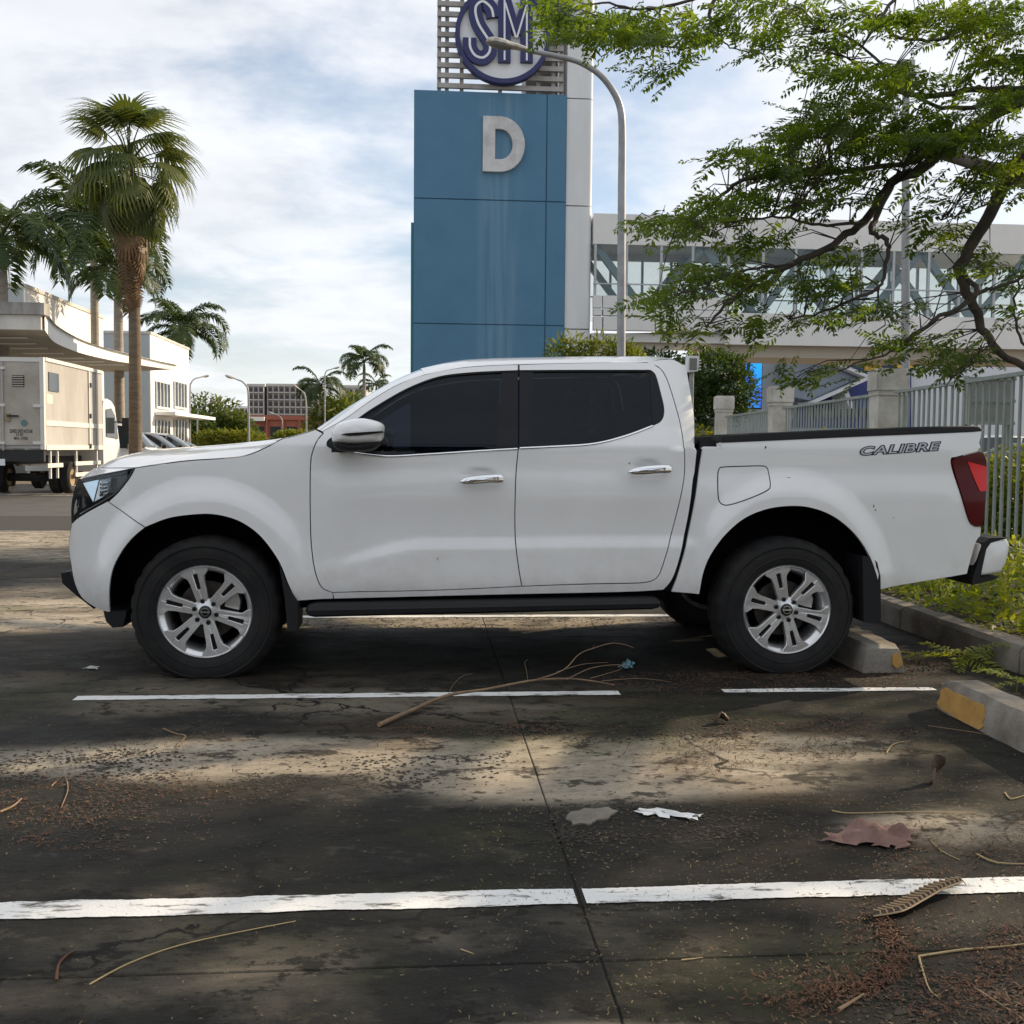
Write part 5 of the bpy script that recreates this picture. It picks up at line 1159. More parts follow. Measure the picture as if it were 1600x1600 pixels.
# ================================================================ far skyline
M_hotel = mat('hotel_wall', (.30, .27, .25), .9, col2=(.25, .225, .21), vscale=.05); M_hlite = mat('hotel_trim', (.48, .46, .44), .9); M_red = mat('red_wall', (.34, .115, .075), .9, col2=(.30, .10, .065), vscale=.2)
def facade(name, label, px0, px1, py0, Y, cols, rws, wm, win, trim, depth=18., z0=0., arch=True, fill=(.58, .6)):
    A, B = at(px0, py0, Y), at(px1, py0, Y); h = .5*(A.z+B.z)
    r = thing(name, label, 'building', ((A.x+B.x)/2, Y+depth/2, 0)); O = r.location; W_ = B.x-A.x
    mb = MB(); mb.box(-W_/2, W_/2, -depth/2, depth/2, 0, h); mb.build('wall', wm, r)
    mb = MB(); mb.box(-W_/2-.3, W_/2+.3, -depth/2-.3, depth/2+.3, h+.01, h+.6); mb.build('cornice', trim, r)
    cw = W_/cols; rh = (h-z0)/rws
    for i in range(cols):
        for k in range(rws):
            x0 = -W_/2+cw*(i+.5-fill[0]/2); x1 = x0+cw*fill[0]; za = z0+rh*(k+.5-fill[1]/2); zb_ = za+rh*fill[1]
            pts = [(x0, za), (x1, za), (x1, zb_), (x0, zb_)]
            if arch and k == rws-1: pts = [(x0, za), (x1, za)]+[((x0+x1)/2+(x1-x0)/2*math.cos(a), zb_-.4*rh*fill[1]+.45*rh*fill[1]*math.sin(a)) for a in np.linspace(0, math.pi, 8)]
            mb = MB(); mb.prism(pts, lambda p: (p[0], -depth/2-.05, p[1]), lambda p: (p[0], -depth/2+.3, p[1])); w = mb.build('window', win, r)
            if trim: mb = MB(); mb.box(x0-.1*cw, x1+.1*cw, -depth/2-.5, -depth/2-.051, za-.12*rh, za+.04*rh); mb.build('balcony', trim, w)
    for i in range(cols+1):
        x = -W_/2+cw*i; mb = MB(); mb.box(x-.06*cw, x+.06*cw, -depth/2-.45, -depth/2-.001, 0, h); mb.build('pilaster', trim, r)
    return r
M_hwin = mat('hotel_window', (.05, .045, .045), .4)
facade('hotel', 'wide brown hotel block with rows of balconies on the far skyline', 418, 497, 604, 250., 9, 9, M_hotel, M_hwin, M_hlite)
facade('hotel_wing', 'narrow hotel wing with arched top windows, left of the wide block', 388, 412, 604, 248., 3, 9, M_hotel, M_hwin, M_hlite)
facade('hotel_annex', 'pale hotel top with arched windows behind the far palms', 534, 572, 606, 255., 4, 8, M_hlite, M_hwin, M_hlite)
facade('pale_block', 'small pale apartment block left of the hotel', 365, 387, 638, 300., 5, 6, M_hlite, M_hwin, None, arch=False)
facade('red_building', 'low red building with broad windows below the hotel', 366, 494, 656, 150., 5, 1, M_red, M_wglass, M_red, depth=14., arch=False, fill=(.62, .62))
mb = MB(); A, B = at(366, 655, 149), at(413, 655, 149); r = [o for o in COL.objects if o.name == 'red_building'][0]
mb.box(A.x-r.location.x, B.x-r.location.x, -8.2, -7.6, A.z-.2, A.z+.35); mb.build('roof_edge', M_bwhite, r)
for path, Y, lab in (([(389, 690), (388.5, 640), (387.5, 610), (384, 602), (378, 596), (370, 593)], 62., 'street lamp arching left beside the hotel wing'),
                     ([(441, 690), (441, 665), (440, 655), (436, 650), (431, 648)], 95., 'short street lamp in front of the red building'),
                     ([(479, 690), (478.5, 640), (477, 620), (474, 613), (469, 609)], 80., 'street lamp beside the smaller far palm'),
                     ([(308, 690), (308.5, 650), (310, 641), (316, 636), (324, 632)], 85., 'thin street lamp right of the office building, lower of two'),
                     ([(297, 690), (297, 610), (299, 598), (304, 592), (312, 590)], 78., 'thin street lamp at the office building corner'),
                     ([(507.5, 690), (507.5, 620), (507.5, 590), (510, 580), (518, 577)], 88., 'tall thin street lamp behind the smaller far palm')):
    lamp_post(0, 0, Y, path, lab, .9, (.065, .035), 'far street lamps')

# ================================================================ shop building beyond the bridge
M_ikb = mat('navy_cladding', (.018, .035, .17), .6, col2=(.022, .042, .19), vscale=.2); M_iky = mat('sign_yellow', (.70, .42, .05), .6); M_pale = mat('pale_wall', (.56, .58, .62), .8)
SYb = 85.
r = thing('shop_building', 'navy and white store with yellow letters behind the fence pillars', 'building', (at(1340, 690, SYb).x, SYb+10, 0)); O = r.location
q = lambda x, y, Y=SYb: (at(x, y, Y).x-O.x, at(x, y, Y).z)
def poly(name, px, y0, y1, mt, par=None):
    mb = MB(); P = [q(*p) for p in px]; mb.prism(P, lambda p: (p[0], y0, max(0, p[1])), lambda p: (p[0], y1, max(0, p[1]))); return mb.build(name, mt, par or r)
poly('navy_wall', [(1300, 520), (1424, 520), (1424, 668), (1240, 668)], -10, 10, M_ikb)
poly('white_wall', [(1425, 500), (1720, 500), (1720, 712), (1425, 712)], -9.5, 10, M_pale)
poly('grey_wall', [(1120, 540), (1299, 520), (1239, 668), (1239, 712), (1120, 712)], -9, 10, mat('cool_grey_wall', (.36, .40, .44), .7, col2=(.30, .34, .38), vscale=.2))
poly('base_wall', [(1240, 669), (1424, 669), (1424, 712), (1240, 712)], -10.2, 10, mat('pale_blue_base', (.34, .45, .52), .7))
for k in range(16): poly('base_window', [(1262+k*10, 638+.0*k), (1268+k*10, 638), (1268+k*10, 652), (1262+k*10, 652)], -10.3, -9.9, M_wglass)
poly('yellow_letter_panel', [(1397.5, 563), (1406, 563), (1406, 575), (1397.5, 575)], -10.4, -10.01, M_iky); poly('yellow_letter_panel', [(1417, 563), (1423, 563), (1423, 575), (1417, 575)], -10.4, -10.01, M_iky)
V, Fs = text_mesh('IKEA', 1, offset=.03, extrude=.06); x0, x1 = min(v.x for v in V), max(v.x for v in V); y0, y1 = min(v.y for v in V), max(v.y for v in V); A, B = q(1350, 580), q(1374.5, 568)
MB().add([(A[0]+(B[0]-A[0])*(v.x-x0)/(x1-x0), -10.3-v.z*4, A[1]+(B[1]-A[1])*(v.y-y0)/(y1-y0)+.15*(v.x-x0)/(x1-x0)) for v in V], Fs).build('lettering', M_iky, r)
fr = [(1210, 540), (1338, 594), (1246, 634), (1246, 630), (1326, 594), (1210, 546)]
fo = poly('entrance_frame', fr, -13.5, -10.05, M_pale); poly('entrance_glass', [(1212, 548), (1322, 594), (1248, 628), (1212, 620)], -12.5, -10.1, mat('entrance_glass', (.16, .20, .25), .2), fo)
poly('brace', [(1297, 616), (1303, 614), (1312, 640), (1304, 640)], -13, -10.1, M_pale)
p0, p1 = at(1165, 560, 70), at(1190, 560, 70)
r2 = thing('video_banner', 'tall glowing blue advertising screen beside the dark round tree', 'screen', ((p0.x+p1.x)/2, 70, 0))
def led():
    m = bpy.data.materials.new('led_screen'); m.use_nodes = True; t = m.node_tree; b = t.nodes['Principled BSDF']; g = t.nodes.new('ShaderNodeNewGeometry'); n = t.nodes.new('ShaderNodeTexNoise'); n.inputs['Scale'].default_value = .45; n.inputs['Detail'].default_value = 2; t.links.new(g.outputs['Position'], n.inputs[0])
    rp_ = t.nodes.new('ShaderNodeValToRGB'); e = rp_.color_ramp.elements; e[0].position = .35; e[0].color = (.0, .42, .95, 1); e[1].position = .65; e[1].color = (.02, .10, .75, 1); t.links.new(n.outputs[0], rp_.inputs[0]); t.links.new(rp_.outputs[0], b.inputs['Emission Color']); b.inputs['Emission Strength'].default_value = .8; b.inputs['Base Color'].default_value = (.02, .04, .1, 1); return m
hz = at(1180, 548, 70).z; lz = at(1180, 637, 70).z; w_ = (p1.x-p0.x)/2
mb = MB(); mb.box(-w_, w_, -.12, .0, lz, hz); mb.build('screen', led(), r2); mb = MB(); mb.box(-w_-.08, w_+.08, .001, .35, lz-.1, hz+.1); mb.build('housing', M_tdark, r2)
for xx in (-w_*.6, w_*.6): mb = MB(); mb.box(xx-.1, xx+.1, .05, .3, 0, lz-.1); mb.build('leg', M_pole, r2)
# floodlight on a short post behind the cab
p = at(1081, 570, 16.); r = thing('floodlight', 'small white floodlight on a post just behind the cab roof', 'floodlight', (p.x, 16., 0))
mb = MB(); mb.tube([(0, 0, 0), (0, 0, p.z-.05)], .035, 8); mb.build('post', M_pole, r, smooth=50)
mb = MB(); mb.prism([(-.09, -.12), (.07, -.10), (.09, .12), (-.07, .13)], lambda q: (q[0], -.10, p.z+q[1]), lambda q: (q[0], .10, p.z+q[1])); h = mb.build('lamp_housing', M_wsign, r)
mb = MB(); mb.box(-.06, .05, -.112, -.101, p.z-.08, p.z+.09); mb.build('lamp_glass', M_lumg, h)
for k in range(4): mb = MB(); mb.box(.085, .12, -.09, .09, p.z-.08+k*.045, p.z-.065+k*.045); mb.build('cooling_fin', M_wsign, h)
# ================================================================ vegetation
M_bark = mat('dark_bark', (.045, .035, .028), .9, col2=(.085, .068, .052), vscale=8, bump=.6, bscale=40); M_palmbark = mat('palm_bark', (.17, .125, .085), .9, col2=(.10, .075, .05), vscale=4, stretch=(1, 1, 4), bump=.5, bscale=20)
M_royal = mat('royal_palm_trunk', (.36, .32, .27), .85, col2=(.26, .225, .185), vscale=3, stretch=(1, 1, 3)); M_shaft = mat('crown_shaft', (.12, .16, .05), .6)
M_fl = leafmat('flame_tree_leaf', (.042, .078, .018), (.110, .148, .026), .52, (2.0, 2.0, .6), 2.6)
M_pl = leafmat('palm_leaf', (.032, .062, .020), (.066, .095, .026), .3, None, .5); M_fan = leafmat('fan_palm_leaf', (.050, .080, .022), (.100, .120, .035), .35, None, .6)
M_dead = leafmat('dead_palm_leaf', (.20, .13, .065), (.13, .082, .042), .25, (1.2, 1, .8), 1.5); M_bush = leafmat('dark_bush_leaf', (.018, .042, .012), (.045, .080, .018), .35, None, 1.5)
M_shrub = leafmat('yellow_green_leaf', (.10, .145, .020), (.16, .17, .028), .45, (1.7, 1.5, .5), 1.5); M_weed = leafmat('weed_leaf', (.14, .20, .030), (.24, .27, .040), .45, (1.8, 1.6, .5), 1.2); M_fartree = leafmat('far_tree_leaf', (.045, .075, .020), (.085, .115, .030), .35, None, .15)
M_bamb = leafmat('bamboo_leaf', (.07, .11, .02), (.13, .16, .03), .45, None, 1.)
def rotmat(az, pitch, roll):
    ca, sa, cp, sp_, cr_, sr = np.cos(az), np.sin(az), np.cos(pitch), np.sin(pitch), np.cos(roll), np.sin(roll)
    fx = np.stack([ca*cp, sa*cp, sp_], -1); ly = np.stack([-sa, ca, 0*sa], -1); uz = np.cross(fx, ly)
    y2 = ly*cr_[:, None]+uz*sr[:, None]; z2 = uz*cr_[:, None]-ly*sr[:, None]
    return np.stack([fx, y2, z2], -1)                     # columns
def instance(T, Fq, pos, rot, sc):
    V = np.einsum('nij,vj->nvi', rot, T)*sc[:, None, None]+pos[:, None, :]; n, k = len(pos), len(T)
    return V.reshape(-1, 3), (Fq[None]+(np.arange(n)*k)[:, None, None]).reshape(-1, Fq.shape[1])
# --- feathery compound leaf
def frond_template(seed=0, pairs=15, L_=.38, pl=.082, pw=.0110):
    V = []; Fc = []; rg = random.Random(seed); L_ *= rg.uniform(.8, 1.15); bend = rg.uniform(-.35, .35)
    for i in range(pairs):
        t = .14+.86*i/(pairs-1); x = t*L_; z = -.35*x*x; ln = pl*(math.sin(math.pi*(.18+.74*t)))**.7
        for s in (-1, 1):
            if rg.random() < .10: ln_ = .02
            else: ln_ = ln*rg.uniform(.7, 1.2)
            an = rg.uniform(.25, .75); dx, dy = ln_*an, ln_*math.sqrt(1-an*an)*s; k = len(V); ln0 = ln_; nx, ny = -dy/ln0*pw, dx/ln0*pw; yb = bend*x*x; dz = rg.uniform(-.012, .02)
            V += [(x, yb, z), (x+dx*.45+nx, yb+dy*.45+ny, z-.006+dz), (x+dx, yb+dy, z-.02+dz), (x+dx*.45-nx, yb+dy*.45-ny, z-.006+dz)]; Fc.append((k, k+1, k+2, k+3))
    k = len(V); V += [(0, -.002, 0), (L_, bend*L_*L_-.001, -.35*L_*L_), (L_, bend*L_*L_+.001, -.35*L_*L_), (0, .002, 0)]; Fc.append((k, k+1, k+2, k+3))
    return np.array(V), np.array(Fc)
FT, FF = frond_template()
tree_base = Vector((5.9, 8.3, 0))
ft = thing('flame_tree', 'large feathery leaved tree overhanging the truck bed from the right', 'tree', tree_base); TB_ = np.array(tree_base)
limbs = MB(); LP = []
def limb(px, Y, r0, r1, sub=True):
    P = [at(x, y, yy) for (x, y), yy in zip(px, np.linspace(Y[0], Y[1], len(px)))]; q = cr(P, 5)
    q = [p+Vector((random.gauss(0, .006), random.gauss(0, .006), random.gauss(0, .006))) for p in q]
    limbs.tube([p-tree_base for p in q], [r0+(r1-r0)*i/(len(q)-1) for i in range(len(q))], 7); LP.append(q); return q
limb([(1800, 60), (1700, 150), (1605, 235), (1545, 335), (1508, 400), (1500, 425), (1520, 480), (1545, 530), (1575, 560), (1640, 590)], (7.6, 7.0), .055, .022)
limb([(1900, -20), (1720, 90), (1600, 150), (1500, 215), (1440, 262), (1392, 288), (1350, 345), (1300, 382), (1240, 412), (1180, 442), (1132, 478), (1103, 512)], (7.8, 6.6), .055, .006)
limb([(1700, 120), (1600, 138), (1520, 140), (1450, 150), (1400, 140), (1350, 110), (1325, 90)], (7.9, 7.2), .030, .008)
limb([(1392, 288), (1372, 335), (1362, 358), (1384, 374), (1388, 395), (1383, 425), (1370, 450), (1300, 482), (1235, 500)], (7.1, 6.6), .022, .006)
limb([(1375, 450), (1374, 475), (1385, 508)], (6.9, 6.9), .008, .003)
limb([(1500, 425), (1527, 455), (1500, 480), (1460, 500), (1415, 535), (1403, 549)], (7.1, 6.8), .020, .010)
limb([(1527, 455), (1570, 445), (1605, 430)], (7.1, 7.2), .012, .010)
limb([(1460, 500), (1400, 545), (1360, 560), (1300, 580), (1260, 588)], (6.9, 6.5), .009, .003)
limb([(1556, 535), (1520, 560), (1500, 580), (1478, 602)], (7.0, 6.8), .009, .003)
limb([(1600, 150), (1500, 170), (1430, 150), (1330, 60), (1290, 50)], (7.6, 7.4), .020, .004)
limb([(1480, 60), (1440, 62), (1400, 58), (1380, 30), (1395, 0), (1430, -60)], (7.8, 8.2), .012, .014)
limb([(1400, 58), (1375, 30), (1355, 20)], (7.8, 7.7), .006, .003)
limb([(1440, 250), (1350, 265), (1230, 275), (1165, 280), (1120, 310), (1075, 344), (1010, 346), (986, 351)], (7.2, 6.7), .020, .004)
limb([(1350, 345), (1280, 352), (1220, 340), (1150, 345), (1110, 370)], (7.0, 6.5), .012, .003)
limb([(1240, 412), (1180, 420), (1110, 440), (1060, 462), (1020, 480)], (6.8, 6.5), .009, .003)
limb([(1300, -90), (1180, -30), (1122, -5), (1109, 25), (1112, 50), (1085, 72), (1050, 75), (1010, 64)], (8.4, 8.0), .022, .004)
limb([(1112, 50), (1130, 65), (1150, 78), (1190, 80)], (8.1, 8.0), .008, .003)
limb([(1180, -30), (1060, 5), (1000, 14), (940, 4), (880, 18), (840, 20)], (8.4, 7.8), .014, .003)
limb([(985, 14), (975, 45), (965, 70)], (8.1, 8.0), .006, .003)
limb([(1605, 235), (1590, 285), (1570, 300), (1540, 320), (1500, 335), (1470, 345)], (7.4, 7.0), .010, .003)
limb([(1640, 590), (1605, 545), (1585, 500), (1590, 450), (1610, 410)], (7.1, 7.3), .012, .006)
# trunk and main boughs, to the right of the frame
tp = [Vector(p) for p in ((0, 0, 0), (.15, .1, .8), (.3, .1, 1.7), (.25, -.05, 2.5))]
MB().tube(cr(tp, 5), [.26-.10*i/15 for i in range(16)], 12).build('trunk', M_bark, ft, smooth=60)
fork = tp[-1]
for P in ((fork, (.1, -.6, 3.4), tuple(at(1800, 60, 7.6)-tree_base)), (fork, (.5, -.2, 3.6), tuple(at(1900, -20, 7.8)-tree_base)), (fork, (.6, .3, 3.8), tuple(at(1700, 120, 7.9)-tree_base)), (fork, (.0, .5, 4.0), (-.8, .4, 5.0), tuple(at(1300, -90, 8.4)-tree_base)),
          (fork, (1.2, .8, 3.6), (2.6, 1.8, 4.6), (4.2, 3.0, 5.2)), (fork, (1.0, -1.0, 3.4), (2.2, -2.4, 4.4), (3.4, -3.6, 4.9)), (fork, (.8, 1.8, 3.6), (1.5, 4.0, 4.6), (2.0, 6.2, 5.1)), (fork, (1.4, 0, 3.8), (3.2, -.4, 5.0), (5.0, -.6, 5.4)), (fork, (.2, 2.0, 3.8), (-.4, 4.0, 4.8))):
    q = cr([Vector(p) for p in P], 6); limbs.tube(q, [.12-.07*i/(len(q)-1) for i in range(len(q))], 8)
limbs.build('limbs', M_bark, ft, smooth=60)
clusters = [(945, 40, 85, 42, 46), (885, 25, 40, 28, 16), (1040, 35, 90, 38, 34), (1020, 95, 60, 22, 8), (1180, 40, 80, 45, 34), (1210, 90, 60, 20, 10), (1300, 35, 70, 40, 22), (1400, 15, 90, 25, 22), (1520, 45, 90, 55, 60),
            (1580, 110, 60, 50, 40), (1440, 165, 110, 45, 60), (1350, 130, 90, 40, 40), (1540, 190, 80, 50, 50), (1330, 200, 90, 40, 48), (1270, 165, 60, 35, 14), (1420, 235, 90, 40, 46), (1250, 240, 80, 35, 40), (1180, 250, 60, 25, 18), (1300, 290, 90, 30, 40), (1210, 310, 80, 30, 30), (1130, 300, 60, 25, 18),
            (1040, 345, 55, 25, 20), (1100, 330, 60, 22, 14), (1180, 380, 60, 25, 18), (1120, 415, 65, 25, 22), (1060, 450, 55, 25, 18), (1020, 490, 50, 25, 14), (1080, 505, 60, 20, 12), (1180, 460, 60, 25, 16), (1150, 500, 40, 20, 8), (1250, 440, 60, 25, 14), (1300, 430, 60, 22, 14), (1340, 400, 50, 20, 10), (1270, 510, 60, 22, 14), (1200, 520, 50, 22, 10), (1330, 500, 60, 22, 16), (1400, 500, 60, 25, 18), (1450, 540, 70, 28, 26), (1380, 540, 60, 20, 10),
            (1280, 590, 50, 22, 12), (1330, 570, 50, 18, 8), (1460, 590, 60, 28, 16), (1530, 570, 50, 22, 14), (1440, 350, 60, 20, 12), (1470, 370, 50, 18, 8), (1560, 300, 50, 40, 18), (1530, 410, 60, 25, 12), (1590, 420, 40, 30, 10), (1570, 500, 40, 30, 8), (1590, 250, 40, 40, 16), (1480, 290, 60, 25, 12), (1245, 575, 30, 15, 5)]
pos = []; scl = []
for cx_, cy_, rx, ry, n in clusters:
    lay = [random.uniform(-.9, .9) for _ in range(3)]
    for _ in range(int(n*(1.40 if cy_ < 260 else 1.15 if cy_ < 470 else .75))):
        a = random.random()*2*math.pi; rr = math.sqrt(random.random()); Y = random.uniform(6.3, 7.7) if cy_ > 110 else random.uniform(7.0, 8.6)
        uu = random.choice(lay); pos.append(at(cx_+rx*1.08*math.sqrt(max(.05, 1-uu*uu))*random.uniform(-1, 1), cy_+ry*(uu+random.gauss(0, .13)), Y)); scl.append(random.uniform(.62, 1.05)*Y/7.2)
nvis = len(pos)
# the rest of the crown, to the right of the frame; sun comes through its gaps
def inpoly(p, P):
    c = False
    for i in range(len(P)):
        a, b = P[i], P[(i+1) % len(P)]
        if (a[1] > p[1]) != (b[1] > p[1]) and p[0] < (b[0]-a[0])*(p[1]-a[1])/(b[1]-a[1])+a[0]: c = not c
    return c
G2 = lambda px: [(gnd(x, y).x, gnd(x, y).y) for x, y in px]
gaps = [(G2([(-350, 1175), (300, 1140), (620, 1120), (1000, 1105), (1000, 1205), (800, 1245), (300, 1285), (-350, 1310)]), .998), (G2([(1000, 1128), (1180, 1112), (1330, 1175), (1290, 1250), (1000, 1225)]), .96),
        (G2([(-500, 928), (1040, 928), (1000, 992), (-500, 992)]), .92), (G2([(-900, 770), (300, 770), (300, 852), (-900, 855)]), .97), (G2([(1180, 1050), (1440, 1030), (1450, 1075), (1180, 1082)]), .7), (G2([(1380, 840), (1900, 780), (1900, 1040), (1400, 990)]), .95)]
cz0 = 4.6
for _ in range(5200):
    x = random.uniform(4.6, 13.5); y = random.uniform(1.5, 15.5); u = math.hypot((x-8.6)/4.9, (y-8.8)/7.0)
    if u > 1: continue
    z = cz0+1.1*(1-u*u)*random.random()+random.uniform(-.5, .3)-.5*u
    p = Vector((x, y, z)); v = p-CAMP; d_ = v.dot(FW); pxx = 800+F_PX*v.dot(RT2)/d_
    if pxx < 1660 and d_ > 0 and 800-F_PX*v.dot(UP2)/d_ > -60: continue
    g_ = p-SUN*(p.z/SUN.z); kill = 0
    for P, pr in gaps:
        if inpoly((g_.x, g_.y), P): kill = max(kill, pr)
    if random.random() < kill: continue
    pos.append(p); scl.append(random.uniform(.9, 1.35))
pos = np.array([tuple(p) for p in pos]); n = len(pos); scl = np.array(scl)
az = rng.uniform(0, 2*np.pi, n); az[:nvis] = np.pi+rng.normal(0, 1.05, nvis); pit = rng.normal(-.15, .32, n); rol = rng.normal(0, .40, n)
VS = []; FS = []; kk = 0; rm = rotmat(az, pit, rol); which = rng.integers(0, 6, n)
for tpl in range(6):
    T_, F_ = frond_template(tpl+1); s_ = which == tpl; V, Fc = instance(T_-np.array([.18, 0, 0]), F_, (pos-TB_)[s_], rm[s_], scl[s_]); VS.append(V); FS.append(Fc+kk); kk += len(V)
raw_mesh('crown', np.concatenate(VS), np.concatenate(FS), M_fl, ft)
# thin twigs tying leaf clumps to the limbs
allp = np.array([tuple(p) for q in LP for p in q]); tw = MB()
for i in range(0, nvis, 2):
    p = pos[i]; dd = np.linalg.norm(allp-p, axis=1); j = dd.argmin()
    if .05 < dd[j] < .75:
        a, b = Vector(allp[j])-tree_base, Vector(p)-tree_base; mid = (a+b)/2+Vector((0, 0, .05)); tw.tube([a, mid, b], [.005, .0035, .002], 4, caps=False)
props(tw.build('twigs', M_bark, ft), kind='stuff')

# --- leaf clouds
LT = np.array([(0, 0, 0), (.5, .22, .05), (1, 0, -.06), (.5, -.22, .05)]); LF = np.array([(0, 1, 2, 3)])
def leaf_cloud(ells, n, size, shell=.55, narrow=1., up=0.):
    """ells: (x,y,z,rx,ry,rz) in local coordinates; leaves crowd towards the outside, in clumps"""
    w = np.array([e[3]*e[4]+e[4]*e[5]+e[3]*e[5] for e in ells]); idx = rng.choice(len(ells), n, p=w/w.sum()); E = np.array(ells)[idx]
    d = rng.normal(size=(n, 3)); d /= np.linalg.norm(d, axis=1)[:, None]
    lump = 1+.16*np.sin(d[:, 0]*7+E[:, 0]*3)*np.sin(d[:, 1]*6+1)*np.sin(d[:, 2]*8+2)+.10*np.sin(d[:, 0]*17+d[:, 2]*13)
    r = (shell+(1-shell)*rng.random(n)**.6)*lump; p = E[:, :3]+d*E[:, 3:]*r[:, None]
    az = np.arctan2(d[:, 1], d[:, 0])+rng.normal(0, .9, n); pit = np.arcsin(np.clip(d[:, 2]*.5, -1, 1))+rng.normal(up, .5, n)
    T = LT*np.array([1, narrow, 1]); return instance(T, LF, p, rotmat(az, pit, rng.normal(0, .6, n)), size*rng.uniform(.6, 1.3, n))
def bush(name, label, cat, loc, ells, n, size, mt, trunk=None, group=None, narrow=1., up=0.):
    r = thing(name, label, cat, loc, group=group); V, Fc = leaf_cloud(ells, n, size, narrow=narrow, up=up); V[:, 2] = np.maximum(V[:, 2], .01); raw_mesh('crown' if cat == 'tree' else 'foliage', V, Fc, mt, r)
    mb = MB(); h = ells[0][2]
    if trunk:
        mb.tube([(0, 0, 0), (.03, .02, h*.5), (0, 0, h)], [trunk, trunk*.8, trunk*.5], 8)
        for e in ells: mb.tube([(0, 0, h*.55), (e[0]*.5, e[1]*.5, (h*.55+e[2])/2+.1), (e[0]*1., e[1]*1., e[2])], [trunk*.5, trunk*.35, trunk*.15], 6)
        mb.build('trunk', M_bark, r, smooth=60)
    else:
        for e in ells: mb.tube([(e[0]*.6, e[1]*.6, 0), (e[0], e[1], e[2])], [.02, .008], 5)
        mb.build('stem', M_bark, r)
    return r
def L0(px, Y): p = at(px, 690, Y); return (p.x, Y, 0)
k_ = 27/F_PX
cz = at(1112, 598, 27).z
bush('round_tree', 'dark round leafy tree right of the pickup cab', 'tree', L0(1112, 27), [(0, 0, cz, 1.0, 1.0, .85), (-.5, 0, cz-.35, .7, .8, .6), (.45, -.2, cz-.25, .65, .7, .6), (.1, .1, cz+.35, .7, .7, .5), (-.1, -.3, cz-.7, .9, .8, .5)], 9000, .13, M_bush, .09)
bush('garden_shrub', 'yellow green shrub below the round tree behind the fence', 'shrub', L0(1092, 25.5), [(0, 0, 1.3, .45, .4, .5), (.3, 0, .8, .4, .4, .6)], 1500, .13, M_shrub)
for i, (px, Y, h, w, lab) in enumerate(((1300, 22.5, 1.55, 1.0, 'yellow green shrub behind the fence between the pillars'), (1440, 17.2, 1.3, .9, 'shrub behind the fence right of the nearest pillar'), (1165, 30, 1.6, 1.2, 'green shrub behind the fence left of the middle pillar'))):
    bush('garden_shrub', lab, 'shrub', L0(px, Y), [(0, 0, h*.6, w*.6, .5, h*.45), (w*.6, .3, h*.5, w*.5, .5, h*.42), (-w*.6, .1, h*.55, w*.5, .5, h*.4)], 3000, .12, M_shrub, group='shrubs behind the fence')
for i, (px, Y, h, w) in enumerate(((1545, 12.4, 1.05, .55), (1590, 11.6, 1.15, .6), (1640, 11.2, 1.1, .6))):
    p = at(px, 700, Y); bush('hedge_shrub', ('sunlit shrub behind the fence pickets beside the tail lamp', 'sunlit shrub behind the fence pickets at the right edge', 'sunlit shrub behind the fence pickets just past the right edge')[i], 'shrub', (p.x+.25, Y+.4, .1), [(0, 0, h*.55, w*.75, .5, h*.5), (.4, .3, h*.45, w*.7, .5, h*.45), (-.3, .3, h*.4, w*.6, .5, h*.4)], 2600, .10, M_shrub, group='sunlit shrubs at the fence')
bush('red_hedge', 'reddish leaved hedge beyond the fence right of the tail lamp', 'hedge', L0(1575, 38), [(x, 0, .9, 1.4, .8, .6) for x in (-4, -2, 0, 2, 4)], 5000, .16, leafmat('red_leaf', (.14, .045, .02), (.06, .075, .02), .3), group=None)
hb_ = at(930, 526, 33).z
bush('bamboo_clump', 'yellow green bamboo clump at the foot of the blue tower', 'bamboo', L0(925, 33), [(x, random.uniform(-.3, .3), hb_-.8+random.uniform(-.35, .1), .42, .5, .75) for x in (-1.0, -.6, -.2, .25, .7, 1.1)]+[(x, .2, 2.3, .7, .6, 1.2) for x in (-.7, .1, .8)], 5200, .30, M_bamb, narrow=.38, up=.2)
hb2 = at(1010, 540, 35).z
bush('shade_tree', 'dark tree under the footbridge behind the cab roof', 'tree', L0(1025, 36.5), [(0, 0, hb2-.7, 1.3, 1.0, .7), (-.9, 0, hb2-.9, .9, .9, .6), (.9, 0, hb2-1., .9, .9, .6)], 4500, .18, M_bush, .12)
# far trees and hedges on the left
for px, py, Y, rx, rz, lab in ((318, 655, 120, 3.2, 3.4, 'green tree right of the office building, leftmost of the far trees'), (348, 657, 118, 2.6, 3.2, 'green far tree just left of the red building'), (366, 668, 116, 2.0, 2.4, 'small far tree at the corner of the red building'), (300, 668, 112, 2.0, 2.6, 'low far tree beside the office building')):
    z = at(px, py, Y).z; bush('far_tree', lab, 'tree', L0(px, Y), [(0, 0, z-.8, rx, rx, rz), (rx*.6, 0, z-1.4, rx*.7, rx*.7, rz*.7), (-rx*.6, 0, z-1.2, rx*.7, rx*.7, rz*.7)], 3200, .55, M_fartree, .2, 'far trees on the left')
for px, Y, w, lab in ((360, 80, 2.4, 'clipped bright green hedge in front of the red building'), (465, 84, 1.7, 'small green hedge below the smaller far palm')):
    z = at(px, 674, Y).z; bush('hedge', lab, 'hedge', L0(px, Y), [(x*w*.5, 0, z-.75, w*.5, .9, .8) for x in (-1.2, -.4, .4, 1.2)], 3600, .28, M_shrub, group='far hedges')

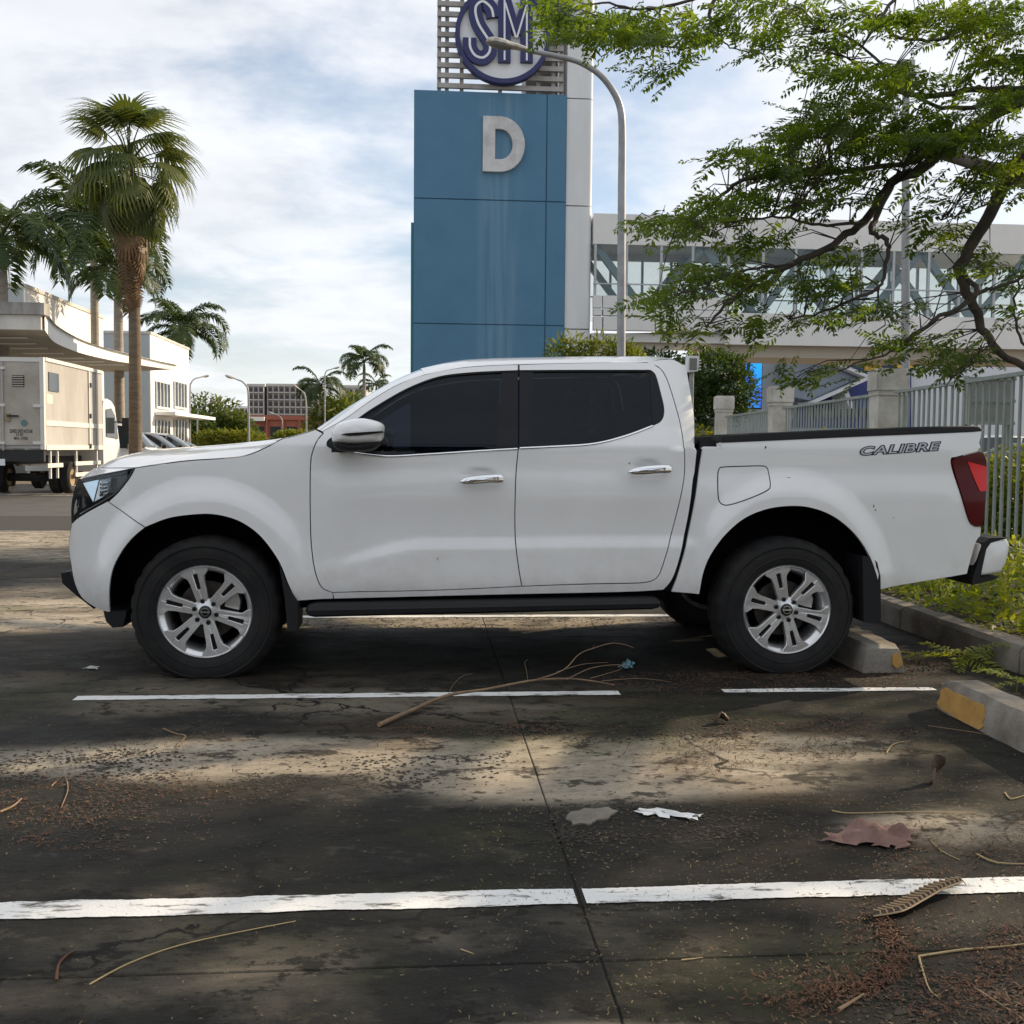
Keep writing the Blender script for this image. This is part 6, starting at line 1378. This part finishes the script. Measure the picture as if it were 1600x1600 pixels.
# --- palms
def palm_frond(L_, e0, droop, pairs, leaf, seed, w=.035):
    rg = random.Random(seed); V = []; Fc = []; p = Vector((0, 0, 0)); e = e0; pts = [p.copy()]; tang = []
    for i in range(24):
        d = Vector((math.cos(e), 0, math.sin(e))); tang.append(d); p = p+d*L_/24; pts.append(p.copy()); e -= droop/24*(.5+1.0*i/24)
    for i in range(pairs):
        t = .16+.84*i/(pairs-1); j = min(23, int(t*24)); c = pts[j]+(pts[j+1]-pts[j])*(t*24-j if j < 23 else 1); d = tang[j]; ln = leaf*(math.sin(math.pi*(.12+.80*t)))**.6*rg.uniform(.8, 1.1)
        for s in (-1, 1):
            sd = Vector((0, s, 0)); o = (sd*rg.uniform(.75, 1)+d*rg.uniform(.35, .65)+Vector((0, 0, rg.uniform(-.1, .45)))).normalized(); m_ = c+o*ln*.5+Vector((0, 0, -.03*ln)); tip = c+o*ln+Vector((0, 0, -.38*ln)); k = len(V)
            V += [tuple(c), tuple(m_+d*w*.5), tuple(tip), tuple(m_-d*w*.5)]; Fc.append((k, k+1, k+2, k+3))
    mb = MB(); mb.add(V, Fc); mb.tube([tuple(q) for q in pts], [.035*(1-.85*i/24)+.004 for i in range(25)], 5); me = mb.mesh('frond', fix=False); return me
RF = [palm_frond(2.8, R(74), 1.9, 75, .78, 1, .085), palm_frond(2.9, R(52), 2.5, 78, .82, 2, .085), palm_frond(2.8, R(28), 2.3, 76, .80, 3, .085), palm_frond(2.5, R(0), 1.7, 70, .72, 4, .085)]
for me in RF: me.materials.append(M_pl)
def royal_palm(label, px, Y, py_crown, s=1., group=None, trunk=.2, lean=0., n=(3, 5, 5, 4), zbase=0.):
    p = at(px, py_crown, Y); h = p.z; r = thing('royal_palm', label, 'palm tree', (p.x-lean, Y, 0), group=group)
    tr_ = [(0, 0, 0), (lean*.3, 0, h*.4), (lean*.8, 0, h*.75), (lean, 0, h-.9*s)]
    MB().tube(cr([Vector(q) for q in tr_], 6), [trunk*(1.1-.35*i/18) for i in range(19)], 12).build('trunk', M_royal, r, smooth=60)
    MB().tube([(lean, 0, h-.95*s), (lean, 0, h-.5*s), (lean, 0, h)], [trunk*.85, trunk*.8, trunk*.4], 10).build('crown_shaft', M_shaft, r, smooth=60)
    k = 0
    for lv, cnt in enumerate(n):
        for i in range(cnt):
            o = link('frond', RF[lv], None, r); a = 2*math.pi*(i+.37*lv)/cnt+random.uniform(-.25, .25); o.location = (lean, 0, h-.05); o.rotation_euler = (0, random.uniform(-.12, .12), a); o.scale = (s*random.uniform(.85, 1.1),)*3
    return r
royal_palm('dark royal palm cut by the left edge, above the canopy', 2, 36, 372, 1.05, 'royal palms near the canopy', lean=.0)
royal_palm('royal palm left of the fan palm, crown half hidden behind it', 146, 50, 358, 1.45, 'royal palms near the canopy')
royal_palm('royal palm with pale trunk just behind the fan palm', 184, 47, 428, 1.0, 'royal palms near the canopy', trunk=.22)
royal_palm('royal palm behind the roof of the office building', 283, 84, 515, 1.55, 'royal palms near the canopy')
royal_palm('tallest of the small far palms, left of the blue tower', 569, 95, 565, 1.05, 'small far palms', trunk=.16, n=(3, 4, 4, 3))
royal_palm('smaller far palm in front of the hotel', 500, 92, 604, 1.0, 'small far palms', trunk=.16, n=(2, 4, 4, 3))
royal_palm('short far palm right of the tallest, above the windshield', 588, 120, 602, .9, 'small far palms', trunk=.15, n=(2, 3, 4, 2))
for px, py, Y, lab in ((520, 640, 93, 'bushy yellow green palm below the far palms, left'), (546, 632, 96, 'bushy yellow green palm below the far palms, right')):
    z = at(px, py, Y).z; bush('palm_clump', lab, 'palm', L0(px, Y), [(0, 0, z-.6, 1.5, 1.5, 1.5), (.8, 0, z-1.4, 1.2, 1.2, 1.3), (-.8, 0, z-1.5, 1.2, 1.2, 1.3)], 1500, 1.1, M_bamb, narrow=.3, group='palm clumps', trunk=.1)
# fan palm with a skirt of dead leaves
def fan_leaf(pet, R_, seg, seed, droop):
    rg = random.Random(seed); mb = MB(); mb.tube([(0, 0, 0), (pet*.5, 0, .04), (pet, 0, 0)], [.022, .016, .012], 5)
    for i in range(seg):
        a = R(-118+236*i/(seg-1)); ln = R_*(1-.25*abs(a)/R(118))*rg.uniform(.9, 1.05); bt_ = R(28)*droop; d = Vector((math.cos(a)*math.cos(bt_), math.sin(a), -math.cos(a)*math.sin(bt_))); s_ = d.cross(Vector((-math.sin(bt_), 0, -math.cos(bt_)))).normalized(); c = Vector((pet, 0, 0))
        p1 = c+d*ln*.55+Vector((0, 0, -.05*droop)); p2 = c+d*ln*.82+Vector((0, 0, -.22*droop)); p3 = c+d*ln*.9+Vector((rg.uniform(-.05, .05), rg.uniform(-.05, .05), -.62*droop)); w = ln*.55*math.tan(R(236/(seg-1)/2))*1.05; k = len(mb.v)
        mb.v += [tuple(c), tuple(p1+s_*w), tuple(p1-s_*w), tuple(p2+s_*w*.55), tuple(p2-s_*w*.55), tuple(p3)]; mb.f += [(k, k+2, k+1), (k+1, k+2, k+4, k+3), (k+3, k+4, k+5)]
    return mb.mesh('fan_leaf', fix=False)
FL = [fan_leaf(1.25, .82, 26, 1, .8), fan_leaf(1.1, .85, 26, 2, 1.1), fan_leaf(1.05, .85, 24, 3, 1.3)]
for me in FL: me.materials.append(M_fan)
DL = fan_leaf(.6, .95, 22, 5, 1.2); DL.materials.append(M_dead)
pY = 30.; pb = at(211, 690, pY); fh = at(203, 262, pY).z; fp = thing('fan_palm', 'tall fan palm with a brown skirt of dead leaves in front of the canopy', 'palm tree', (pb.x, pY, 0)); dxp = at(203, 300, pY).x-pb.x
MB().tube(cr([Vector(q) for q in ((0, 0, 0), (.02, 0, 2.5), (.02, 0, 5.), (dxp*.7, 0, fh-1.8), (dxp, 0, fh))], 6), [.19-.075*i/24 for i in range(25)], 12).build('trunk', M_palmbark, fp, smooth=60)
for i in range(54):
    t = i/53; el = R(84-156*t**.9+random.uniform(-10, 10)); a = i*2.399+random.uniform(-.2, .2); o = link('fan_leaf', FL[i % 3], None, fp)
    o.location = (dxp, 0, fh+.25-.55*t); o.rotation_euler = Matrix.Rotation(a, 3, 'Z').to_4x4().to_3x3().to_euler() if False else (0, 0, 0)
    o.rotation_euler = (Matrix.Rotation(a, 3, 'Z') @ Matrix.Rotation(-el, 3, 'Y') @ Matrix.Rotation(random.uniform(-.4, .4), 3, 'X')).to_euler(); sc_ = random.uniform(.85, 1.1)*(1.0 if t < .75 else .95); o.scale = (sc_,)*3
for i in range(34):
    t = i/33; o = link('dead_leaf', DL, None, fp); a = i*2.399; zz = fh-1.0-2.1*t; o.location = (dxp*(1-.25*t), 0, zz)
    o.rotation_euler = (Matrix.Rotation(a, 3, 'Z') @ Matrix.Rotation(R(random.uniform(48, 66)+16*t), 3, 'Y')).to_euler(); sc_ = random.uniform(.95, 1.2)*(1-.4*t); o.scale = (sc_, sc_*.6, sc_*.6)

# --- weeds in the bed
def weeds():
    n = 36000; x = KX+.14+rng.random(n)**1.1*3.0; y = 3.0+rng.random(n)**1.3*13.5
    dens = .5+.5*np.sin(x*2.1+y*.9)*np.sin(y*1.7-x*.6); keep = (rng.random(n) < .35+.65*dens) & ((x > KX+.30) | (rng.random(n) < .35)) ; x, y = x[keep], y[keep]; n = len(x)
    h = (.05+.22*rng.random(n)**1.6)*(.6+.8*np.clip(.5+.5*np.sin(x*3.3+1)*np.sin(y*2.2), 0, 1))*np.clip((x-KX)/.6, .45, 1.3)
    z = .13+h*rng.random(n)
    V, Fc = instance(LT*np.array([1, 1.25, 1]), LF, np.stack([x, y, z], 1), rotmat(rng.uniform(0, 6.28, n), rng.normal(.25, .45, n), rng.normal(0, .5, n)), rng.uniform(.035, .095, n))
    props(raw_mesh('weeds', V, Fc, M_weed), 'low bright green weeds covering the bed behind the kerb', 'weeds', kind='stuff')
    n = 1500; x = KX+.35+rng.random(n)*2.6; y = 3+rng.random(n)**1.3*12; hh = rng.uniform(.12, .38, n)
    T = np.array([(0, .012, 0), (0, -.012, 0), (.10, -.008, .6), (.10, .008, .6), (.28, 0, 1.)]); 
    V, Fc = instance(T[:4], np.array([(0, 1, 2, 3)]), np.stack([x, y, 0*x+.12], 1), rotmat(rng.uniform(0, 6.28, n), rng.normal(0, .2, n), rng.normal(0, .2, n)), hh*1.6)
    props(raw_mesh('grass_blades', V, Fc, M_weed), 'scattered taller grass blades among the weeds', 'grass', kind='stuff')
weeds()
def seedling(label, px, py, n, size, h):
    p = gnd(px, py); r = thing('seedling', label, 'plant', p, group='seedlings in the gutter'); mb = MB(); mb.tube([(0, 0, 0), (.01, 0, h)], [.004, .002], 5); mb.build('stem', M_weed, r)
    pp = np.zeros((n, 3)); pp[:, 2] = h*(.5+.5*rng.random(n)); V, Fc = instance(FT*np.array([.45, .55, .5]), FF, pp, rotmat(np.arange(n)*2.399, rng.normal(.1, .2, n), rng.normal(0, .2, n)), size*rng.uniform(.8, 1.2, n)); raw_mesh('leaves', V, Fc, M_weed, r)
seedling('feathery green seedling beside the kerb, near the wheel stop', 1497, 1040, 9, 1.5, .09); seedling('small seedling at the foot of the kerb on the right edge', 1588, 1082, 7, .9, .08); seedling('tiny seedling beside the rear wheel stop', 1432, 1035, 5, .5, .05)

# trees along the lane behind the photographer: they show in the windows and shade the lower sky
for i, (x, y, h) in enumerate(((-17, -24, 7.0), (-10.5, -22.5, 6.0), (-4, -24, 7.2), (2.5, -23, 6.2), (9, -24, 7.2), (15.5, -23, 6.4))):
    bush('lane_tree', 'broad tree of the row behind the photographer, %s' % ('at the far left end', 'second from the left end', 'just left of the camera', 'just right of the camera', 'second from the right end', 'at the far right end')[i], 'tree', (x, y, 0), [(0, 0, h*.62, 3.2, 2.8, h*.36), (1.6, .4, h*.48, 2.2, 2.2, h*.3), (-1.6, -.3, h*.5, 2.3, 2.2, h*.3), (0, .4, h*.28, 2.6, 2.2, h*.22)], 3600, .62, M_bush, .22, 'trees behind the photographer')

bush('tall_tree', 'tall tree beyond the fence just outside the right edge', 'tree', (15.2, 20.6, 0), [(0, 0, 9.6, 2.6, 2.0, 1.3), (-1.4, .3, 8.9, 1.5, 1.4, 1.0), (1.5, -.2, 9.0, 1.6, 1.4, 1.0)], 4200, .30, M_bush, .24)
# ================================================================ litter and debris
M_lit = mat('red_brown_litter', (.125, .055, .028), .9, col2=(.065, .032, .018), vscale=25); M_fleck = mat('dry_leaflet', (.24, .18, .085), .8, col2=(.12, .085, .04), vscale=20); M_crumb = mat('soil_crumb', (.022, .018, .014), .95, col2=(.045, .035, .026), vscale=30)
M_twig = mat('dry_twig', (.26, .175, .105), .85, col2=(.17, .11, .065), vscale=15); M_straw = mat('straw', (.40, .30, .15), .8)
def px_points(poly, n):
    xs = [p[0] for p in poly]; ys = [p[1] for p in poly]; o = []
    y0, y1 = min(ys), max(ys)
    while len(o) < n:
        # even over the ground: weight rows by the size a metre has there
        y = y0+(y1-y0)*random.random()
        if random.random() > ((y0-690)/(y-690))**3: continue
        x = random.uniform(min(xs), max(xs))
        if inpoly((x, y), poly): o.append(gnd(x, y))
    return np.array([tuple(p) for p in o])
def flakes(name, label, cat, polys, mt, s0, s1, asp=2.2, tilt=.25, zlift=.004, clump=0., spread=0.):
    P = np.concatenate([px_points(p, n) for p, n in polys]); n = len(P)
    if spread: P[:, :2] += rng.normal(0, 1, (n, 2))*(spread*rng.random(n)**2)[:, None]
    if clump:
        nz_ = np.sin(P[:, 0]*9+P[:, 1]*5)*np.sin(P[:, 1]*13-P[:, 0]*4)+.7*np.sin(P[:, 0]*23+1)*np.sin(P[:, 1]*29); P = P[nz_+rng.normal(0, .5, n) > clump-.5]; n = len(P)
    P[:, 2] = zlift+rng.random(n)*.004
    T = np.array([(-.5, -.5/asp, 0), (.5, -.35/asp, .06), (.55, .4/asp, 0), (-.45, .5/asp, .05)]); V, Fc = instance(T, LF, P, rotmat(rng.uniform(0, 6.28, n), rng.normal(0, tilt, n), rng.normal(0, tilt, n)), rng.uniform(s0, s1, n)); V[:, 2] = np.maximum(V[:, 2], .002)
    return props(raw_mesh(name, V, Fc, mt), label, cat, kind='stuff')
ALL = [(-60, 1070), (1500, 1060), (1660, 1120), (1660, 1680), (-60, 1680)]
flakes('fallen_leaflets', 'tiny tan leaflets sprinkled over the concrete', 'leaf litter', [(ALL, 4200), ([(700, 1250), (1650, 1200), (1650, 1660), (800, 1660)], 4200), ([(0, 1180), (350, 1140), (330, 1330), (0, 1330)], 900)], M_fleck, .003, .010, 3.0, clump=.1)
flakes('leaf_litter', 'drifts of reddish brown litter on the concrete', 'leaf litter', [([(1000, 1180), (1030, 1150), (1250, 1120), (1420, 1130), (1440, 1170), (1200, 1200), (1080, 1215)], 4160), ([(860, 1062), (1180, 1050), (1480, 1035), (1480, 1075), (1000, 1085)], 4160),
        ([(1360, 1430), (1395, 1440), (1430, 1500), (1410, 1530), (1330, 1560), (1200, 1580), (1180, 1565), (1330, 1535), (1390, 1510)], 2720), ([(1430, 1500), (1640, 1420), (1640, 1660), (1440, 1640)], 2400), ([(1380, 1290), (1640, 1280), (1640, 1370), (1400, 1370)], 1440), ([(0, 1190), (330, 1150), (350, 1250), (120, 1330), (0, 1320)], 2400), ([(570, 1140), (820, 1125), (1000, 1140), (800, 1160), (600, 1160)], 1440)], M_lit, .004, .020, 4.5, .35, clump=.1, spread=.16)
def crumbs(polys):
    P = np.concatenate([px_points(p, n) for p, n in polys]); n = len(P); P[:, :2] += rng.normal(0, 1, (n, 2))*(.13*rng.random(n)**2)[:, None]; nz_ = np.sin(P[:, 0]*7+P[:, 1]*11)*np.sin(P[:, 1]*9-P[:, 0]*6); P = P[nz_+rng.normal(0, .5, n) > -.15]; n = len(P); P[:, 2] = .001
    T = np.array([(-.5, -.4, 0), (.5, -.35, 0), (.4, .5, 0), (-.45, .4, 0), (.05, .02, .26), (-.15, .1, .2)]); Ff = np.array([(0, 1, 4), (1, 2, 4), (2, 3, 5), (3, 0, 5), (0, 4, 5), (2, 5, 4)])
    V, Fc = instance(T, Ff, P, rotmat(rng.uniform(0, 6.28, n), rng.normal(0, .1, n), rng.normal(0, .1, n)), rng.uniform(.004, .020, n)*rng.uniform(.5, 1, n)); V[:, 2] = np.maximum(V[:, 2], .001)
    props(raw_mesh('soil_crumbs', V, Fc, M_crumb), 'dark crumbs of soil and rotten leaves on the concrete', 'soil', kind='stuff')
crumbs([([(0, 1200), (120, 1160), (300, 1180), (250, 1260), (180, 1340), (60, 1320), (0, 1290)], 3000), ([(840, 1290), (900, 1255), (1000, 1260), (1180, 1270), (1260, 1290), (1050, 1320), (860, 1315)], 2200), ([(820, 1150), (860, 1128), (1040, 1118), (1190, 1125), (1150, 1150), (900, 1165)], 1800), ([(130, 1020), (250, 1000), (330, 1040), (300, 1056), (180, 1050)], 900), ([(470, 966), (1080, 955), (1080, 985), (500, 992)], 2600), ([(250, 1250), (480, 1190), (800, 1175), (760, 1215), (420, 1250)], 1600), ([(1340, 1520), (1660, 1470), (1660, 1680), (1380, 1680)], 1800), ([(940, 1050), (1060, 1035), (1160, 1060), (1000, 1075)], 1500)])
def on_ground(px, lift=.004): return [gnd(x, y)+Vector((0, 0, lift)) for x, y in px]
br = thing('fallen_branch', 'long bare fallen branch lying across the bay line beside the truck', 'branch', gnd(760, 1080)); O = br.location
main = [gnd(592, 1137)+Vector((0, 0, .012)), gnd(640, 1118)+Vector((0, 0, .02)), gnd(700, 1096)+Vector((0, 0, .03)), at(760, 1077, 5.18), at(835, 1063, 5.28), at(900, 1061, 5.32), at(960, 1070, 5.3)]
MB().tube([p-O for p in cr(main, 6)], [.011-.0085*i/36 for i in range(37)], 7).build('stem', M_twig, br, smooth=60)
for pts, r in (([(835, 1063), (880, 1047), (905, 1022), (930, 1012), (955, 1005), (975, 1007), (990, 1012)], .004), ([(885, 1062), (920, 1045), (955, 1039), (985, 1040)], .0035), ([(870, 1050), (910, 1038), (950, 1035)], .0025), ([(922, 1060), (950, 1052), (970, 1045), (985, 1030)], .002), ([(697, 1097), (705, 1075), (720, 1058), (738, 1052)], .002), ([(825, 1064), (822, 1045), (820, 1035), (825, 1030)], .002), ([(940, 1064), (1000, 1060), (1050, 1066)], .002), ([(925, 1015), (929, 1006)], .0015)):
    P = [at(x, y, 5.28) for x, y in pts]; P = cr(P, 4) if len(P) > 2 else P
    MB().tube([p-O for p in P], [r*(1-.7*i/(len(P)-1)) for i in range(len(P))], 5).build('side_twig', M_twig, br, smooth=60)
tw_list = [([(140, 1540), (200, 1508), (270, 1482), (350, 1463), (462, 1441)], .0022, M_straw, 'long thin curved stalk lying in the left foreground'), ([(88, 1535), (92, 1510), (104, 1496), (114, 1490)], .004, M_lit, 'short brown curled twig at the lower left'), ([(1435, 1497), (1500, 1487), (1560, 1482), (1625, 1475)], .0032, M_straw, 'straight pale stalk at the lower right edge'),
           ([(1436, 1498), (1442, 1520), (1452, 1548), (1468, 1562)], .003, M_straw, 'bent pale stalk below the striped seed pod'), ([(1525, 1548), (1560, 1570), (1620, 1610)], .003, M_twig, 'brown twig in the bottom right corner'), ([(1310, 1582), (1330, 1570), (1350, 1557)], .005, M_twig, 'thick short twig at the bottom right'), ([(1300, 1268), (1330, 1272), (1420, 1270), (1525, 1272)], .0025, M_straw, 'long straw lying left to right above the dead leaf'),
           ([(1450, 1310), (1470, 1330), (1500, 1345)], .002, M_straw, 'curved straw right of the dead leaf'), ([(1525, 1336), (1560, 1350), (1630, 1352)], .003, M_straw, 'straw near the right edge above the bay line'), ([(255, 1140), (275, 1148), (290, 1152), (278, 1165), (273, 1176)], .0035, M_twig, 'small hooked twig on the sunlit patch at left'), ([(0, 1271), (20, 1262), (34, 1250)], .0045, M_twig, 'thick twig at the left edge'), ([(80, 1230), (100, 1215), (106, 1235), (95, 1265)], .003, M_twig, 'forked twig in the dirt at left'),
           ([(1570, 1240), (1580, 1250), (1600, 1245), (1630, 1238)], .003, M_straw, 'bent straw at the right edge beside the wheel stop'), ([(1385, 1178), (1395, 1165), (1412, 1160)], .003, M_straw, 'curled straw on the lit patch near the wheel stop'), ([(720, 1485), (740, 1492)], .002, M_straw, 'tiny straw in the centre foreground'), ([(1065, 1502), (1098, 1498)], .002, M_straw, 'short straw below the bay line right of the joint'), ([(1450, 1135), (1520, 1145), (1545, 1150)], .002, M_twig, 'thin twig below the wheel stop')]
for px, r, mt_, lab in tw_list:
    P = on_ground(px, r+.001); o = thing('twig', lab, 'twig', P[0], group='twigs and stalks on the concrete'); P = cr(P, 5) if len(P) > 2 else P
    MB().tube([p-P[0] if False else p-o.location for p in P], [r*(1-.5*i/max(1, len(P)-1)) for i in range(len(P))], 6).build('stalk', mt_, o, smooth=60)
# seed pods
M_podd = mat('pod_dark', (.050, .030, .018), .6, col2=(.085, .052, .03), vscale=20); M_podl = mat('pod_pale', (.34, .24, .14), .6)
def pod(label, P, w, n, lift=.01, tilt=0., pale=True, zs=None):
    C = cr([Vector(p) for p in P], max(2, n//(len(P)-1))); o = thing('seed_pod', label, 'seed pod', C[0], group='flame tree seed pods'); O = o.location; rows = []
    for i, c in enumerate(C):
        t = i/(len(C)-1); d = (C[min(i+1, len(C)-1)]-C[max(i-1, 0)]).normalized(); s = d.cross(Vector((0, 0, 1))).normalized(); u = s.cross(d)
        if tilt: s, u = s*math.cos(tilt)+u*math.sin(tilt), u*math.cos(tilt)-s*math.sin(tilt)
        ww = w*(math.sin(math.pi*min(1, .06+.94*t))**.35 if t > .5 else (.25+.75*min(1, t/.22))); h = .006+(.005 if i % 2 else 0)
        rows.append([c-s*ww/2-O, c-s*ww*.42+u*h-O, c+u*h*.8-O, c+s*ww*.42+u*h-O, c+s*ww/2-O, c-u*.004-O])
    mb = MB().loft(rows, closed=True); mb.f.append(tuple(range(6))); k = len(mb.v); mb.f.append(tuple(range(k-6, k))); b = mb.build('shell', M_podd, o)
    if pale:
        for i in range(3, len(rows)-1, 2):
            q = rows[i]; mb = MB(); mb.tube([q[0]+Vector((0, 0, .002)), q[1]+Vector((0, 0, .0012)), q[2]+Vector((0, 0, .002)), q[3]+Vector((0, 0, .0012)), q[4]+Vector((0, 0, .002))], .0026, 5); mb.build('ridge', M_podl, o)
        mb = MB(); mb.tube([r[0]+Vector((0, 0, .001)) for r in rows], .0028, 5); mb.tube([r[4]+Vector((0, 0, .001)) for r in rows], .0028, 5); mb.build('rim', M_podl, o)
g1 = [gnd(1362, 1437)+Vector((0, 0, .010)), gnd(1400, 1428)+Vector((0, 0, .012)), gnd(1432, 1414)+Vector((0, 0, .018)), gnd(1465, 1400)+Vector((0, 0, .024)), gnd(1500, 1392)+Vector((0, 0, .028))]
pod('striped brown seed pod lying on the near bay line at right', g1, .052, 40, tilt=.25)
pod('dark seed pod propped upright below the wheel stop', [gnd(1456, 1228)+Vector((0, 0, .01)), gnd(1462, 1222)+Vector((0, .0, .045)), gnd(1470, 1222)+Vector((0, 0, .105))], .055, 16, tilt=1.3, pale=False)
pod('small curled dark seed pod on the lit patch at centre right', [gnd(1118, 1132)+Vector((0, 0, .01)), gnd(1126, 1130)+Vector((0, 0, .035)), gnd(1138, 1131)+Vector((0, 0, .012))], .045, 14, tilt=.8, pale=False)
# crumpled dead leaf and scraps
def crumple(name, label, cat, px, mt_, h, seed, n=15, thick=False):
    rg = random.Random(seed); P = [gnd(x, y) for x, y in px]; A, B, C_, D = P; o = thing(name, label, cat, (A+B+C_+D)/4); O = o.location; rows = []
    for j in range(n):
        r = []
        for i in range(n):
            u, v = i/(n-1), j/(n-1); p = (A*(1-u)+B*u)*(1-v)+(D*(1-u)+C_*u)*v; e = min(u, 1-u, v, 1-v); z = h*abs(math.sin(u*7.3+seed)*math.cos(v*5.1+u*3+seed))+h*.5*abs(math.sin(v*11+seed*2+u*9))
            r.append(p-O+Vector((rg.uniform(-.006, .006)*(1 if e > 0 else 2.6), rg.uniform(-.006, .006)*(1 if e > 0 else 2.6), .004+z*(.35+.65*min(1, e*4)))))
        rows.append(r)
    mb = MB(); mb.loft(rows); k = len(mb.f); mb.f = [f for i, f in enumerate(mb.f) if rg.random() > (.25 if (i % (n-1) in (0, n-2) or i//(n-1) in (0, n-2)) else 0)]; mb.build('sheet', mt_, o, smooth=True, fix=False); return o
crumple('dead_leaf', 'large crumpled reddish brown dead leaf above the near bay line', 'leaf', [(1285, 1318), (1330, 1288), (1445, 1305), (1420, 1330)], mat('dead_leaf_brown', (.14, .075, .060), .8, col2=(.22, .13, .11), vscale=9), .035, 3)
crumple('paper_scrap', 'torn white scrap lying in the dirt at centre', 'paper', [(990, 1272), (1005, 1266), (1095, 1277), (1085, 1285)], mat('white_scrap', (.75, .75, .74), .8), .012, 5, 11)
crumple('plastic_scrap', 'small pale blue plastic scrap caught in the fallen branch', 'plastic', [(968, 1046), (978, 1036), (990, 1040), (986, 1047)], mat('blue_scrap', (.22, .45, .55), .5), .03, 8, 9)
crumple('paper_shred', 'small white shred beside the dirt in front of the front tyre', 'paper', [(131, 1046), (138, 1042), (155, 1043), (150, 1047)], mat('shred_white', (.6, .6, .58), .8), .006, 2, 7)
# bare patch of broken screed
q = [gnd(x, y) for x, y in ((884, 1282), (887, 1275), (893, 1270), (905, 1269), (913, 1265), (930, 1266), (950, 1263), (957, 1267), (966, 1269), (955, 1275), (950, 1281), (932, 1283), (922, 1290), (908, 1288), (895, 1291), (893, 1285))]; c = sum(q, Vector())/16
o = thing('broken_screed', 'flat pale chip of broken concrete in the dirt at centre', 'concrete', c); mb = MB(); mb.prism([(p.x, p.y) for p in q], lambda p: (p[0]-c.x, p[1]-c.y, .006), lambda p: (p[0]-c.x, p[1]-c.y, 0)); mb.build('chip', M_kerb, o)
